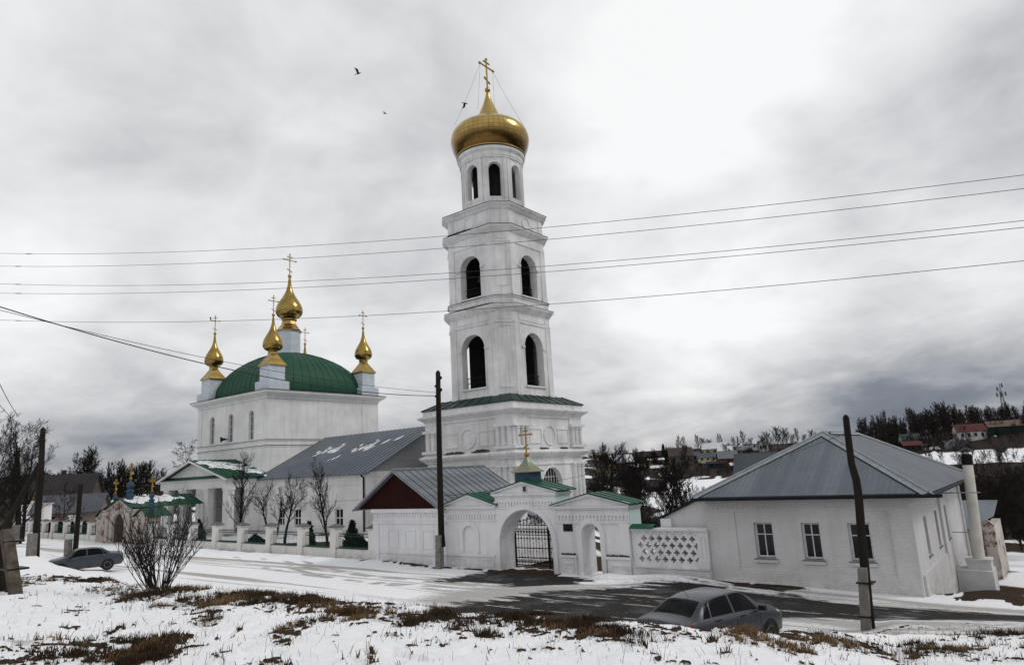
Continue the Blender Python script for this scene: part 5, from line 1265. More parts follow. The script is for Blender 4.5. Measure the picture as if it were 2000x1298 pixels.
# ------------------------------------------------------------------ poles
def insulators(par, x, y, zs, s=.16):
    for i, z in enumerate(zs):
        sg = 1 if i % 2 == 0 else -1
        q = MB(); q.tube([(x, y, z), (x+sg*s, y, z-.03), (x+sg*s*1.35, y, z+.06)], .022, 5); q.lathe([(.05, z+.05), (.075, z+.08), (.06, z+.17), (.03, z+.2)], x+sg*s*1.35, y, 8)
        q.build('insulator', M['iron'], par)
def pole(label, pts, rad, stub=None, ins=(), base=None, straps=2):
    t = thing('utility_pole', label, 'utility pole', tuple(base))
    q = MB(); q.tube(pts, rad, 10); q.build('shaft', M['darkwood'], t, True, 40)
    if stub:
        a, b, w, dd = stub
        q = MB(); a, b = np.array(a, float), np.array(b, float)
        q.hull8([a+(-w, -dd, 0), a+(w, -dd, 0), a+(w, dd, 0), a+(-w, dd, 0), b+(-w*.85, -dd, 0), b+(w*.85, -dd, 0), b+(w*.85, dd, 0), b+(-w*.85, dd, 0)])
        q.build('concrete_footing', M['concrete'], t)
        for f in (.35, .8)[:straps]:
            q = MB(); c = a+(b-a)*f; q.box(c[0]-w*1.15-.02, c[0]+w*1.3+.10, c[1]-dd-.03, c[1]+dd+.22, c[2]-.02, c[2]+.02); q.build('wire_strap', M['iron'], t)
    if ins: insulators(t, ins[0], ins[1], ins[2])
    return t
# centre pole, against the gatehouse
b_ = np.array([-28.05, 28.55, -.1])
top = on_y(855.5, 727, 28.55); mid = on_y(862, 1040, 28.55)
pole('tall dark wooden utility pole standing in front of the gatehouse', [(b_[0]+.14, b_[1], 1.2), (mid[0], 28.55, mid[2]), tuple(on_y(858, 880, 28.55)), tuple(top), (top[0], top[1], top[2]+.12)], [.19, .18, .16, .14, .05], ((b_[0], 28.42, -.4), (b_[0]+.06, 28.42, 1.85), .20, .15), (top[0], top[1], [top[2]-.45, top[2]-.9, top[2]-1.15, top[2]-1.5]), b_, 0)
# right pole, cut off and crooked
g = np.array([-5.40, 23.2, 0]); g[2] = h1(g[0], g[1])
P_ = [on_y(px, py, 23.2) for px, py in ((1698, 1210), (1689, 1110), (1683, 1050), (1677, 970), (1672.5, 938), (1663, 905), (1656, 850), (1652, 815))]
pole('thick crooked wooden pole on a concrete footing in front of the brick house', [(P_[0][0], 23.2, g[2]-.3)] + [tuple(p) for p in P_] + [tuple(P_[-1]+np.array([0, 0, .09]))], [.13, .135, .13, .125, .12, .115, .105, .10, .095, .04], ((P_[0][0]-.10, 23.0, g[2]-.3), (on_y(1684, 1108, 23.0)[0], 23.0, on_y(1684, 1108, 23.0)[2]), .135, .11), (), g)
# left pole with its prop
lp = on_ground(68, 1086, 57); 
def atD(px, py, Y): p = on_y(px, py, Y); return tuple(p)
Yl = lp[1]
pt = on_y(84, 838, Yl)
lpo = pole('wooden utility pole with a slanting prop at the left roadside', [(lp[0]+.2, Yl, lp[2]-.2), atD(72, 1030, Yl), atD(80, 930, Yl), tuple(pt), (pt[0], pt[1], pt[2]+.15)], [.22, .21, .19, .16, .05], ((on_y(61, 1084, Yl-.4)[0], Yl-.4, lp[2]-.3), (on_y(64, 1041, Yl-.4)[0], Yl-.4, on_y(64, 1041, Yl-.4)[2]), .3, .22), (pt[0], pt[1], [pt[2]-.5, pt[2]-1.1, pt[2]-2.0, pt[2]-2.9]), (lp[0], lp[1], lp[2]), 0)
e1 = np.array(on_y(76, 908, Yl)); e0 = np.array(on_y(4, 1036, Yl)); dd = (e0-e1)
q = MB(); q.tube([tuple(e1), tuple(e1+dd*1.45)], [.16, .22], 8); q.build('prop', M['darkwood'], lpo)
p2 = on_ground(147, 1074, 62)
t2_ = on_y(158, 945, p2[1])
pole('short dark wooden pole behind the parked silver car', [(p2[0], p2[1], p2[2]-.2), tuple(t2_)], [.19, .15], ((on_y(144, 1070, p2[1])[0]-.1, p2[1]-.3, p2[2]-.3), (on_y(144, 1052, p2[1])[0]-.1, p2[1]-.3, on_y(144, 1052, p2[1])[2]), .26, .2), (), p2, 0)
p3 = on_ground(38, 1050, 96)
t3_ = on_y(35, 880, p3[1])
pole('distant thin utility pole by the far left fence', [(p3[0], p3[1], p3[2]-.2), tuple(t3_)], [.3, .2], ((p3[0], p3[1]-.4, p3[2]-.3), (p3[0], p3[1]-.4, p3[2]+2.1), .4, .3), (), p3, 0)
q = MB(); s_ = on_y(28, 983, p3[1]-.5); q.box(s_[0]-.9, s_[0]+.9, p3[1]-.55, p3[1]-.5, s_[2]-.9, s_[2]+.9)
so = q.build('road_sign', plain('blue_sign', (.02, .06, .30), (.015, .05, .22), 2, .5)); tag(so, 'small blue square road sign at the far left by the distant pole', 'sign')
q = MB(); q.tube([(s_[0], p3[1]-.48, -.2), (s_[0], p3[1]-.48, s_[2]-.9)], .05, 6); q.build('post', M['iron'], so)
# near-left pole stump with concrete brace
ng = on_ground(20, 1128, 20.5)
Yn_ = ng[1]
np_ = thing('pole_stump', 'leaning pole stump strapped to a concrete post at the left edge', 'pole stump', tuple(ng))
q = MB(); q.tube([(on_y(14, 1140, Yn_)[0], Yn_, ng[2]-.3), tuple(on_y(2, 1030, Yn_))], [.17, .16], 10); q.build('shaft', M['darkwood'], np_, True, 40)
a = np.array(on_y(33, 1132, Yn_-.15)); b = np.array(on_y(12, 1036, Yn_-.15)); a[2] -= .3
q = MB(); w = .13
q.hull8([a+(-w, -.11, 0), a+(w, -.11, 0), a+(w, .11, 0), a+(-w, .11, 0), b+(-w*.9, -.11, 0), b+(w*.9, -.11, .05), b+(w*.9, .11, .05), b+(-w*.9, .11, 0)]); q.build('concrete_post', plain('stained_concrete', (.11, .092, .072), (.045, .038, .032), 5, .9, bump=.4), np_)
for f in (.38, .82):
    q = MB(); c = a+(b-a)*f; q.box(c[0]-w-.28, c[0]+w+.02, c[1]-.13, c[1]+.3, c[2]-.02, c[2]+.02); q.build('wire_strap', M['iron'], np_)

# ------------------------------------------------------------------ overhead lines
def wire(label, pts, rad, n=40, ties=(), group='overhead lines'):
    # pts: three points; a sagging parabola through them
    a, m_, b = [np.array(p, float) for p in pts]
    ts = np.linspace(0, 1, n); 
    L = [a*(2*(t-.5)*(t-1)) + m_*(4*t*(1-t)) + b*(2*t*(t-.5)) for t in ts]
    q = MB(); q.tube(L, rad, 5)
    for f in ties:
        i = int(f*(n-1)); d = (L[i+1]-L[i]); d /= np.linalg.norm(d); q.tube([L[i]-d*.35, L[i]-d*.1, L[i]+d*.15, L[i]+d*.4], [.008, rad*2.6, rad*2.0, .008], 6)
    o = q.build('power_line', M['wire']); return tag(o, label, 'power line', group)
names = ['uppermost', 'second', 'third', 'fourth', 'lowest']
W5 = [((-150, 489), (870, 461), (2150, 323), .316), ((-150, 515), (870, 484.5), (2150, 350), .284), ((-150, 546), (870, 533.5), (2150, 414), .30), ((-150, 567), (870, 545), (2150, 428), .278), ((-150, 616), (870, 607.5), (2150, 493), .30)]
for i, (l, m_, r, tie) in enumerate(W5):
    dl, dr = 48.0, 21.0
    A = dist_pt(l[0], l[1], dl); Bp = dist_pt(r[0], r[1], dr)
    # the middle point lies in the vertical plane through both ends
    d = ray(*m_); nx, ny = (Bp-A)[1], -(Bp-A)[0]; kk = (A[0]*nx+A[1]*ny)/(d[0]*nx+d[1]*ny)
    Mp = np.array([d[0]*kk, d[1]*kk, H+d[2]*kk]); L = np.hypot(*(Bp-A)[:2]); t = np.hypot(*(Mp-A)[:2])/L
    lin = A+(Bp-A)*t; sag = (Mp[2]-lin[2])/(4*t*(1-t)); mid = (A+Bp)/2 + np.array([0, 0, sag])
    wire(f'{names[i]} of the five long wires crossing the whole sky', (A, mid, Bp), .0085, 60, (tie*.62 + .0,))
cp = np.array(top)
def span(label, p0, p1, sag, rad=.012, n=30):
    p0, p1 = np.array(p0, float), np.array(p1, float); wire(label, (p0, (p0+p1)/2 - np.array([0, 0, sag]), p1), rad, n)
span('thick sagging cable from the upper left edge to the centre pole', dist_pt(-60, 580, 26), (cp[0]-.22, cp[1], cp[2]-1.35), .75, .02)
span('thinner sagging cable above it from the left edge to the centre pole', dist_pt(-60, 590, 27), (cp[0]-.22, cp[1], cp[2]-1.15), .45, .011)
span('service wire from the centre pole passing before the gate cupola to the right', (on_y(864, 968, 28.5)), dist_pt(1200, 913, 60), .25, .014)
span('thin wire running to the top of the crooked pole from the right roof', dist_pt(1430, 905, 60), (P_[-2][0], 23.2, P_[-2][2]+.1), .3, .010)
span('thin wire dropping from the centre pole to the gatehouse roof', on_y(860, 960, 28.5), (-26.5, 29.6, 4.2), .35, .009)
span('steep thin wire at the top left corner, upper one', dist_pt(-20, 705, 40), on_y(36, 812, Yl), .2, .02)
span('steep thin wire at the top left corner, lower one', dist_pt(-20, 765, 40), on_y(84, 845, Yl), .5, .016)
span('thin wire along the refectory wall above its windows', (on_y(420, 990, 40)), (on_y(722, 974, 40)), .05, .011)

# ------------------------------------------------------------------ cars
def carpaint(name, c):
    k = N(name); col = k.mix(k.ramp(k.noise((1.2, 1.2, 3), 6), [(.4, 0.0), (.75, 1.0)]), c, tuple(v*.72 for v in c))
    x, y, z = k.sep(k.n('ShaderNodeTexCoord').outputs['Object'])
    col = k.mix(k.math('MULTIPLY', k.mr(z, .15, .75, 1.0, 0.0), k.ramp(k.noise(3.0, 5), [(.3, .4), (.7, 1.0)])), col, (.10, .095, .09))
    m_ = k.done(col, .36, .35, .3); k.b.inputs['Coat Weight'].default_value = .22; k.b.inputs['Coat Roughness'].default_value = .12; return m_
M['carA'] = carpaint('grey_car_paint', (.032, .036, .047)); M['carB'] = carpaint('silver_blue_car_paint', (.034, .042, .057))
M['carglass'] = plain('tinted_car_glass', (.003, .0035, .004), (.006, .006, .007), 2, .12, spec=.04)
M['tyre'] = plain('tyre_rubber', (.012, .012, .012), (.03, .028, .026), 6, .9); M['rim'] = plain('alloy_rim', (.22, .23, .24), (.14, .145, .15), 5, .4, .7)
M['redlamp'] = plain('red_tail_lamp', (.25, .010, .010), (.15, .006, .006), 6, .15); M['lamp'] = plain('clear_headlamp', (.45, .47, .5), (.3, .31, .33), 6, .1)
M['blackplastic'] = plain('black_plastic', (.012, .012, .013), (.02, .02, .02), 6, .55)
def catmull(xs, ys, x):
    x = np.asarray(x, float); xs = np.array(xs, float); ys = np.array(ys, float)
    m_ = np.gradient(ys, xs, axis=0); i = np.clip(np.searchsorted(xs, x)-1, 0, len(xs)-2); h = xs[i+1]-xs[i]; t = (x-xs[i])/h
    # monotone-limited tangents
    dl = (ys[1:]-ys[:-1])/(xs[1:]-xs[:-1])
    for k in range(len(xs)):
        lo = dl[max(k-1, 0)]; hi = dl[min(k, len(dl)-1)]
        m_[k] = 0 if lo*hi <= 0 else 2*lo*hi/(lo+hi)
    return ys[i]*(1+2*t)*(1-t)**2 + h*m_[i]*t*(1-t)**2 + ys[i+1]*t*t*(3-2*t) + h*m_[i+1]*t*t*(t-1)
def make_car(label, paint, spec, loc, yaw, grp=None):
    root = thing('parked_car', label, 'car', (0, 0, 0), grp)
    S = spec; xs = [s[0] for s in S]
    col = lambda j: [s[j] for s in S]
    def sect(x):
        x = min(max(x, xs[0]), xs[-1])
        zb, zw, w, zbelt, wbelt, zt, wt = [float(catmull(xs, col(j), x)) for j in range(1, 8)]
        # points from sill to centre line
        pts = [(w*.80, zb), (w*.95, zb+.08), (w, zw), (w*.992, zbelt*.72+zw*.28), (wbelt, zbelt), (wbelt*.985, zbelt+.012)]
        for f, g in ((.5, .54), (.85, .90), (1.0, 1.0)):
            pts.append((wbelt*.985+(wt-wbelt*.985)*(f**1.1), zbelt+.012+(zt-.045-zbelt)*g))
        pts += [(wt*.86, zt-.012), (wt*.55, zt+.012), (0, zt+.022)]
        return pts
    nj = 12
    def surf(x, t, off=0.0):
        j = min(int(t), nj-2); f = t-j; p = sect(x); a, b = np.array(p[j]), np.array(p[j+1]); c = a+(b-a)*f
        if off:
            e = .01
            q = sect(x+e); q2 = np.array(q[j])+(np.array(q[j+1])-np.array(q[j]))*f
            tu = np.array([e, q2[0]-c[0], q2[1]-c[1]]); tv = np.array([0, b[0]-a[0], b[1]-a[1]]); n = np.cross(tv, tu); n /= np.linalg.norm(n)+1e-9
            if n[1] < 0 and t < 9: n = -n
            if t >= 9 and n[2] < 0: n = -n
            return np.array([x, c[0], c[1]])+n*off
        return np.array([x, c[0], c[1]])
    gx = np.concatenate([np.linspace(xs[0], xs[0]+.12, 4), np.linspace(xs[0]+.18, xs[-1]-.18, 62), np.linspace(xs[-1]-.12, xs[-1], 4)])
    q = MB(); rings_ = []
    for x in gx:
        p = sect(x); rings_.append([(x, -y, z) for y, z in p] + [(x, y, z) for y, z in reversed(p[:-1])])
    q.rings(rings_)
    body = q.build('body', paint, root, True, 55)
    def panel(name, corners, mat, off=.006, nu=10, nv=5, both=True, par=None):
        # corners: (x, t) quad in surface coordinates
        (x0, t0), (x1, t1), (x2, t2), (x3, t3) = corners
        for sg in ((1, -1) if both else (1,)):
            m_ = MB(); g = []
            for i in range(nu+1):
                u = i/nu; row = []
                for j in range(nv+1):
                    v = j/nv
                    x = (1-v)*((1-u)*x0+u*x1)+v*((1-u)*x3+u*x2); t = (1-v)*((1-u)*t0+u*t1)+v*((1-u)*t3+u*t2)
                    p = surf(x, t, off); row.append((p[0], sg*p[1], p[2]))
                g.append(row)
            m_.rings(g, closed=False, cap0=False, cap1=False)
            m_.build(name, mat, par or body, True)
    def strip_top(name, x0, x1, t0, mat, off=.006, inset=0.0, par=None, ta=None):
        # glass wrapping over the top from one side to the other
        m_ = MB(); g = []
        for i in range(13):
            x = x0+(x1-x0)*i/12; tt = t0+( (ta-t0)*i/12 if ta is not None else 0); row = []
            for j in range(21):
                s = -1+2*j/20; t = 11-(11-tt)*abs(s); p = surf(x, min(t, 10.999), off); row.append((p[0], p[1]*(1 if s > 0 else -1), p[2]))
            g.append(row)
        m_.rings(g, closed=False, cap0=False, cap1=False); m_.build(name, mat, par or body, True)
    return root, body, surf, panel, strip_top
def wheel(par, x, y, r, sg):
    q = MB(); q.rings([[(x+rr*math.cos(2*math.pi*i/28), y+sg*w, r+rr*math.sin(2*math.pi*i/28)) for i in range(28)] for rr, w in ((r*.6, -.10), (r*.97, -.10), (r, -.06), (r, .05), (r*.96, .09), (r*.68, .095), (r*.66, .06))])
    t = q.build('wheel', M['tyre'], par, True, 50)
    q = MB(); q.lathe([(.001, 0)], 0, 0, 3) if False else None
    q.rings([[(x+rr*math.cos(2*math.pi*i/28), y+sg*w, r+rr*math.sin(2*math.pi*i/28)) for i in range(28)] for rr, w in ((r*.67, .03), (r*.67, .085), (r*.6, .088), (r*.57, .05))])
    for i in range(5):
        a = 2*math.pi*i/5; c, s = math.cos(a), math.sin(a); u = np.array([-s, 0, c])*.035; o = np.array([x, y+sg*.07, r])
        d = np.array([c, 0, s])
        q.hull8([o+d*.03-u, o+d*.03+u, o+d*r*.6+u*.8, o+d*r*.6-u*.8]+[k+np.array([0, -sg*.02, 0]) for k in (o+d*.03-u, o+d*.03+u, o+d*r*.6+u*.8, o+d*r*.6-u*.8)])
    q.build('rim', M['rim'], t)
def arch_liner(par, x, y, r, sg):
    q = MB(); q.rings([[(x+rr*math.cos(2*math.pi*i/28), y+sg*w, .315+rr*math.sin(2*math.pi*i/28)) for i in range(28)] for rr, w in ((r, -.2), (r, .0))]); q.build('wheel_arch', M['blackplastic'], par)
# x, z sill, z widest, half width, z belt, half belt, z top, half top  (front of the car is +x)
SED = [(-2.20, .34, .58, .70, .80, .66, .84, .55), (-2.12, .28, .60, .80, .98, .75, 1.05, .62), (-1.80, .24, .62, .85, 1.03, .80, 1.10, .66), (-1.62, .22, .62, .862, 1.04, .82, 1.14, .66), (-1.0, .2, .62, .872, 1.01, .84, 1.405, .58), (-.35, .2, .62, .875, .98, .85, 1.485, .585), (.25, .2, .62, .875, .95, .85, 1.485, .59),
       (.62, .2, .62, .873, .935, .85, 1.40, .60), (1.28, .2, .62, .868, .92, .83, 1.035, .70), (1.45, .2, .62, .865, .90, .82, .985, .72), (1.9, .22, .6, .83, .80, .77, .89, .66), (2.10, .24, .55, .76, .68, .70, .78, .6), (2.2, .28, .5, .62, .56, .58, .62, .5)]
def dress(root, body, surf, panel, strip, spec):
    strip('rear_window', spec['rw0'], spec['rw1'], 8.75, M['carglass'], .006, ta=9.15)
    strip('windscreen', spec['ws1'], spec['ws0'], 8.7, M['carglass'], .006, ta=9.15)
    for a in spec['side']: panel('side_window', a, M['carglass'])
    for x in spec['handles']: 
        for sg in (1, -1):
            p = surf(x, 3.75, .012); q = MB(); q.box(x-.09, x+.09, min(sg*p[1], sg*(p[1]+.022)), max(sg*p[1], sg*(p[1]+.022)), p[2]-.014, p[2]+.014); q.build('door_handle', M['blackplastic'], body)
    for x in spec['seams']:
        for sg in (1, -1):
            q = MB(); q.tube([tuple(np.array(surf(x+(spec['lean']*(t-2.2)/2), t, .001))*np.array([1, sg, 1])) for t in np.linspace(1.1, 4.0, 9)], .005, 4); q.build('door_seam', M['blackplastic'], body)
    for x in spec['wheels']:
        for sg in (1, -1):
            yw = float(surf(x, 2)[1]); arch_liner(body, x, sg*(yw+.004), .36, sg); wheel(root, x, sg*(yw-.075), .305, sg)
    for sg in (1, -1):
        m0 = surf(spec['mirror'], 4.3); q = MB()
        q.hull8([(spec['mirror']-.02, sg*(m0[1]+.02), m0[2]+.02), (spec['mirror']+.10, sg*(m0[1]+.02), m0[2]+.02), (spec['mirror']+.12, sg*(m0[1]+.22), m0[2]+.03), (spec['mirror']-.02, sg*(m0[1]+.22), m0[2]+.03), (spec['mirror']-.02, sg*(m0[1]+.03), m0[2]+.14), (spec['mirror']+.07, sg*(m0[1]+.03), m0[2]+.14), (spec['mirror']+.08, sg*(m0[1]+.21), m0[2]+.15), (spec['mirror']-.02, sg*(m0[1]+.21), m0[2]+.15)])
        q.build('mirror', M['blackplastic'], body)
rootA, bodyA, sA, pA, tA = make_car('dark grey sedan parked below the snowy bank, seen from behind', M['carA'], SED, None, 0)
dress(rootA, bodyA, sA, pA, tA, dict(rw0=-1.60, rw1=-1.03, ws1=.70, ws0=1.24, mirror=.86, lean=.06,
      side=[[(-1.02, 5.25), (-.16, 5.25), (-.13, 7.8), (-.82, 7.8)], [(-.08, 5.25), (.92, 5.25), (.50, 7.8), (-.05, 7.8)], [(-1.36, 5.25), (-1.07, 5.25), (-.88, 7.7), (-1.02, 7.55)]],
      handles=[-.82, .18], seams=[-1.02, -.12, .92], wheels=[-1.35, 1.32]))
pA('tail_lamp', [(-2.165, 2.9), (-1.78, 3.0), (-1.80, 4.0), (-2.15, 4.0)], M['redlamp'], .008, 6, 3)
pA('headlamp', [(1.75, 3.1), (2.06, 3.0), (2.05, 3.9), (1.75, 4.0)], M['lamp'], .006, 6, 3)
q = MB(); q.tube([(-.85, 0, 1.44), (-1.16, 0, 1.72)], .006, 5); q.build('antenna', M['blackplastic'], bodyA)
q = MB(); q.box(-2.215, -2.195, -.26, .26, .60, .71); q.build('number_plate', M['frame'], bodyA)
q = MB(); q.box(-2.2, -2.05, -.70, .70, .30, .46); q.build('bumper_trim', M['blackplastic'], bodyA)
rootA.location = (-7.97, 18.2, .30); rootA.rotation_euler = (0, 0, R_(76.1))
SEB = [(-2.13, .34, .56, .68, .80, .66, .86, .6), (-2.07, .28, .58, .78, .96, .72, 1.00, .64), (-1.75, .24, .6, .82, .99, .77, 1.03, .66), (-1.45, .22, .6, .835, .98, .79, 1.06, .64), (-.85, .2, .6, .84, .94, .80, 1.36, .55), (-.3, .2, .6, .84, .92, .81, 1.42, .555), (.25, .2, .6, .84, .90, .81, 1.42, .56),
       (.5, .2, .6, .84, .89, .81, 1.36, .57), (1.12, .2, .6, .835, .88, .79, .99, .66), (1.3, .2, .6, .83, .86, .78, .94, .68), (1.8, .22, .58, .80, .76, .74, .84, .64), (2.05, .26, .53, .73, .62, .68, .70, .58), (2.13, .3, .48, .6, .52, .56, .58, .5)]
rootB, bodyB, sB, pB, tB = make_car('silver blue older sedan parked at far left beside the bare bush', M['carB'], SEB, None, 0)
dress(rootB, bodyB, sB, pB, tB, dict(rw0=-1.38, rw1=-.90, ws1=.56, ws0=1.06, mirror=.78, lean=.05,
      side=[[(-1.02, 5.25), (-.12, 5.25), (-.09, 7.8), (-.72, 7.8)], [(-.04, 5.25), (.84, 5.25), (.42, 7.8), (-.01, 7.8)], [(-1.26, 5.25), (-1.08, 5.25), (-.80, 7.6), (-.88, 7.4)]],
      handles=[-.78, .2], seams=[-1.02, -.08, .84], wheels=[-1.25, 1.28]))
pB('tail_lamp', [(-2.10, 3.0), (-1.95, 3.1), (-1.95, 4.0), (-2.09, 4.0)], M['redlamp'], .008, 4, 3)
pB('headlamp', [(1.75, 3.1), (2.0, 3.0), (2.0, 3.9), (1.75, 4.0)], M['lamp'], .006, 4, 3)
cb = dist_pt(163, 1110, 54); cb[2] = h1(cb[0], cb[1])
rootB.location = (cb[0], cb[1], cb[2]-.03); rootB.rotation_euler = (0, 0, R_(255))

# ------------------------------------------------------------------ bare trees
def tree_geo(seed, Ht, spread, r0, levels=4, kids=(9, 6, 5, 4), tw=.012, first=.25, up=.25, lean=.0, ratio=(.55, .5, .5, .5), droop=0.0, stems=1, angle=(35, 60)):
    rg = random.Random(seed); trunk = MB(); crown = MB()
    def branch(p, d, L, r, lv, mb):
        n = 6 if lv == 0 else (4 if lv < 3 else 3); pts = [np.array(p)]; d = np.array(d); rad = [r]
        for i in range(n):
            jit = np.array([rg.gauss(0, 1), rg.gauss(0, 1), rg.gauss(0, .6)])*(.05 if lv == 0 else .11)
            d = d + jit + np.array([0, 0, (up if lv else .05) - (droop*(lv/levels)*i/n)]) * (.25 if lv == 0 else .35); d = d/np.linalg.norm(d)
            pts.append(pts[-1]+d*L/n); rad.append(max(tw*.6, r*(1-(i+1)/n*.85)))
        sides = 7 if lv == 0 else (4 if lv == 1 else 3)
        mb.tube(pts, rad, sides, cap=lv == 0)
        if lv >= levels: return
        k = kids[lv]
        for i in range(k):
            f = first+(1-first)*(i+rg.random()*.8)/k if lv == 0 else .2+.8*(i+rg.random())/k
            f = min(f, .98); s = f*n; j = int(s); q = pts[j]+(pts[j+1]-pts[j])*(s-j)
            t = pts[j+1]-pts[j]; t = t/np.linalg.norm(t)
            az = rg.uniform(0, 2*math.pi) if lv else i*2.4+rg.uniform(-.5, .5)
            u = np.cross(t, (0, 0, 1) if abs(t[2]) < .95 else (1, 0, 0)); u /= np.linalg.norm(u); v = np.cross(t, u)
            an = R_(rg.uniform(*angle)); nd = t*math.cos(an)+(u*math.cos(az)+v*math.sin(az))*math.sin(an)
            ll = L*ratio[lv]*rg.uniform(.6, 1.15)*(1-.45*f if lv == 0 else 1-.3*f)*(spread if lv == 0 else 1)
            branch(q, nd, ll, max(tw, r*(1-f*.8)*.5), lv+1, crown)
    for s in range(stems):
        a = rg.uniform(0, 6.28); k = 0 if stems == 1 else .22
        branch((k*.6*math.cos(a), k*.6*math.sin(a), -.3), (lean+k*math.cos(a), k*math.sin(a), 1), Ht*(1 if stems == 1 else rg.uniform(.75, 1)), r0, 0, trunk)
    return trunk, crown
def tree(label, geo, loc, mats, group=None, name='bare_tree', cat='tree', rot=0, sc=1.0):
    t = thing(name, label, cat, (0, 0, 0), group); geo[0].build('trunk', mats[0], t); geo[1].build('crown', mats[1], t)
    t.location = loc; t.rotation_euler = (0, 0, rot); t.scale = (sc,)*3; return t
# the bush on the crest
bb = on_ground(310, 1143, 18.4); rg = random.Random(21); q = MB()
for i in range(58):
    a = rg.uniform(0, 6.283); lean = rg.uniform(.05, .95)**.8; L = rg.uniform(1.35, 2.35)*(1-.12*lean); p = np.array([bb[0]+.22*math.cos(a)*rg.random(), bb[1]+.22*math.sin(a)*rg.random(), bb[2]-.1]); d = np.array([math.cos(a)*lean, math.sin(a)*lean, 1.0]); d /= np.linalg.norm(d)
    pts = [p]; n = 8
    for j in range(n):
        d = d+np.array([rg.gauss(0, .05), rg.gauss(0, .05), .03+rg.gauss(0, .02)]); d /= np.linalg.norm(d); pts.append(pts[-1]+d*L/n)
    q.tube(pts, [.0115*(1-j/n*.82) for j in range(n+1)], 4)
    for j in range(3, n):
        for k in range(2):
            e = d*.7+np.array([rg.gauss(0, .45), rg.gauss(0, .45), .35]); e /= np.linalg.norm(e); l = rg.uniform(.15, .6); pp = pts[j]
            q.tube([pp, pp+e*l*.5+np.array([rg.gauss(0, .02), rg.gauss(0, .02), .02]), pp+e*l+np.array([rg.gauss(0, .04), rg.gauss(0, .04), .05])], [.007, .005, .0035], 3)
tag(q.build('bare_bush', plain('bush_bark', (.016, .014, .013), (.035, .030, .027), 6, .85)), 'many-stemmed leafless bush on the crest of the bank beside the silver car', 'bush')
# trimmed lindens in the churchyard
def yard(px, py, Y): p = on_y(px, py, Y); return (p[0], Y, h1(p[0], Y))
tree('tall slim bare tree in front of the portico corner', tree_geo(31, 7.3, .68, .12, 4, (28, 8, 5, 3), .008, .2, .35, angle=(18, 40)), yard(466, 1050, 34.5), (M['barkd'], M['barkd']))
tree('pollarded bare tree with a forked clubbed crown before the refectory window', tree_geo(32, 4.6, 1.25, .15, 4, (10, 8, 6, 4), .008, .5, .25, lean=-.15, stems=2, angle=(20, 45)), yard(533, 1060, 36), (M['barkm'], M['barkd']))
tree('leaning pollarded tree with wide spiky crown left of the middle refectory window', tree_geo(33, 4.7, 1.1, .15, 4, (14, 8, 6, 4), .008, .45, .25, lean=.22, angle=(25, 50)), yard(556, 1062, 35), (M['barkm'], M['barkd']))
tree('upright bare tree with a dark nest-like clump near the last refectory window', tree_geo(34, 5.7, .8, .13, 4, (26, 8, 5, 3), .008, .22, .35, angle=(16, 36)), yard(641, 1065, 35), (M['barkm'], M['barkd']))
for lab, px, py, Y, hh, rr in (('rounded dark evergreen shrub behind the last fence bay', 688, 1066, 32.5, 2.2, .62), ('small dark conical juniper behind the fence', 604, 1064, 33, 2.0, .45), ('low dark evergreen mass behind the fence by the portico', 498, 1058, 33.5, .85, .9), ('tiny dark shrub beside the rounded evergreen', 706, 1068, 32.4, 1.1, .38), ('dark evergreen by the portico steps seen over the bush', 388, 1046, 34.5, 2.0, .6)):
    x, y, z = yard(px, py, Y); rg = random.Random(px); q = MB()
    for i in range(900):
        t = rg.random(); a = rg.uniform(0, 6.283); r_ = rr*math.sin(math.pi*min(1, t**.7*.9+.12))*(.55+.5*rg.random()); c = np.array([x+r_*math.cos(a), y+r_*math.sin(a), z+t*hh]); s = .09
        d1 = np.array([rg.gauss(0, s), rg.gauss(0, s), rg.gauss(0, s)]); d2 = np.array([rg.gauss(0, s), rg.gauss(0, s), abs(rg.gauss(0, s))+.05]); q.add([c-d1, c+d1, c+d2], [(0, 1, 2)])
    q.lathe([(rr*.3, z-.1), (rr*.7, z+hh*.2), (rr*.6, z+hh*.5), (.05, z+hh*.9)], x, y, 10); tag(q.build('evergreen_shrub', M['spruce']), lab, 'shrub')
# left edge group of tall trees
tl = [(16, 1046, 88, 806, 41, 'tall dark leafless tree at the left edge behind the poles'), (44, 1046, 104, 826, 42, 'second tall leafless tree at the left edge, slightly right of the first'), (-16, 1046, 92, 800, 43, 'leafless tree cut by the left picture edge')]
for px, py, r_, hh, sd, lab in tl:
    g = on_ground(px, py, r_); hh = (dist_pt(px, hh, r_)[2]-g[2])/1.22; tree(lab, tree_geo(sd, hh, .82, .24, 4, (22, 10, 7, 5), .011, .2, .25, angle=(24, 50)), tuple(g), (M['barkd'], M['barkd']))
g = on_ground(374, 1000, 112); tree('pale birch with drooping twigs behind the church corner', tree_geo(51, (dist_pt(374, 845, 112)[2]-g[2])/1.12, .55, .14, 4, (20, 9, 6, 4), .013, .35, .3, droop=2.6, angle=(20, 45)), tuple(g), (M['birch'], M['barkr']))
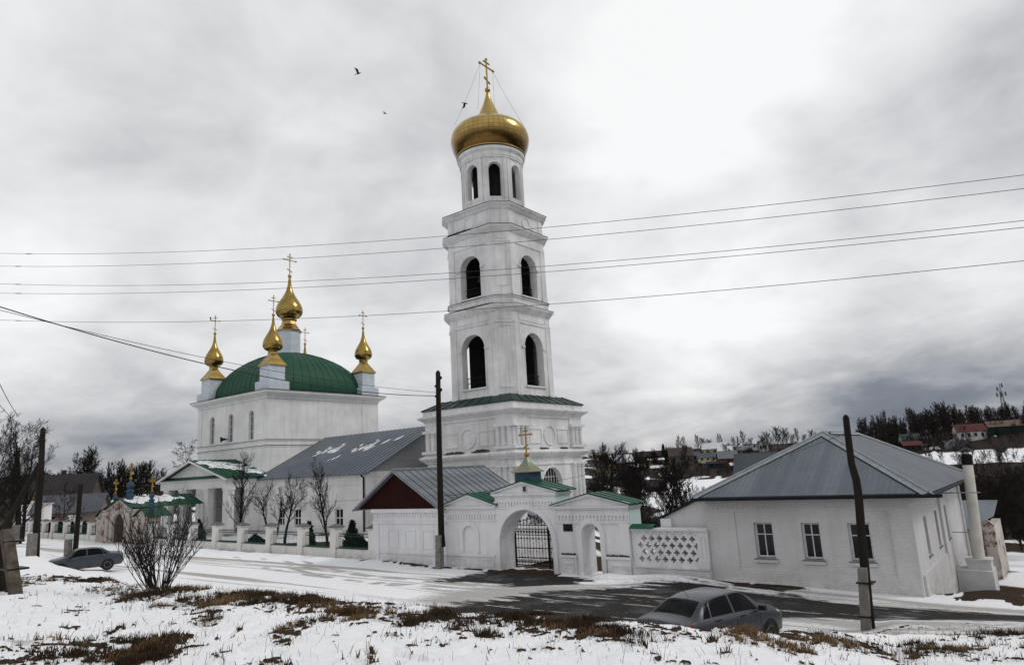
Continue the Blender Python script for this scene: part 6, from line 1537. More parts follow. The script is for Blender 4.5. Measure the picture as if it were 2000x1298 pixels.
# prototypes for the background
PROTO = []
for i, (hh, sp, tw, kd, an, st, fi) in enumerate([(10, 1.0, .034, (18, 10, 8), (26, 54), 1, .25), (11, .75, .034, (18, 10, 8), (22, 46), 1, .28), (12, .5, .032, (22, 9, 7), (18, 38), 1, .3), (9, 1.1, .034, (13, 9, 8), (28, 58), 2, .2), (13, .55, .034, (22, 9, 8), (18, 40), 1, .35), (4.2, 1.2, .022, (10, 8, 6), (22, 60), 4, .08)]):
    tr, cw = tree_geo(60+i, hh, sp, .17 if hh > 5 else .05, 3, kd, tw, fi, .4, stems=st, angle=an)
    b = len(tr.v); tr.v += cw.v; tr.f += [[b+k for k in f] for f in cw.f]; tr.m += [0 if hh > 5 else 0]*len(cw.f)
    PROTO.append(tr)
PM = {}
def bg_tree(kind, mat, loc, sc, rot, label, group, name='bare_tree', cat='tree', sz=1.0):
    key = (kind, mat)
    if key not in PM: 
        o = PROTO[kind].build(name, M[mat]); PM[key] = o
    else:
        o = PM[key].copy(); COL.objects.link(o); o.name = name
    o.location = loc; o.rotation_euler = (0, 0, rot); o.scale = (sc, sc, sc*sz)
    return tag(o, label, cat, group)
rg = random.Random(77)
def ring_tree(px, py, r, kind, mat, sc, label, group, sz=1.0, **kw):
    d = dist_pt(px, py, r); z = h1(d[0], d[1]); return bg_tree(kind, mat, (d[0], d[1], z-.2), sc, rg.uniform(0, 6.28), label, group, sz=sz, **kw)
# wood behind the left houses
def topz(px, pyb, pyt, r): return dist_pt(px, pyt, r)[2]
for px, top, r, kind in [(172, 888, 190, 1), (160, 898, 185, 0), (186, 895, 195, 1), (212, 905, 210, 2), (228, 900, 200, 2), (234, 915, 210, 0), (262, 912, 190, 0), (278, 908, 200, 0), (292, 914, 205, 0), (304, 922, 190, 0), (246, 926, 180, 0), (318, 922, 210, 2), (140, 930, 200, 0), (126, 935, 210, 0), (200, 930, 185, 0), (112, 930, 220, 1), (332, 925, 220, 0), (90, 925, 230, 0)]:
    d = dist_pt(px, top, r); z = h1(d[0], d[1]); hh = d[2]-z; ph = (10, 11, 12, 9, 13)[kind]
    bg_tree(kind, 'barkd' if kind != 1 else 'barkm', (d[0], d[1], z-.2), hh/ph, rg.uniform(0, 6), 'dark bare tree in the wood behind the old brick gate', 'trees behind the left houses', sz=1.0)
# hilltop wood on the right
n_ = 0
HW = []
for i in range(330):
    u = rg.random(); px = 1672 + 400*u; row = rg.random()
    r = 440 + 110*row
    tp = np.interp(px, [1660, 1672, 1690, 1730, 1758, 1770, 1800, 1830, 1850, 1880, 1910, 1940, 1970, 2080], [838, 822, 812, 806, 816, 802, 794, 780, 790, 786, 790, 784, 782, 774]) + rg.uniform(-3, 12) + 6*(1-row)
    d = dist_pt(px, tp, r); z = h1(d[0], d[1]); hh = min(max(d[2]-z, 6), 26); kind = rg.choice([1, 2, 4, 4, 2]); ph = (10, 11, 12, 9, 13)[kind]
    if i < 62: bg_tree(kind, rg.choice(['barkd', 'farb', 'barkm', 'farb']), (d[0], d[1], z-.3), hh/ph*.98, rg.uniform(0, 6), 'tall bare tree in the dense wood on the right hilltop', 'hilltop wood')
    else: HW.append((rg.choice([0, 1]), (d[0], d[1], z-.3), hh*rg.uniform(.55, .92), rg.uniform(0, 6)))
def mass(name, label, items, mat):                 # far wood or scrub that reads as one mass
    LP = []
    for k_, (sp, kd, an, ff) in enumerate([(.6, (13, 7, 5), (20, 44), .12), (.8, (13, 7, 5), (24, 50), .08), (1.2, (12, 7, 5), (24, 60), .06)]):
        tr, cw = tree_geo(80+k_, 1.0 if False else 10, sp, .14, 3, kd, .075, ff, .4, angle=an)
        v = np.array(tr.v+cw.v); b0 = len(tr.v); f = np.array([x for x in tr.f if len(x) == 4] + [[b0+k for k in x] for x in cw.f if len(x) == 4]); LP.append((v/10.0, f))
    V = []; Fq = []; o = 0
    for k_, loc, hh, ro in items:
        v, f = LP[k_]; c, s = math.cos(ro), math.sin(ro)
        V.append(np.stack([v[:, 0]*c-v[:, 1]*s, v[:, 0]*s+v[:, 1]*c, v[:, 2]], 1)*hh + np.array(loc)); Fq.append(f+o); o += len(v)
    V = np.concatenate(V).astype(np.float32); Fq = np.concatenate(Fq).astype(np.int32)
    me = bpy.data.meshes.new(name); me.vertices.add(len(V)); me.vertices.foreach_set('co', V.ravel()); me.loops.add(Fq.size); me.loops.foreach_set('vertex_index', Fq.ravel()); me.polygons.add(len(Fq)); me.polygons.foreach_set('loop_start', np.arange(0, Fq.size, 4, dtype=np.int32)); me.polygons.foreach_set('loop_total', np.full(len(Fq), 4, np.int32)); me.update(calc_edges=True); me.materials.append(M[mat])
    o_ = bpy.data.objects.new(name, me); COL.objects.link(o_); tag(o_, label, kind='stuff')
for i in range(150):
    px = rg.uniform(1668, 2060); d = dist_pt(px, 850, rg.uniform(385, 470)); HW.append((2, (d[0], d[1], h1(d[0], d[1])-.3), rg.uniform(3, 6), rg.uniform(0, 6)))
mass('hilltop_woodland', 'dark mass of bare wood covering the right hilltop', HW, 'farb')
VS = []
for i in range(110):
    px = rg.uniform(1800, 2060); r = rg.uniform(190, 372); d = dist_pt(px, 905, r); VS.append((2, (d[0], d[1], h1(d[0], d[1])-.2), rg.uniform(1.6, 5.0), rg.uniform(0, 6)))
for i in range(70):
    px = rg.uniform(1285, 1500); r = rg.uniform(292, 345); d = dist_pt(px, 905, r); VS.append((2, (d[0], d[1], h1(d[0], d[1])-.2), rg.uniform(1.8, 4.2), rg.uniform(0, 6)))
for i in range(150):
    px = rg.uniform(1145, 1600); r = rg.uniform(335, 560); d = dist_pt(px, 905, r); VS.append((2, (d[0], d[1], h1(d[0], d[1])-.2), rg.uniform(2.0, 4.6), rg.uniform(0, 6)))
for i in range(70):
    px = rg.uniform(1148, 1275); r = rg.uniform(110, 330); d = dist_pt(px, 905, r); VS.append((2, (d[0], d[1], h1(d[0], d[1])-.2), rg.uniform(1.5, 3.6), rg.uniform(0, 6)))
for i in range(60):
    px = rg.uniform(1690, 2060); r = rg.uniform(375, 425); d = dist_pt(px, 905, r); VS.append((2, (d[0], d[1], h1(d[0], d[1])-.2), rg.uniform(1.6, 3.6), rg.uniform(0, 6)))
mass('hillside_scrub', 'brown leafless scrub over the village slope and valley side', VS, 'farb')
LW = []
for i in range(70):
    px = rg.uniform(40, 350); r = rg.uniform(185, 260); d = dist_pt(px, 905, r); LW.append((rg.choice([0, 1, 2]), (d[0], d[1], h1(d[0], d[1])-.2), rg.uniform(4.0, 8.0), rg.uniform(0, 6)))
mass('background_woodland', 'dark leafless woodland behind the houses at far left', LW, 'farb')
# trees rising from the village on the skyline
for px, top, r, kind, mat in [(1166, 878, 330, 2, 'barkm'), (1185, 873, 340, 1, 'barkd'), (1207, 867, 300, 2, 'birch'), (1162, 884, 320, 0, 'barkd'), (1237, 880, 400, 0, 'barkm'), (1250, 882, 400, 0, 'barkd'), (1322, 852, 430, 4, 'barkr'), (1330, 858, 430, 1, 'barkr'), (1340, 870, 420, 0, 'barkr'), (1364, 854, 430, 1, 'barkd'), (1374, 858, 440, 0, 'barkd'), (1384, 860, 440, 0, 'barkr'), (1406, 851, 450, 1, 'barkr'), (1432, 856, 460, 1, 'barkr'), (1440, 852, 460, 2, 'barkd'), (1452, 846, 450, 1, 'barkd'), (1462, 858, 450, 0, 'barkd'), (1492, 852, 440, 0, 'barkr'), (1502, 846, 440, 0, 'barkd'), (1514, 837, 450, 0, 'barkr'), (1524, 840, 450, 0, 'barkd'), (1534, 846, 460, 0, 'barkd'), (1556, 840, 480, 1, 'barkr'), (1584, 842, 500, 0, 'barkd'), (1480, 862, 450, 0, 'barkd'), (1545, 850, 460, 0, 'barkd'), (1568, 850, 470, 0, 'barkd'), (1420, 868, 430, 0, 'barkd'), (1178, 890, 280, 0, 'barkd')]:
    d = dist_pt(px, top, r); z = h1(d[0], d[1]); hh = max(d[2]-z, 5); ph = (10, 11, 12, 9, 13)[kind]
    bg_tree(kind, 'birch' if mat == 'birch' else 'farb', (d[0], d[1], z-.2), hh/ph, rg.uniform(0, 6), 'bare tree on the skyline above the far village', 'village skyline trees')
# dark trees and scrub on the valley side
for i in range(26):
    px = rg.uniform(1148, 1330); py = rg.uniform(935, 995) if px < 1260 else rg.choice([rg.uniform(925, 945), rg.uniform(960, 1000)])
    r = np.interp(py, [925, 940, 960, 1000], [300, 250, 180, 100]); hh = rg.uniform(3.5, 7.5)
    ring_tree(px, py, r, rg.choice([0, 3, 5, 5]), rg.choice(['barkd', 'barkr', 'barkm']), hh/9*(2.0 if rg.random() < .3 else 1), 'leafless scrub tree on the snowy valley slope beyond the gate', 'valley scrub')
for px, py, r, hh in [(1304, 980, 110, 10.5), (1318, 984, 100, 8.5), (1330, 985, 105, 8), (1346, 975, 120, 7), (1294, 986, 95, 6.5), (1232, 990, 100, 9), (1218, 985, 110, 10), (1250, 1000, 85, 6), (1365, 950, 160, 8), (1380, 945, 170, 7), (1352, 960, 140, 6)]:
    ring_tree(px, py, r, rg.choice([0, 1, 3]), 'barkd', hh/10, 'dark bare tree at the foot of the valley snowfield', 'valley foot trees')
for i in range(34):
    px = rg.uniform(1150, 1480); r = rg.uniform(335, 420)
    ring_tree(px, 905, r, rg.choice([0, 3, 5, 5]), rg.choice(['barkd', 'barkr']), rg.uniform(.45, .95), 'bare garden tree among the far village houses', 'village garden trees')
for i in range(12):
    px = rg.uniform(1690, 1990); r = rg.uniform(370, 430)
    ring_tree(px, 850, r, rg.choice([0, 3, 5]), 'barkd', rg.uniform(.5, .9), 'bare tree below the right hilltop wood', 'trees below the hilltop wood')
# thicket at the right edge behind the flue pipe
for i in range(44):
    px = rg.uniform(1885, 2050); r = rg.uniform(56, 120); d = dist_pt(px, 1000, r)
    tpx = np.interp(px, [1885, 1900, 1940, 2080], [955, 932, 922, 918])+rg.uniform(0, 60); t_ = dist_pt(px, tpx, r); z = h1(d[0], d[1]); hh = max(2.5, (t_[2]-z)*.9); kind = rg.choice([0, 1, 3]); ph = (10, 11, 12, 9, 13)[kind]
    bg_tree(kind, rg.choice(['barkd', 'barkm', 'barkr']), (d[0], d[1], z-.3), hh/ph, rg.uniform(0, 6), 'dark leafless tree in the thicket at the right edge', 'right edge thicket', sz=1.0)
g = on_ground(1962, 1118, 50); tree('dark thick-trunked tree at the right edge beside the ruined shed', tree_geo(91, (dist_pt(1962, 925, 50)[2]-g[2])/1.1, .8, .15, 4, (15, 8, 6, 4), .012, .3, .4, angle=(30, 60)), tuple(g), (M['barkd'], M['barkd']))
g = on_ground(1906, 960, 150); tree('rounded reddish bare tree above the flue pipe cowl', tree_geo(92, (dist_pt(1906, 845, 150)[2]-g[2])/1.1, .85, .2, 4, (20, 9, 6, 4), .018, .2, .4, angle=(30, 60)), tuple(g), (M['barkd'], M['barkr']))
# spruce
g = on_ground(1297, 893, 400); q = MB(); tp = dist_pt(1297, 866, 400)[2]; hh = tp-g[2]; rgs = random.Random(5)
for i in range(700):
    t = rgs.random(); a = rgs.uniform(0, 6.283); rr = (1-t)*hh*.24*(.5+.6*rgs.random()); c = np.array([g[0]+rr*math.cos(a), g[1]+rr*math.sin(a), g[2]+.5+t*(hh-.5)]); o = np.array([math.cos(a), math.sin(a), -.5])*.8
    s = np.array([-math.sin(a), math.cos(a), 0])*.35; q.add([c-s, c+s, c+o], [(0, 1, 2)])
q.tube([(g[0], g[1], g[2]-.5), (g[0], g[1], tp)], [.2, .03], 6); tag(q.build('spruce_tree', M['spruce']), 'dark pointed spruce among the far village roofs', 'tree')
# ------------------------------------------------------------------ far houses
def wallmat(n, c): 
    if n not in M: M[n] = plain(n, c, tuple(v*.75 for v in c), .8, .8)
    return M[n]
def cottage(label, px, pyb, r, w, d, hw, hr, wall, roof, yaw=0, gable='x', snow=False, name='village_house', cat='house', wins=3, group='village houses', dz=0, flue=True):
    b = on_ground(px, pyb, r); z = b[2]+dz
    t = thing(name, label, cat, (0, 0, 0), group)
    q = MB(); q.box(-w/2, w/2, -d/2, d/2, -4.5, hw)
    if gable == 'x': q.prism([(-d/2, hw), (d/2, hw), (0, hr-.1)], lambda u, v, k: (-w/2+.05+k, u, v), 0, w-.1)
    else: q.prism([(-w/2, hw), (w/2, hw), (0, hr-.1)], lambda u, v, k: (u, -d/2+.05+k, v), 0, d-.1)
    q.build('wall', wall, t)
    q = MB(); o = .45
    if gable == 'x':
        e = hw-.15
        q.plate([(-w/2-o, -d/2-o, e), (w/2+o, -d/2-o, e), (w/2+o, 0, hr), (-w/2-o, 0, hr)], .12); q.plate([(w/2+o, d/2+o, e), (-w/2-o, d/2+o, e), (-w/2-o, .01, hr), (w/2+o, .01, hr)], .12)
    else:
        e = hw-.15
        q.plate([(-w/2-o, d/2+o, e), (-w/2-o, -d/2-o, e), (0, -d/2-o, hr), (0, d/2+o, hr)], .12); q.plate([(w/2+o, -d/2-o, e), (w/2+o, d/2+o, e), (.01, d/2+o, hr), (.01, -d/2-o, hr)], .12)
    rf = q.build('roof', roof, t)
    if flue: q = MB(); q.box(w*.12, w*.12+.6, .3, .9, hr-1.2, hr+.7); q.build('chimney', wallmat('chimney_brick', (.055, .032, .028)), rf)
    for i in range(wins):
        u = -w/2+w*(i+.7)/(wins+.4); q = MB(); q.box(u-.55, u+.55, -d/2-.06, -d/2+.02, hw*.38, hw*.78); q.build('window', M['glass'], t)
    t.location = (b[0], b[1], z); t.rotation_euler = (0, 0, yaw); return t
ROOFS = dict(grey=roofmat('far_grey_roof', (.10, .11, .125), (.16, .17, .18), rough=.5, metal=.1), snow=roofmat('far_snowy_roof', (.62, .64, .67), (.42, .44, .47), rough=.7, metal=0), dark=roofmat('far_dark_roof', (.016, .015, .015), (.028, .025, .024), rough=.8, metal=0), brown=roofmat('far_brown_roof', (.045, .034, .030), (.065, .052, .048), rough=.8, metal=0),
             red=roofmat('far_red_roof', (.085, .016, .013), (.055, .012, .010), rough=.6, metal=0), tan=roofmat('far_tan_roof', (.15, .105, .075), (.11, .08, .06), rough=.8, metal=0), greenr=roofmat('far_green_roof', (.012, .045, .032), (.018, .04, .03), rough=.6, metal=0), slate=roofmat('far_slate_roof', (.055, .062, .075), (.085, .093, .105), rough=.5, metal=.1))
cream, yel, whi, gry, brk, drk, grn, tea, pnk = [wallmat(n, c) for n, c in (('cream_wall', (.42, .37, .26)), ('yellow_wall', (.30, .24, .12)), ('white_wall', (.60, .60, .58)), ('grey_log_wall', (.13, .125, .12)), ('red_brown_wall', (.13, .045, .030)), ('dark_log_wall', (.03, .026, .023)), ('lime_green_wall', (.21, .22, .08)), ('teal_wall', (.012, .04, .045)), ('orange_brick_wall', (.20, .11, .075)))]
Y_ = 1.05
cottage('yellow gabled house with white lower walls in the far village', 1184, 908, 355, 6.5, 9, 4, 7.5, yel, ROOFS['slate'], Y_, 'y')
cottage('wide house with whitish roof beside the yellow gable in the village', 1212, 902, 375, 12, 9, 4, 8, gry, ROOFS['snow'], Y_-.2)
cottage('long dark-roofed building on the village skyline', 1272, 897, 420, 17, 9, 3.2, 6.4, drk, ROOFS['dark'], Y_-.45)
cottage('bright lime-green low building under the dark roof', 1281, 901, 395, 8.5, 4, 3.0, 3.9, grn, ROOFS['snow'], Y_-.45)
cottage('grey gabled house with steep brown roof in the village centre', 1329, 897, 400, 13, 10, 4, 8.6, gry, ROOFS['brown'], Y_-.5)
cottage('small shed with slate roof next to the brown-roofed house', 1356, 892, 410, 6, 6, 3, 5.2, gry, ROOFS['slate'], Y_-.5)
cottage('cream house with white gable and row of windows on the skyline', 1398, 888, 430, 14, 9, 4.4, 8.0, cream, ROOFS['snow'], Y_-.75, 'x')
cottage('low tan shed left of the cream house', 1382, 896, 400, 11, 7, 2.6, 5, tea if False else cream, ROOFS['slate'], Y_-.6)
cottage('low outbuilding with white snowy roof behind the red-brown house', 1425, 888, 425, 13, 8, 3.2, 5.8, gry, ROOFS['snow'], Y_-.6)
cottage('grey-roofed annex right of the snowy roof', 1452, 888, 425, 10, 8, 3.2, 5.6, gry, ROOFS['grey'], Y_-.6)
cottage('red-brown log house with pale grey roof above the white house roof', 1422, 908, 370, 9.5, 8.5, 3.8, 7.6, brk, ROOFS['grey'], Y_-.55, 'x')
cottage('dark teal shed below the red-brown house', 1398, 906, 360, 8, 5, 2.4, 3.4, tea, ROOFS['dark'], Y_-.5)
cottage('small orange brick house with snow-covered roof', 1245, 918, 345, 6.5, 6, 3.4, 4.6, pnk, ROOFS['snow'], Y_-.3)
cottage('grey metal barn near the yellow house', 1198, 930, 300, 7.5, 6, 3.2, 4.8, gry, ROOFS['slate'], Y_-.2)
cottage('long grey metal barn in the middle of the village slope', 1234, 933, 300, 9.5, 6, 3.4, 5.2, gry, ROOFS['slate'], Y_-.3)
cottage('low shed with white snow on its roof below the lime-green building', 1283, 912, 350, 6.5, 5, 2.3, 3.4, gry, ROOFS['snow'], Y_-.4)
cottage('black pitched-roof shack by the snowfield', 1278, 940, 262, 6.5, 5, 1.8, 4.2, drk, ROOFS['dark'], Y_-.2)
cottage('white-gabled house far up between skyline trees', 1467, 879, 470, 9, 8, 4, 7.0, whi, ROOFS['snow'], Y_-.8)
cottage('tiny white gabled house near the top of the grey roof', 1492, 880, 450, 5, 5, 4.6, 8.0, whi, ROOFS['slate'], Y_-.8, 'y')
cottage('long black fence-like barn along the snowfield edge', 1262, 938, 280, 14, 4, 1.8, 2.6, drk, ROOFS['dark'], Y_-.3)
cottage('small snowy-roofed hut low in the gardens', 1300, 925, 310, 5, 4, 2, 3, drk, ROOFS['snow'], Y_-.4)
cottage('snow-topped hut right of the village gardens', 1440, 915, 345, 6, 4, 2.2, 3.4, drk, ROOFS['snow'], Y_-.5)
# large slate roofed barn right behind the brick house
b = on_ground(1530, 930, 75)
cottage('long dark slate-roofed barn just behind the brick house', 1545, 930, 74, 9.5, 7, 1.0, 5.6, drk, ROOFS['slate'], .20, 'x', group=None, name='barn', cat='barn', wins=0, dz=3.0, flue=False)
# right-hand hillside houses
cottage('white house with bright red roof on the right hillside', 1895, 859, 410, 12.5, 10, 4.2, 7.8, whi, ROOFS['red'], .35, 'x', wins=4)
cottage('house with tan roof and green wall at the right edge of the hillside', 1963, 854, 420, 14, 9, 3.2, 6.0, wallmat('green_wall', (.008, .035, .026)), ROOFS['tan'], .25)
cottage('small green-roofed house among the right trees', 1775, 853, 430, 9, 8, 3, 6.5, whi, ROOFS['greenr'], .4)
cottage('half hidden pale house beside the green-roofed one', 1790, 855, 425, 8, 7, 3, 4.8, whi, ROOFS['dark'], .4)
cottage('low dark red shed on the right hillside', 1778, 872, 390, 8, 6, 3.0, 5.0, drk, ROOFS['red'], .5)
cottage('grey shed with snowy roof below the red-roofed house', 1862, 862, 400, 9, 5, 1.6, 2.6, gry, ROOFS['snow'], .4)
b = on_ground(1870, 873, 385); q = MB()
q.prism([(5.0*math.cos(math.pi*i/14), 4.4*math.sin(math.pi*i/14)-.6) for i in range(15)], lambda u, v, w: (b[0]+u*math.cos(.3)-w*math.sin(.3), b[1]+u*math.sin(.3)+w*math.cos(.3), b[2]+v), -4, 4)
tag(q.build('round_hangar', ROOFS['grey']), 'round-topped grey hangar on the right hillside', 'hangar')
rg = random.Random(9)
for i, (px, py) in enumerate(((1814, 873), (1826, 870), (1740, 872), (1752, 868))):
    g = on_ground(px, py, 385); q = MB(); q.hull8([(g[0]-2, g[1]-.8, g[2]+.2), (g[0]+2, g[1]-.8, g[2]+.2), (g[0]+2, g[1]+.8, g[2]+.2), (g[0]-2, g[1]+.8, g[2]+.2), (g[0]-1.2, g[1]-.7, g[2]+1.5), (g[0]+1.0, g[1]-.7, g[2]+1.5), (g[0]+1.0, g[1]+.7, g[2]+1.5), (g[0]-1.2, g[1]+.7, g[2]+1.5)])
    tag(q.build('snow_covered_stack', M['snow']), 'white snow-covered heap on the right hillside below the wood', 'snow heap', 'snow heaps on the hillside')
# mobile phone mast
g = on_ground(1968, 835, 470); tp = dist_pt(1957, 748, 470)
mt = thing('phone_mast', 'tall lattice phone mast with antennas above the right hilltop wood', 'mast', tuple(g))
q = MB()
for sx, sy in ((-1, -1), (1, -1), (1, 1), (-1, 1)): q.tube([(g[0]+sx*1.2, g[1]+sy*1.2, g[2]-.5), (g[0]+sx*.45, g[1]+sy*.45, tp[2]-4)], .22, 4)
n = 12
for i in range(n):
    z0 = g[2]+(tp[2]-4-g[2])*i/n; z1 = g[2]+(tp[2]-4-g[2])*(i+1)/n; a0 = 1.2-.75*i/n; a1 = 1.2-.75*(i+1)/n
    for s in (-1, 1): q.tube([(g[0]-s*a0, g[1]-a0, z0), (g[0]+s*a1, g[1]-a1, z1)], .10, 3); q.tube([(g[0]+a0, g[1]-s*a0, z0), (g[0]+a1, g[1]+s*a1, z1)], .10, 3)
q.tube([(g[0], g[1], tp[2]-4), (g[0], g[1], tp[2])], .22, 5); q.build('lattice', M['sill'], mt)
for dx, dy, z in ((-2.0, 0, -6.2), (2.0, 0, -6.0), (0, 2, -6.1), (-1.4, 0, -3.0), (1.0, 0, -1.2)):
    q = MB(); q.box(g[0]+dx-.35, g[0]+dx+.35, g[1]+dy-.3, g[1]+dy+.3, tp[2]+z-1.2, tp[2]+z+1.2); q.tube([(g[0], g[1], tp[2]+z), (g[0]+dx, g[1]+dy, tp[2]+z)], .12, 4); q.build('antenna', M['cap'], mt)
# left background houses
def atpix(px, py, r): return dist_pt(px, py, r)
cottage('large house with almost black roof behind the far left fence', 92, 985, 140, 14, 12, 4.4, 8.3, wallmat('brown_board_wall', (.07, .055, .045)), ROOFS['dark'], 1.02, 'x', group=None, wins=3)
cottage('long tan brick barn with grey sheet roof behind the left fence', 140, 1012, 122, 8.2, 6, 2.6, 5.0, wallmat('tan_brick', (.17, .135, .11)), ROOFS['slate'], .93, 'x', group=None, name='brick_barn', cat='barn', wins=2, flue=False)
cottage('small snowy-roofed shed beside the old brick gate at left', 200, 1000, 130, 5, 5, 2.6, 3.6, drk, ROOFS['snow'], .9, group=None, name='shed', cat='shed', wins=0, flue=False)
q = MB(); a, c = on_ground(96, 1030, 104), on_ground(196, 1030, 98)
for i in range(60):
    p = a+(c-a)*i/59; q.box(p[0]-.07, p[0]+.07, p[1]-.05, p[1]+.05, p[2]-.2, p[2]+1.9)
for zz in (.5, 1.5): q.tube([a+(0, 0, zz), c+(0, 0, zz)], .06, 4)
tag(q.build('garden_fence', M['darkwood']), 'dark plank garden fence in front of the tan brick barn', 'fence')
g = on_ground(126, 1030, 102); tree('small bare fruit tree in front of the tan brick barn', tree_geo(95, 5.6, 1.0, .1, 4, (9, 7, 5, 3), .02, .25, .3, angle=(30, 60)), tuple(g), (M['barkd'], M['barkr']))

# ------------------------------------------------------------------ birds
def bird(label, px, py, r, s, ang, flap):
    c = dist_pt(px, py, r); q = MB()
    f = np.array([math.cos(ang), math.sin(ang), .1]); f /= np.linalg.norm(f); sd = np.cross(f, (0, 0, 1)); sd /= np.linalg.norm(sd); up = np.cross(sd, f)
    q.tube([c-f*s*.55, c-f*s*.35, c, c+f*s*.28, c+f*s*.42, c+f*s*.58], [s*.02, s*.08, s*.13, s*.10, s*.07, .008], 8)
    q.add([c-f*s*.3+sd*s*.04, c-f*s*.3-sd*s*.04, c-f*s*.75-sd*s*.14, c-f*s*.75+sd*s*.14], [(0, 1, 2, 3)])
    b_ = q.build('bird', M['bird'], None, True); tag(b_, label, 'bird')
    for sg in (-1, 1):
        q = MB(); a = c+sd*sg*s*.1; m_ = a+sd*sg*s*.5+up*s*flap; e = m_+sd*sg*s*.55+up*s*flap*.3-f*s*.25
        q.add([a+f*s*.22, m_+f*s*.25, e, m_-f*s*.22, a-f*s*.22], [(0, 1, 3, 4), (1, 2, 3)]); q.build('wing', M['bird'], b_)
bird('black crow flying highest, left of the tower', 700, 144, 60, .50, .4, .55)
bird('small black crow flying lowest, left of the tower', 752, 222, 75, .33, .2, .25)
bird('black crow flying just left of the gilded dome spire', 908, 202, 55, .46, 1.2, -.5)
c = on_y(404, 615, 45.0); q = MB(); q.tube([(-84.65, 44.66, 26.60), (-84.65, 44.66, 26.66), (-84.6, 44.6, 26.84), (-84.55, 44.54, 26.92)], [.03, .1, .09, .03], 6); tag(q.build('bird', M['bird']), 'tiny black bird perched on the left cupola cross', 'bird')

# ------------------------------------------------------------------ sky and light
SUN_EL, SUN_AZ = R_(46), FW - R_(38)                         # behind the cloud, in front and to the right
W = bpy.data.worlds.new('World'); SC.world = W; W.use_nodes = True
nt = W.node_tree; nt.nodes.clear()
def nn(t, **k):
    o = nt.nodes.new(t)
    for a, b in k.items(): setattr(o, a, b)
    return o
L_ = nt.links.new
def mth(op, a, b=0.0, clamp=False):
    k = nn('ShaderNodeMath', operation=op); k.use_clamp = clamp
    for i, x in enumerate((a, b)):
        if hasattr(x, 'links'): L_(x, k.inputs[i])
        else: k.inputs[i].default_value = x
    return k.outputs[0]
tc = nn('ShaderNodeTexCoord'); sp = nn('ShaderNodeSeparateXYZ'); L_(tc.outputs['Generated'], sp.inputs[0])
zz = mth('MAXIMUM', sp.outputs[2], 0.0); dn = mth('ADD', zz, .30)
cb_ = nn('ShaderNodeCombineXYZ'); L_(mth('DIVIDE', sp.outputs[0], dn), cb_.inputs[0]); L_(mth('DIVIDE', sp.outputs[1], dn), cb_.inputs[1])
def cl_noise(sc, det, ro, off, dist=0.0):
    mp_ = nn('ShaderNodeMapping'); mp_.inputs['Scale'].default_value = (sc, sc, sc); mp_.inputs['Location'].default_value = off; L_(cb_.outputs[0], mp_.inputs['Vector'])
    k = nn('ShaderNodeTexNoise'); k.inputs['Scale'].default_value = 1; k.inputs['Detail'].default_value = det; k.inputs['Roughness'].default_value = ro; k.inputs['Distortion'].default_value = dist; L_(mp_.outputs[0], k.inputs['Vector']); return k.outputs['Fac']
n1 = cl_noise(1.05, 7, .50, (5.1, 1.7, 0), .5); n2 = cl_noise(3.0, 6, .52, (7.7, 2.3, 4), .4); n3 = cl_noise(9.0, 5, .55, (1.7, 5.3, 2), .3); 
val = mth('ADD', mth('MULTIPLY', mth('SUBTRACT', n1, .5), .62), mth('ADD', mth('MULTIPLY', mth('SUBTRACT', n2, .5), .58), mth('MULTIPLY', mth('SUBTRACT', n3, .5), .17)))
def lobe(px, py, k_, amt, sx=1.0):
    d = ray(px, py); d = d/np.linalg.norm(d)
    vm = nn('ShaderNodeVectorMath', operation='DOT_PRODUCT'); L_(tc.outputs['Generated'], vm.inputs[0]); vm.inputs[1].default_value = tuple(d)
    return mth('MULTIPLY', mth('POWER', mth('MAXIMUM', vm.outputs['Value'], 0.0), k_), amt)
for a in [(1420, 110, 45, .17), (500, 110, 40, .13), (1420, 680, 90, .34), (1180, 640, 160, .12), (640, 720, 120, .14), (30, 700, 90, .16), (1960, 590, 260, .20), (1250, 250, 50, .08),
          (350, 330, 60, -.05), (760, 300, 60, -.05), (1900, 720, 60, -.14), (1950, 60, 40, -.08), (1450, 470, 40, -.06), (1180, 790, 300, -.12), (1500, 800, 220, -.12), (1700, 770, 160, -.10), (150, 850, 130, -.12), (780, 640, 220, -.06), (200, 560, 70, -.06)]:
    val = mth('ADD', val, lobe(*a))
hz = nn('ShaderNodeMapRange'); L_(sp.outputs[2], hz.inputs[0]); hz.inputs[1].default_value = 0.0; hz.inputs[2].default_value = .19; hz.inputs[3].default_value = -.34; hz.inputs[4].default_value = .03
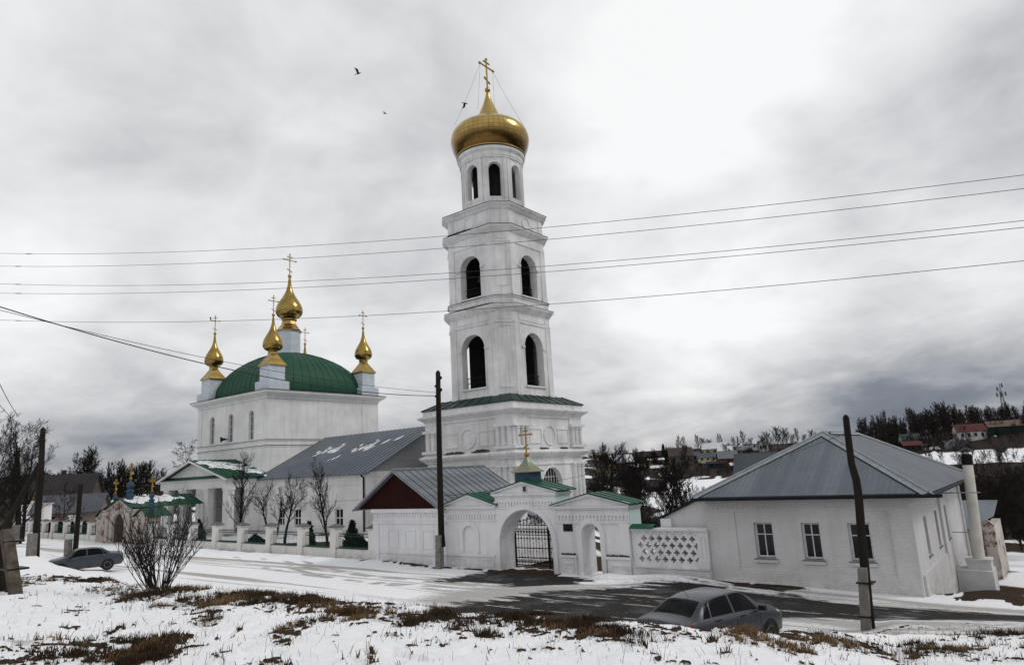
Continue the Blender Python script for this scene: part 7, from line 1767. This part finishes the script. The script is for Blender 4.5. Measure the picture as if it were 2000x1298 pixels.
val = mth('ADD', val, hz.outputs[0])
cr_ = nn('ShaderNodeValToRGB'); L_(mth('ADD', val, .655, True), cr_.inputs['Fac'])
els = cr_.color_ramp.elements
stops = [(0.0, (.14, .16, .205)), (.2, (.21, .232, .28)), (.42, (.46, .465, .49)), (.54, (.62, .62, .635)), (.70, (.80, .80, .805)), (.90, (.99, .99, .99))]
while len(els) < len(stops): els.new(.5)
for e, (p, c_) in zip(els, stops): e.position = p; e.color = (*c_, 1)
bg1 = nn('ShaderNodeBackground'); L_(cr_.outputs['Color'], bg1.inputs['Color']); bg1.inputs['Strength'].default_value = 1.0
sky = nn('ShaderNodeTexSky', sky_type='NISHITA'); sky.sun_disc = False; sky.sun_elevation = SUN_EL; sky.sun_rotation = math.pi/2 - SUN_AZ
bg2 = nn('ShaderNodeBackground'); L_(sky.outputs['Color'], bg2.inputs['Color']); bg2.inputs['Strength'].default_value = .10
ms = nn('ShaderNodeMixShader'); ms.inputs[0].default_value = .06; L_(bg1.outputs[0], ms.inputs[1]); L_(bg2.outputs[0], ms.inputs[2])
wo = nn('ShaderNodeOutputWorld'); L_(ms.outputs[0], wo.inputs['Surface'])
sl = bpy.data.lights.new('sun', 'SUN'); sl.energy = 1.0; sl.angle = R_(18); sl.color = (1.0, .97, .93)
so_ = bpy.data.objects.new('sun', sl); COL.objects.link(so_)
SUN_DIR = FW - R_(95)                                        # lamp turned to the viewer's right, added there to light the facades
so_.rotation_euler = Vector((math.cos(SUN_DIR)*math.cos(SUN_EL), math.sin(SUN_DIR)*math.cos(SUN_EL), math.sin(SUN_EL))).to_track_quat('Z', 'Y').to_euler()
sky.sun_rotation = math.pi/2 - SUN_DIR
SC.view_settings.view_transform = 'Standard'; SC.view_settings.look = 'None'; SC.view_settings.exposure = 0; SC.view_settings.gamma = 1
SC.render.engine = 'CYCLES'; SC.cycles.use_denoising = True; SC.cycles.max_bounces = 6; SC.cycles.sample_clamp_indirect = 6
SC.render.resolution_x = 1024; SC.render.resolution_y = 664
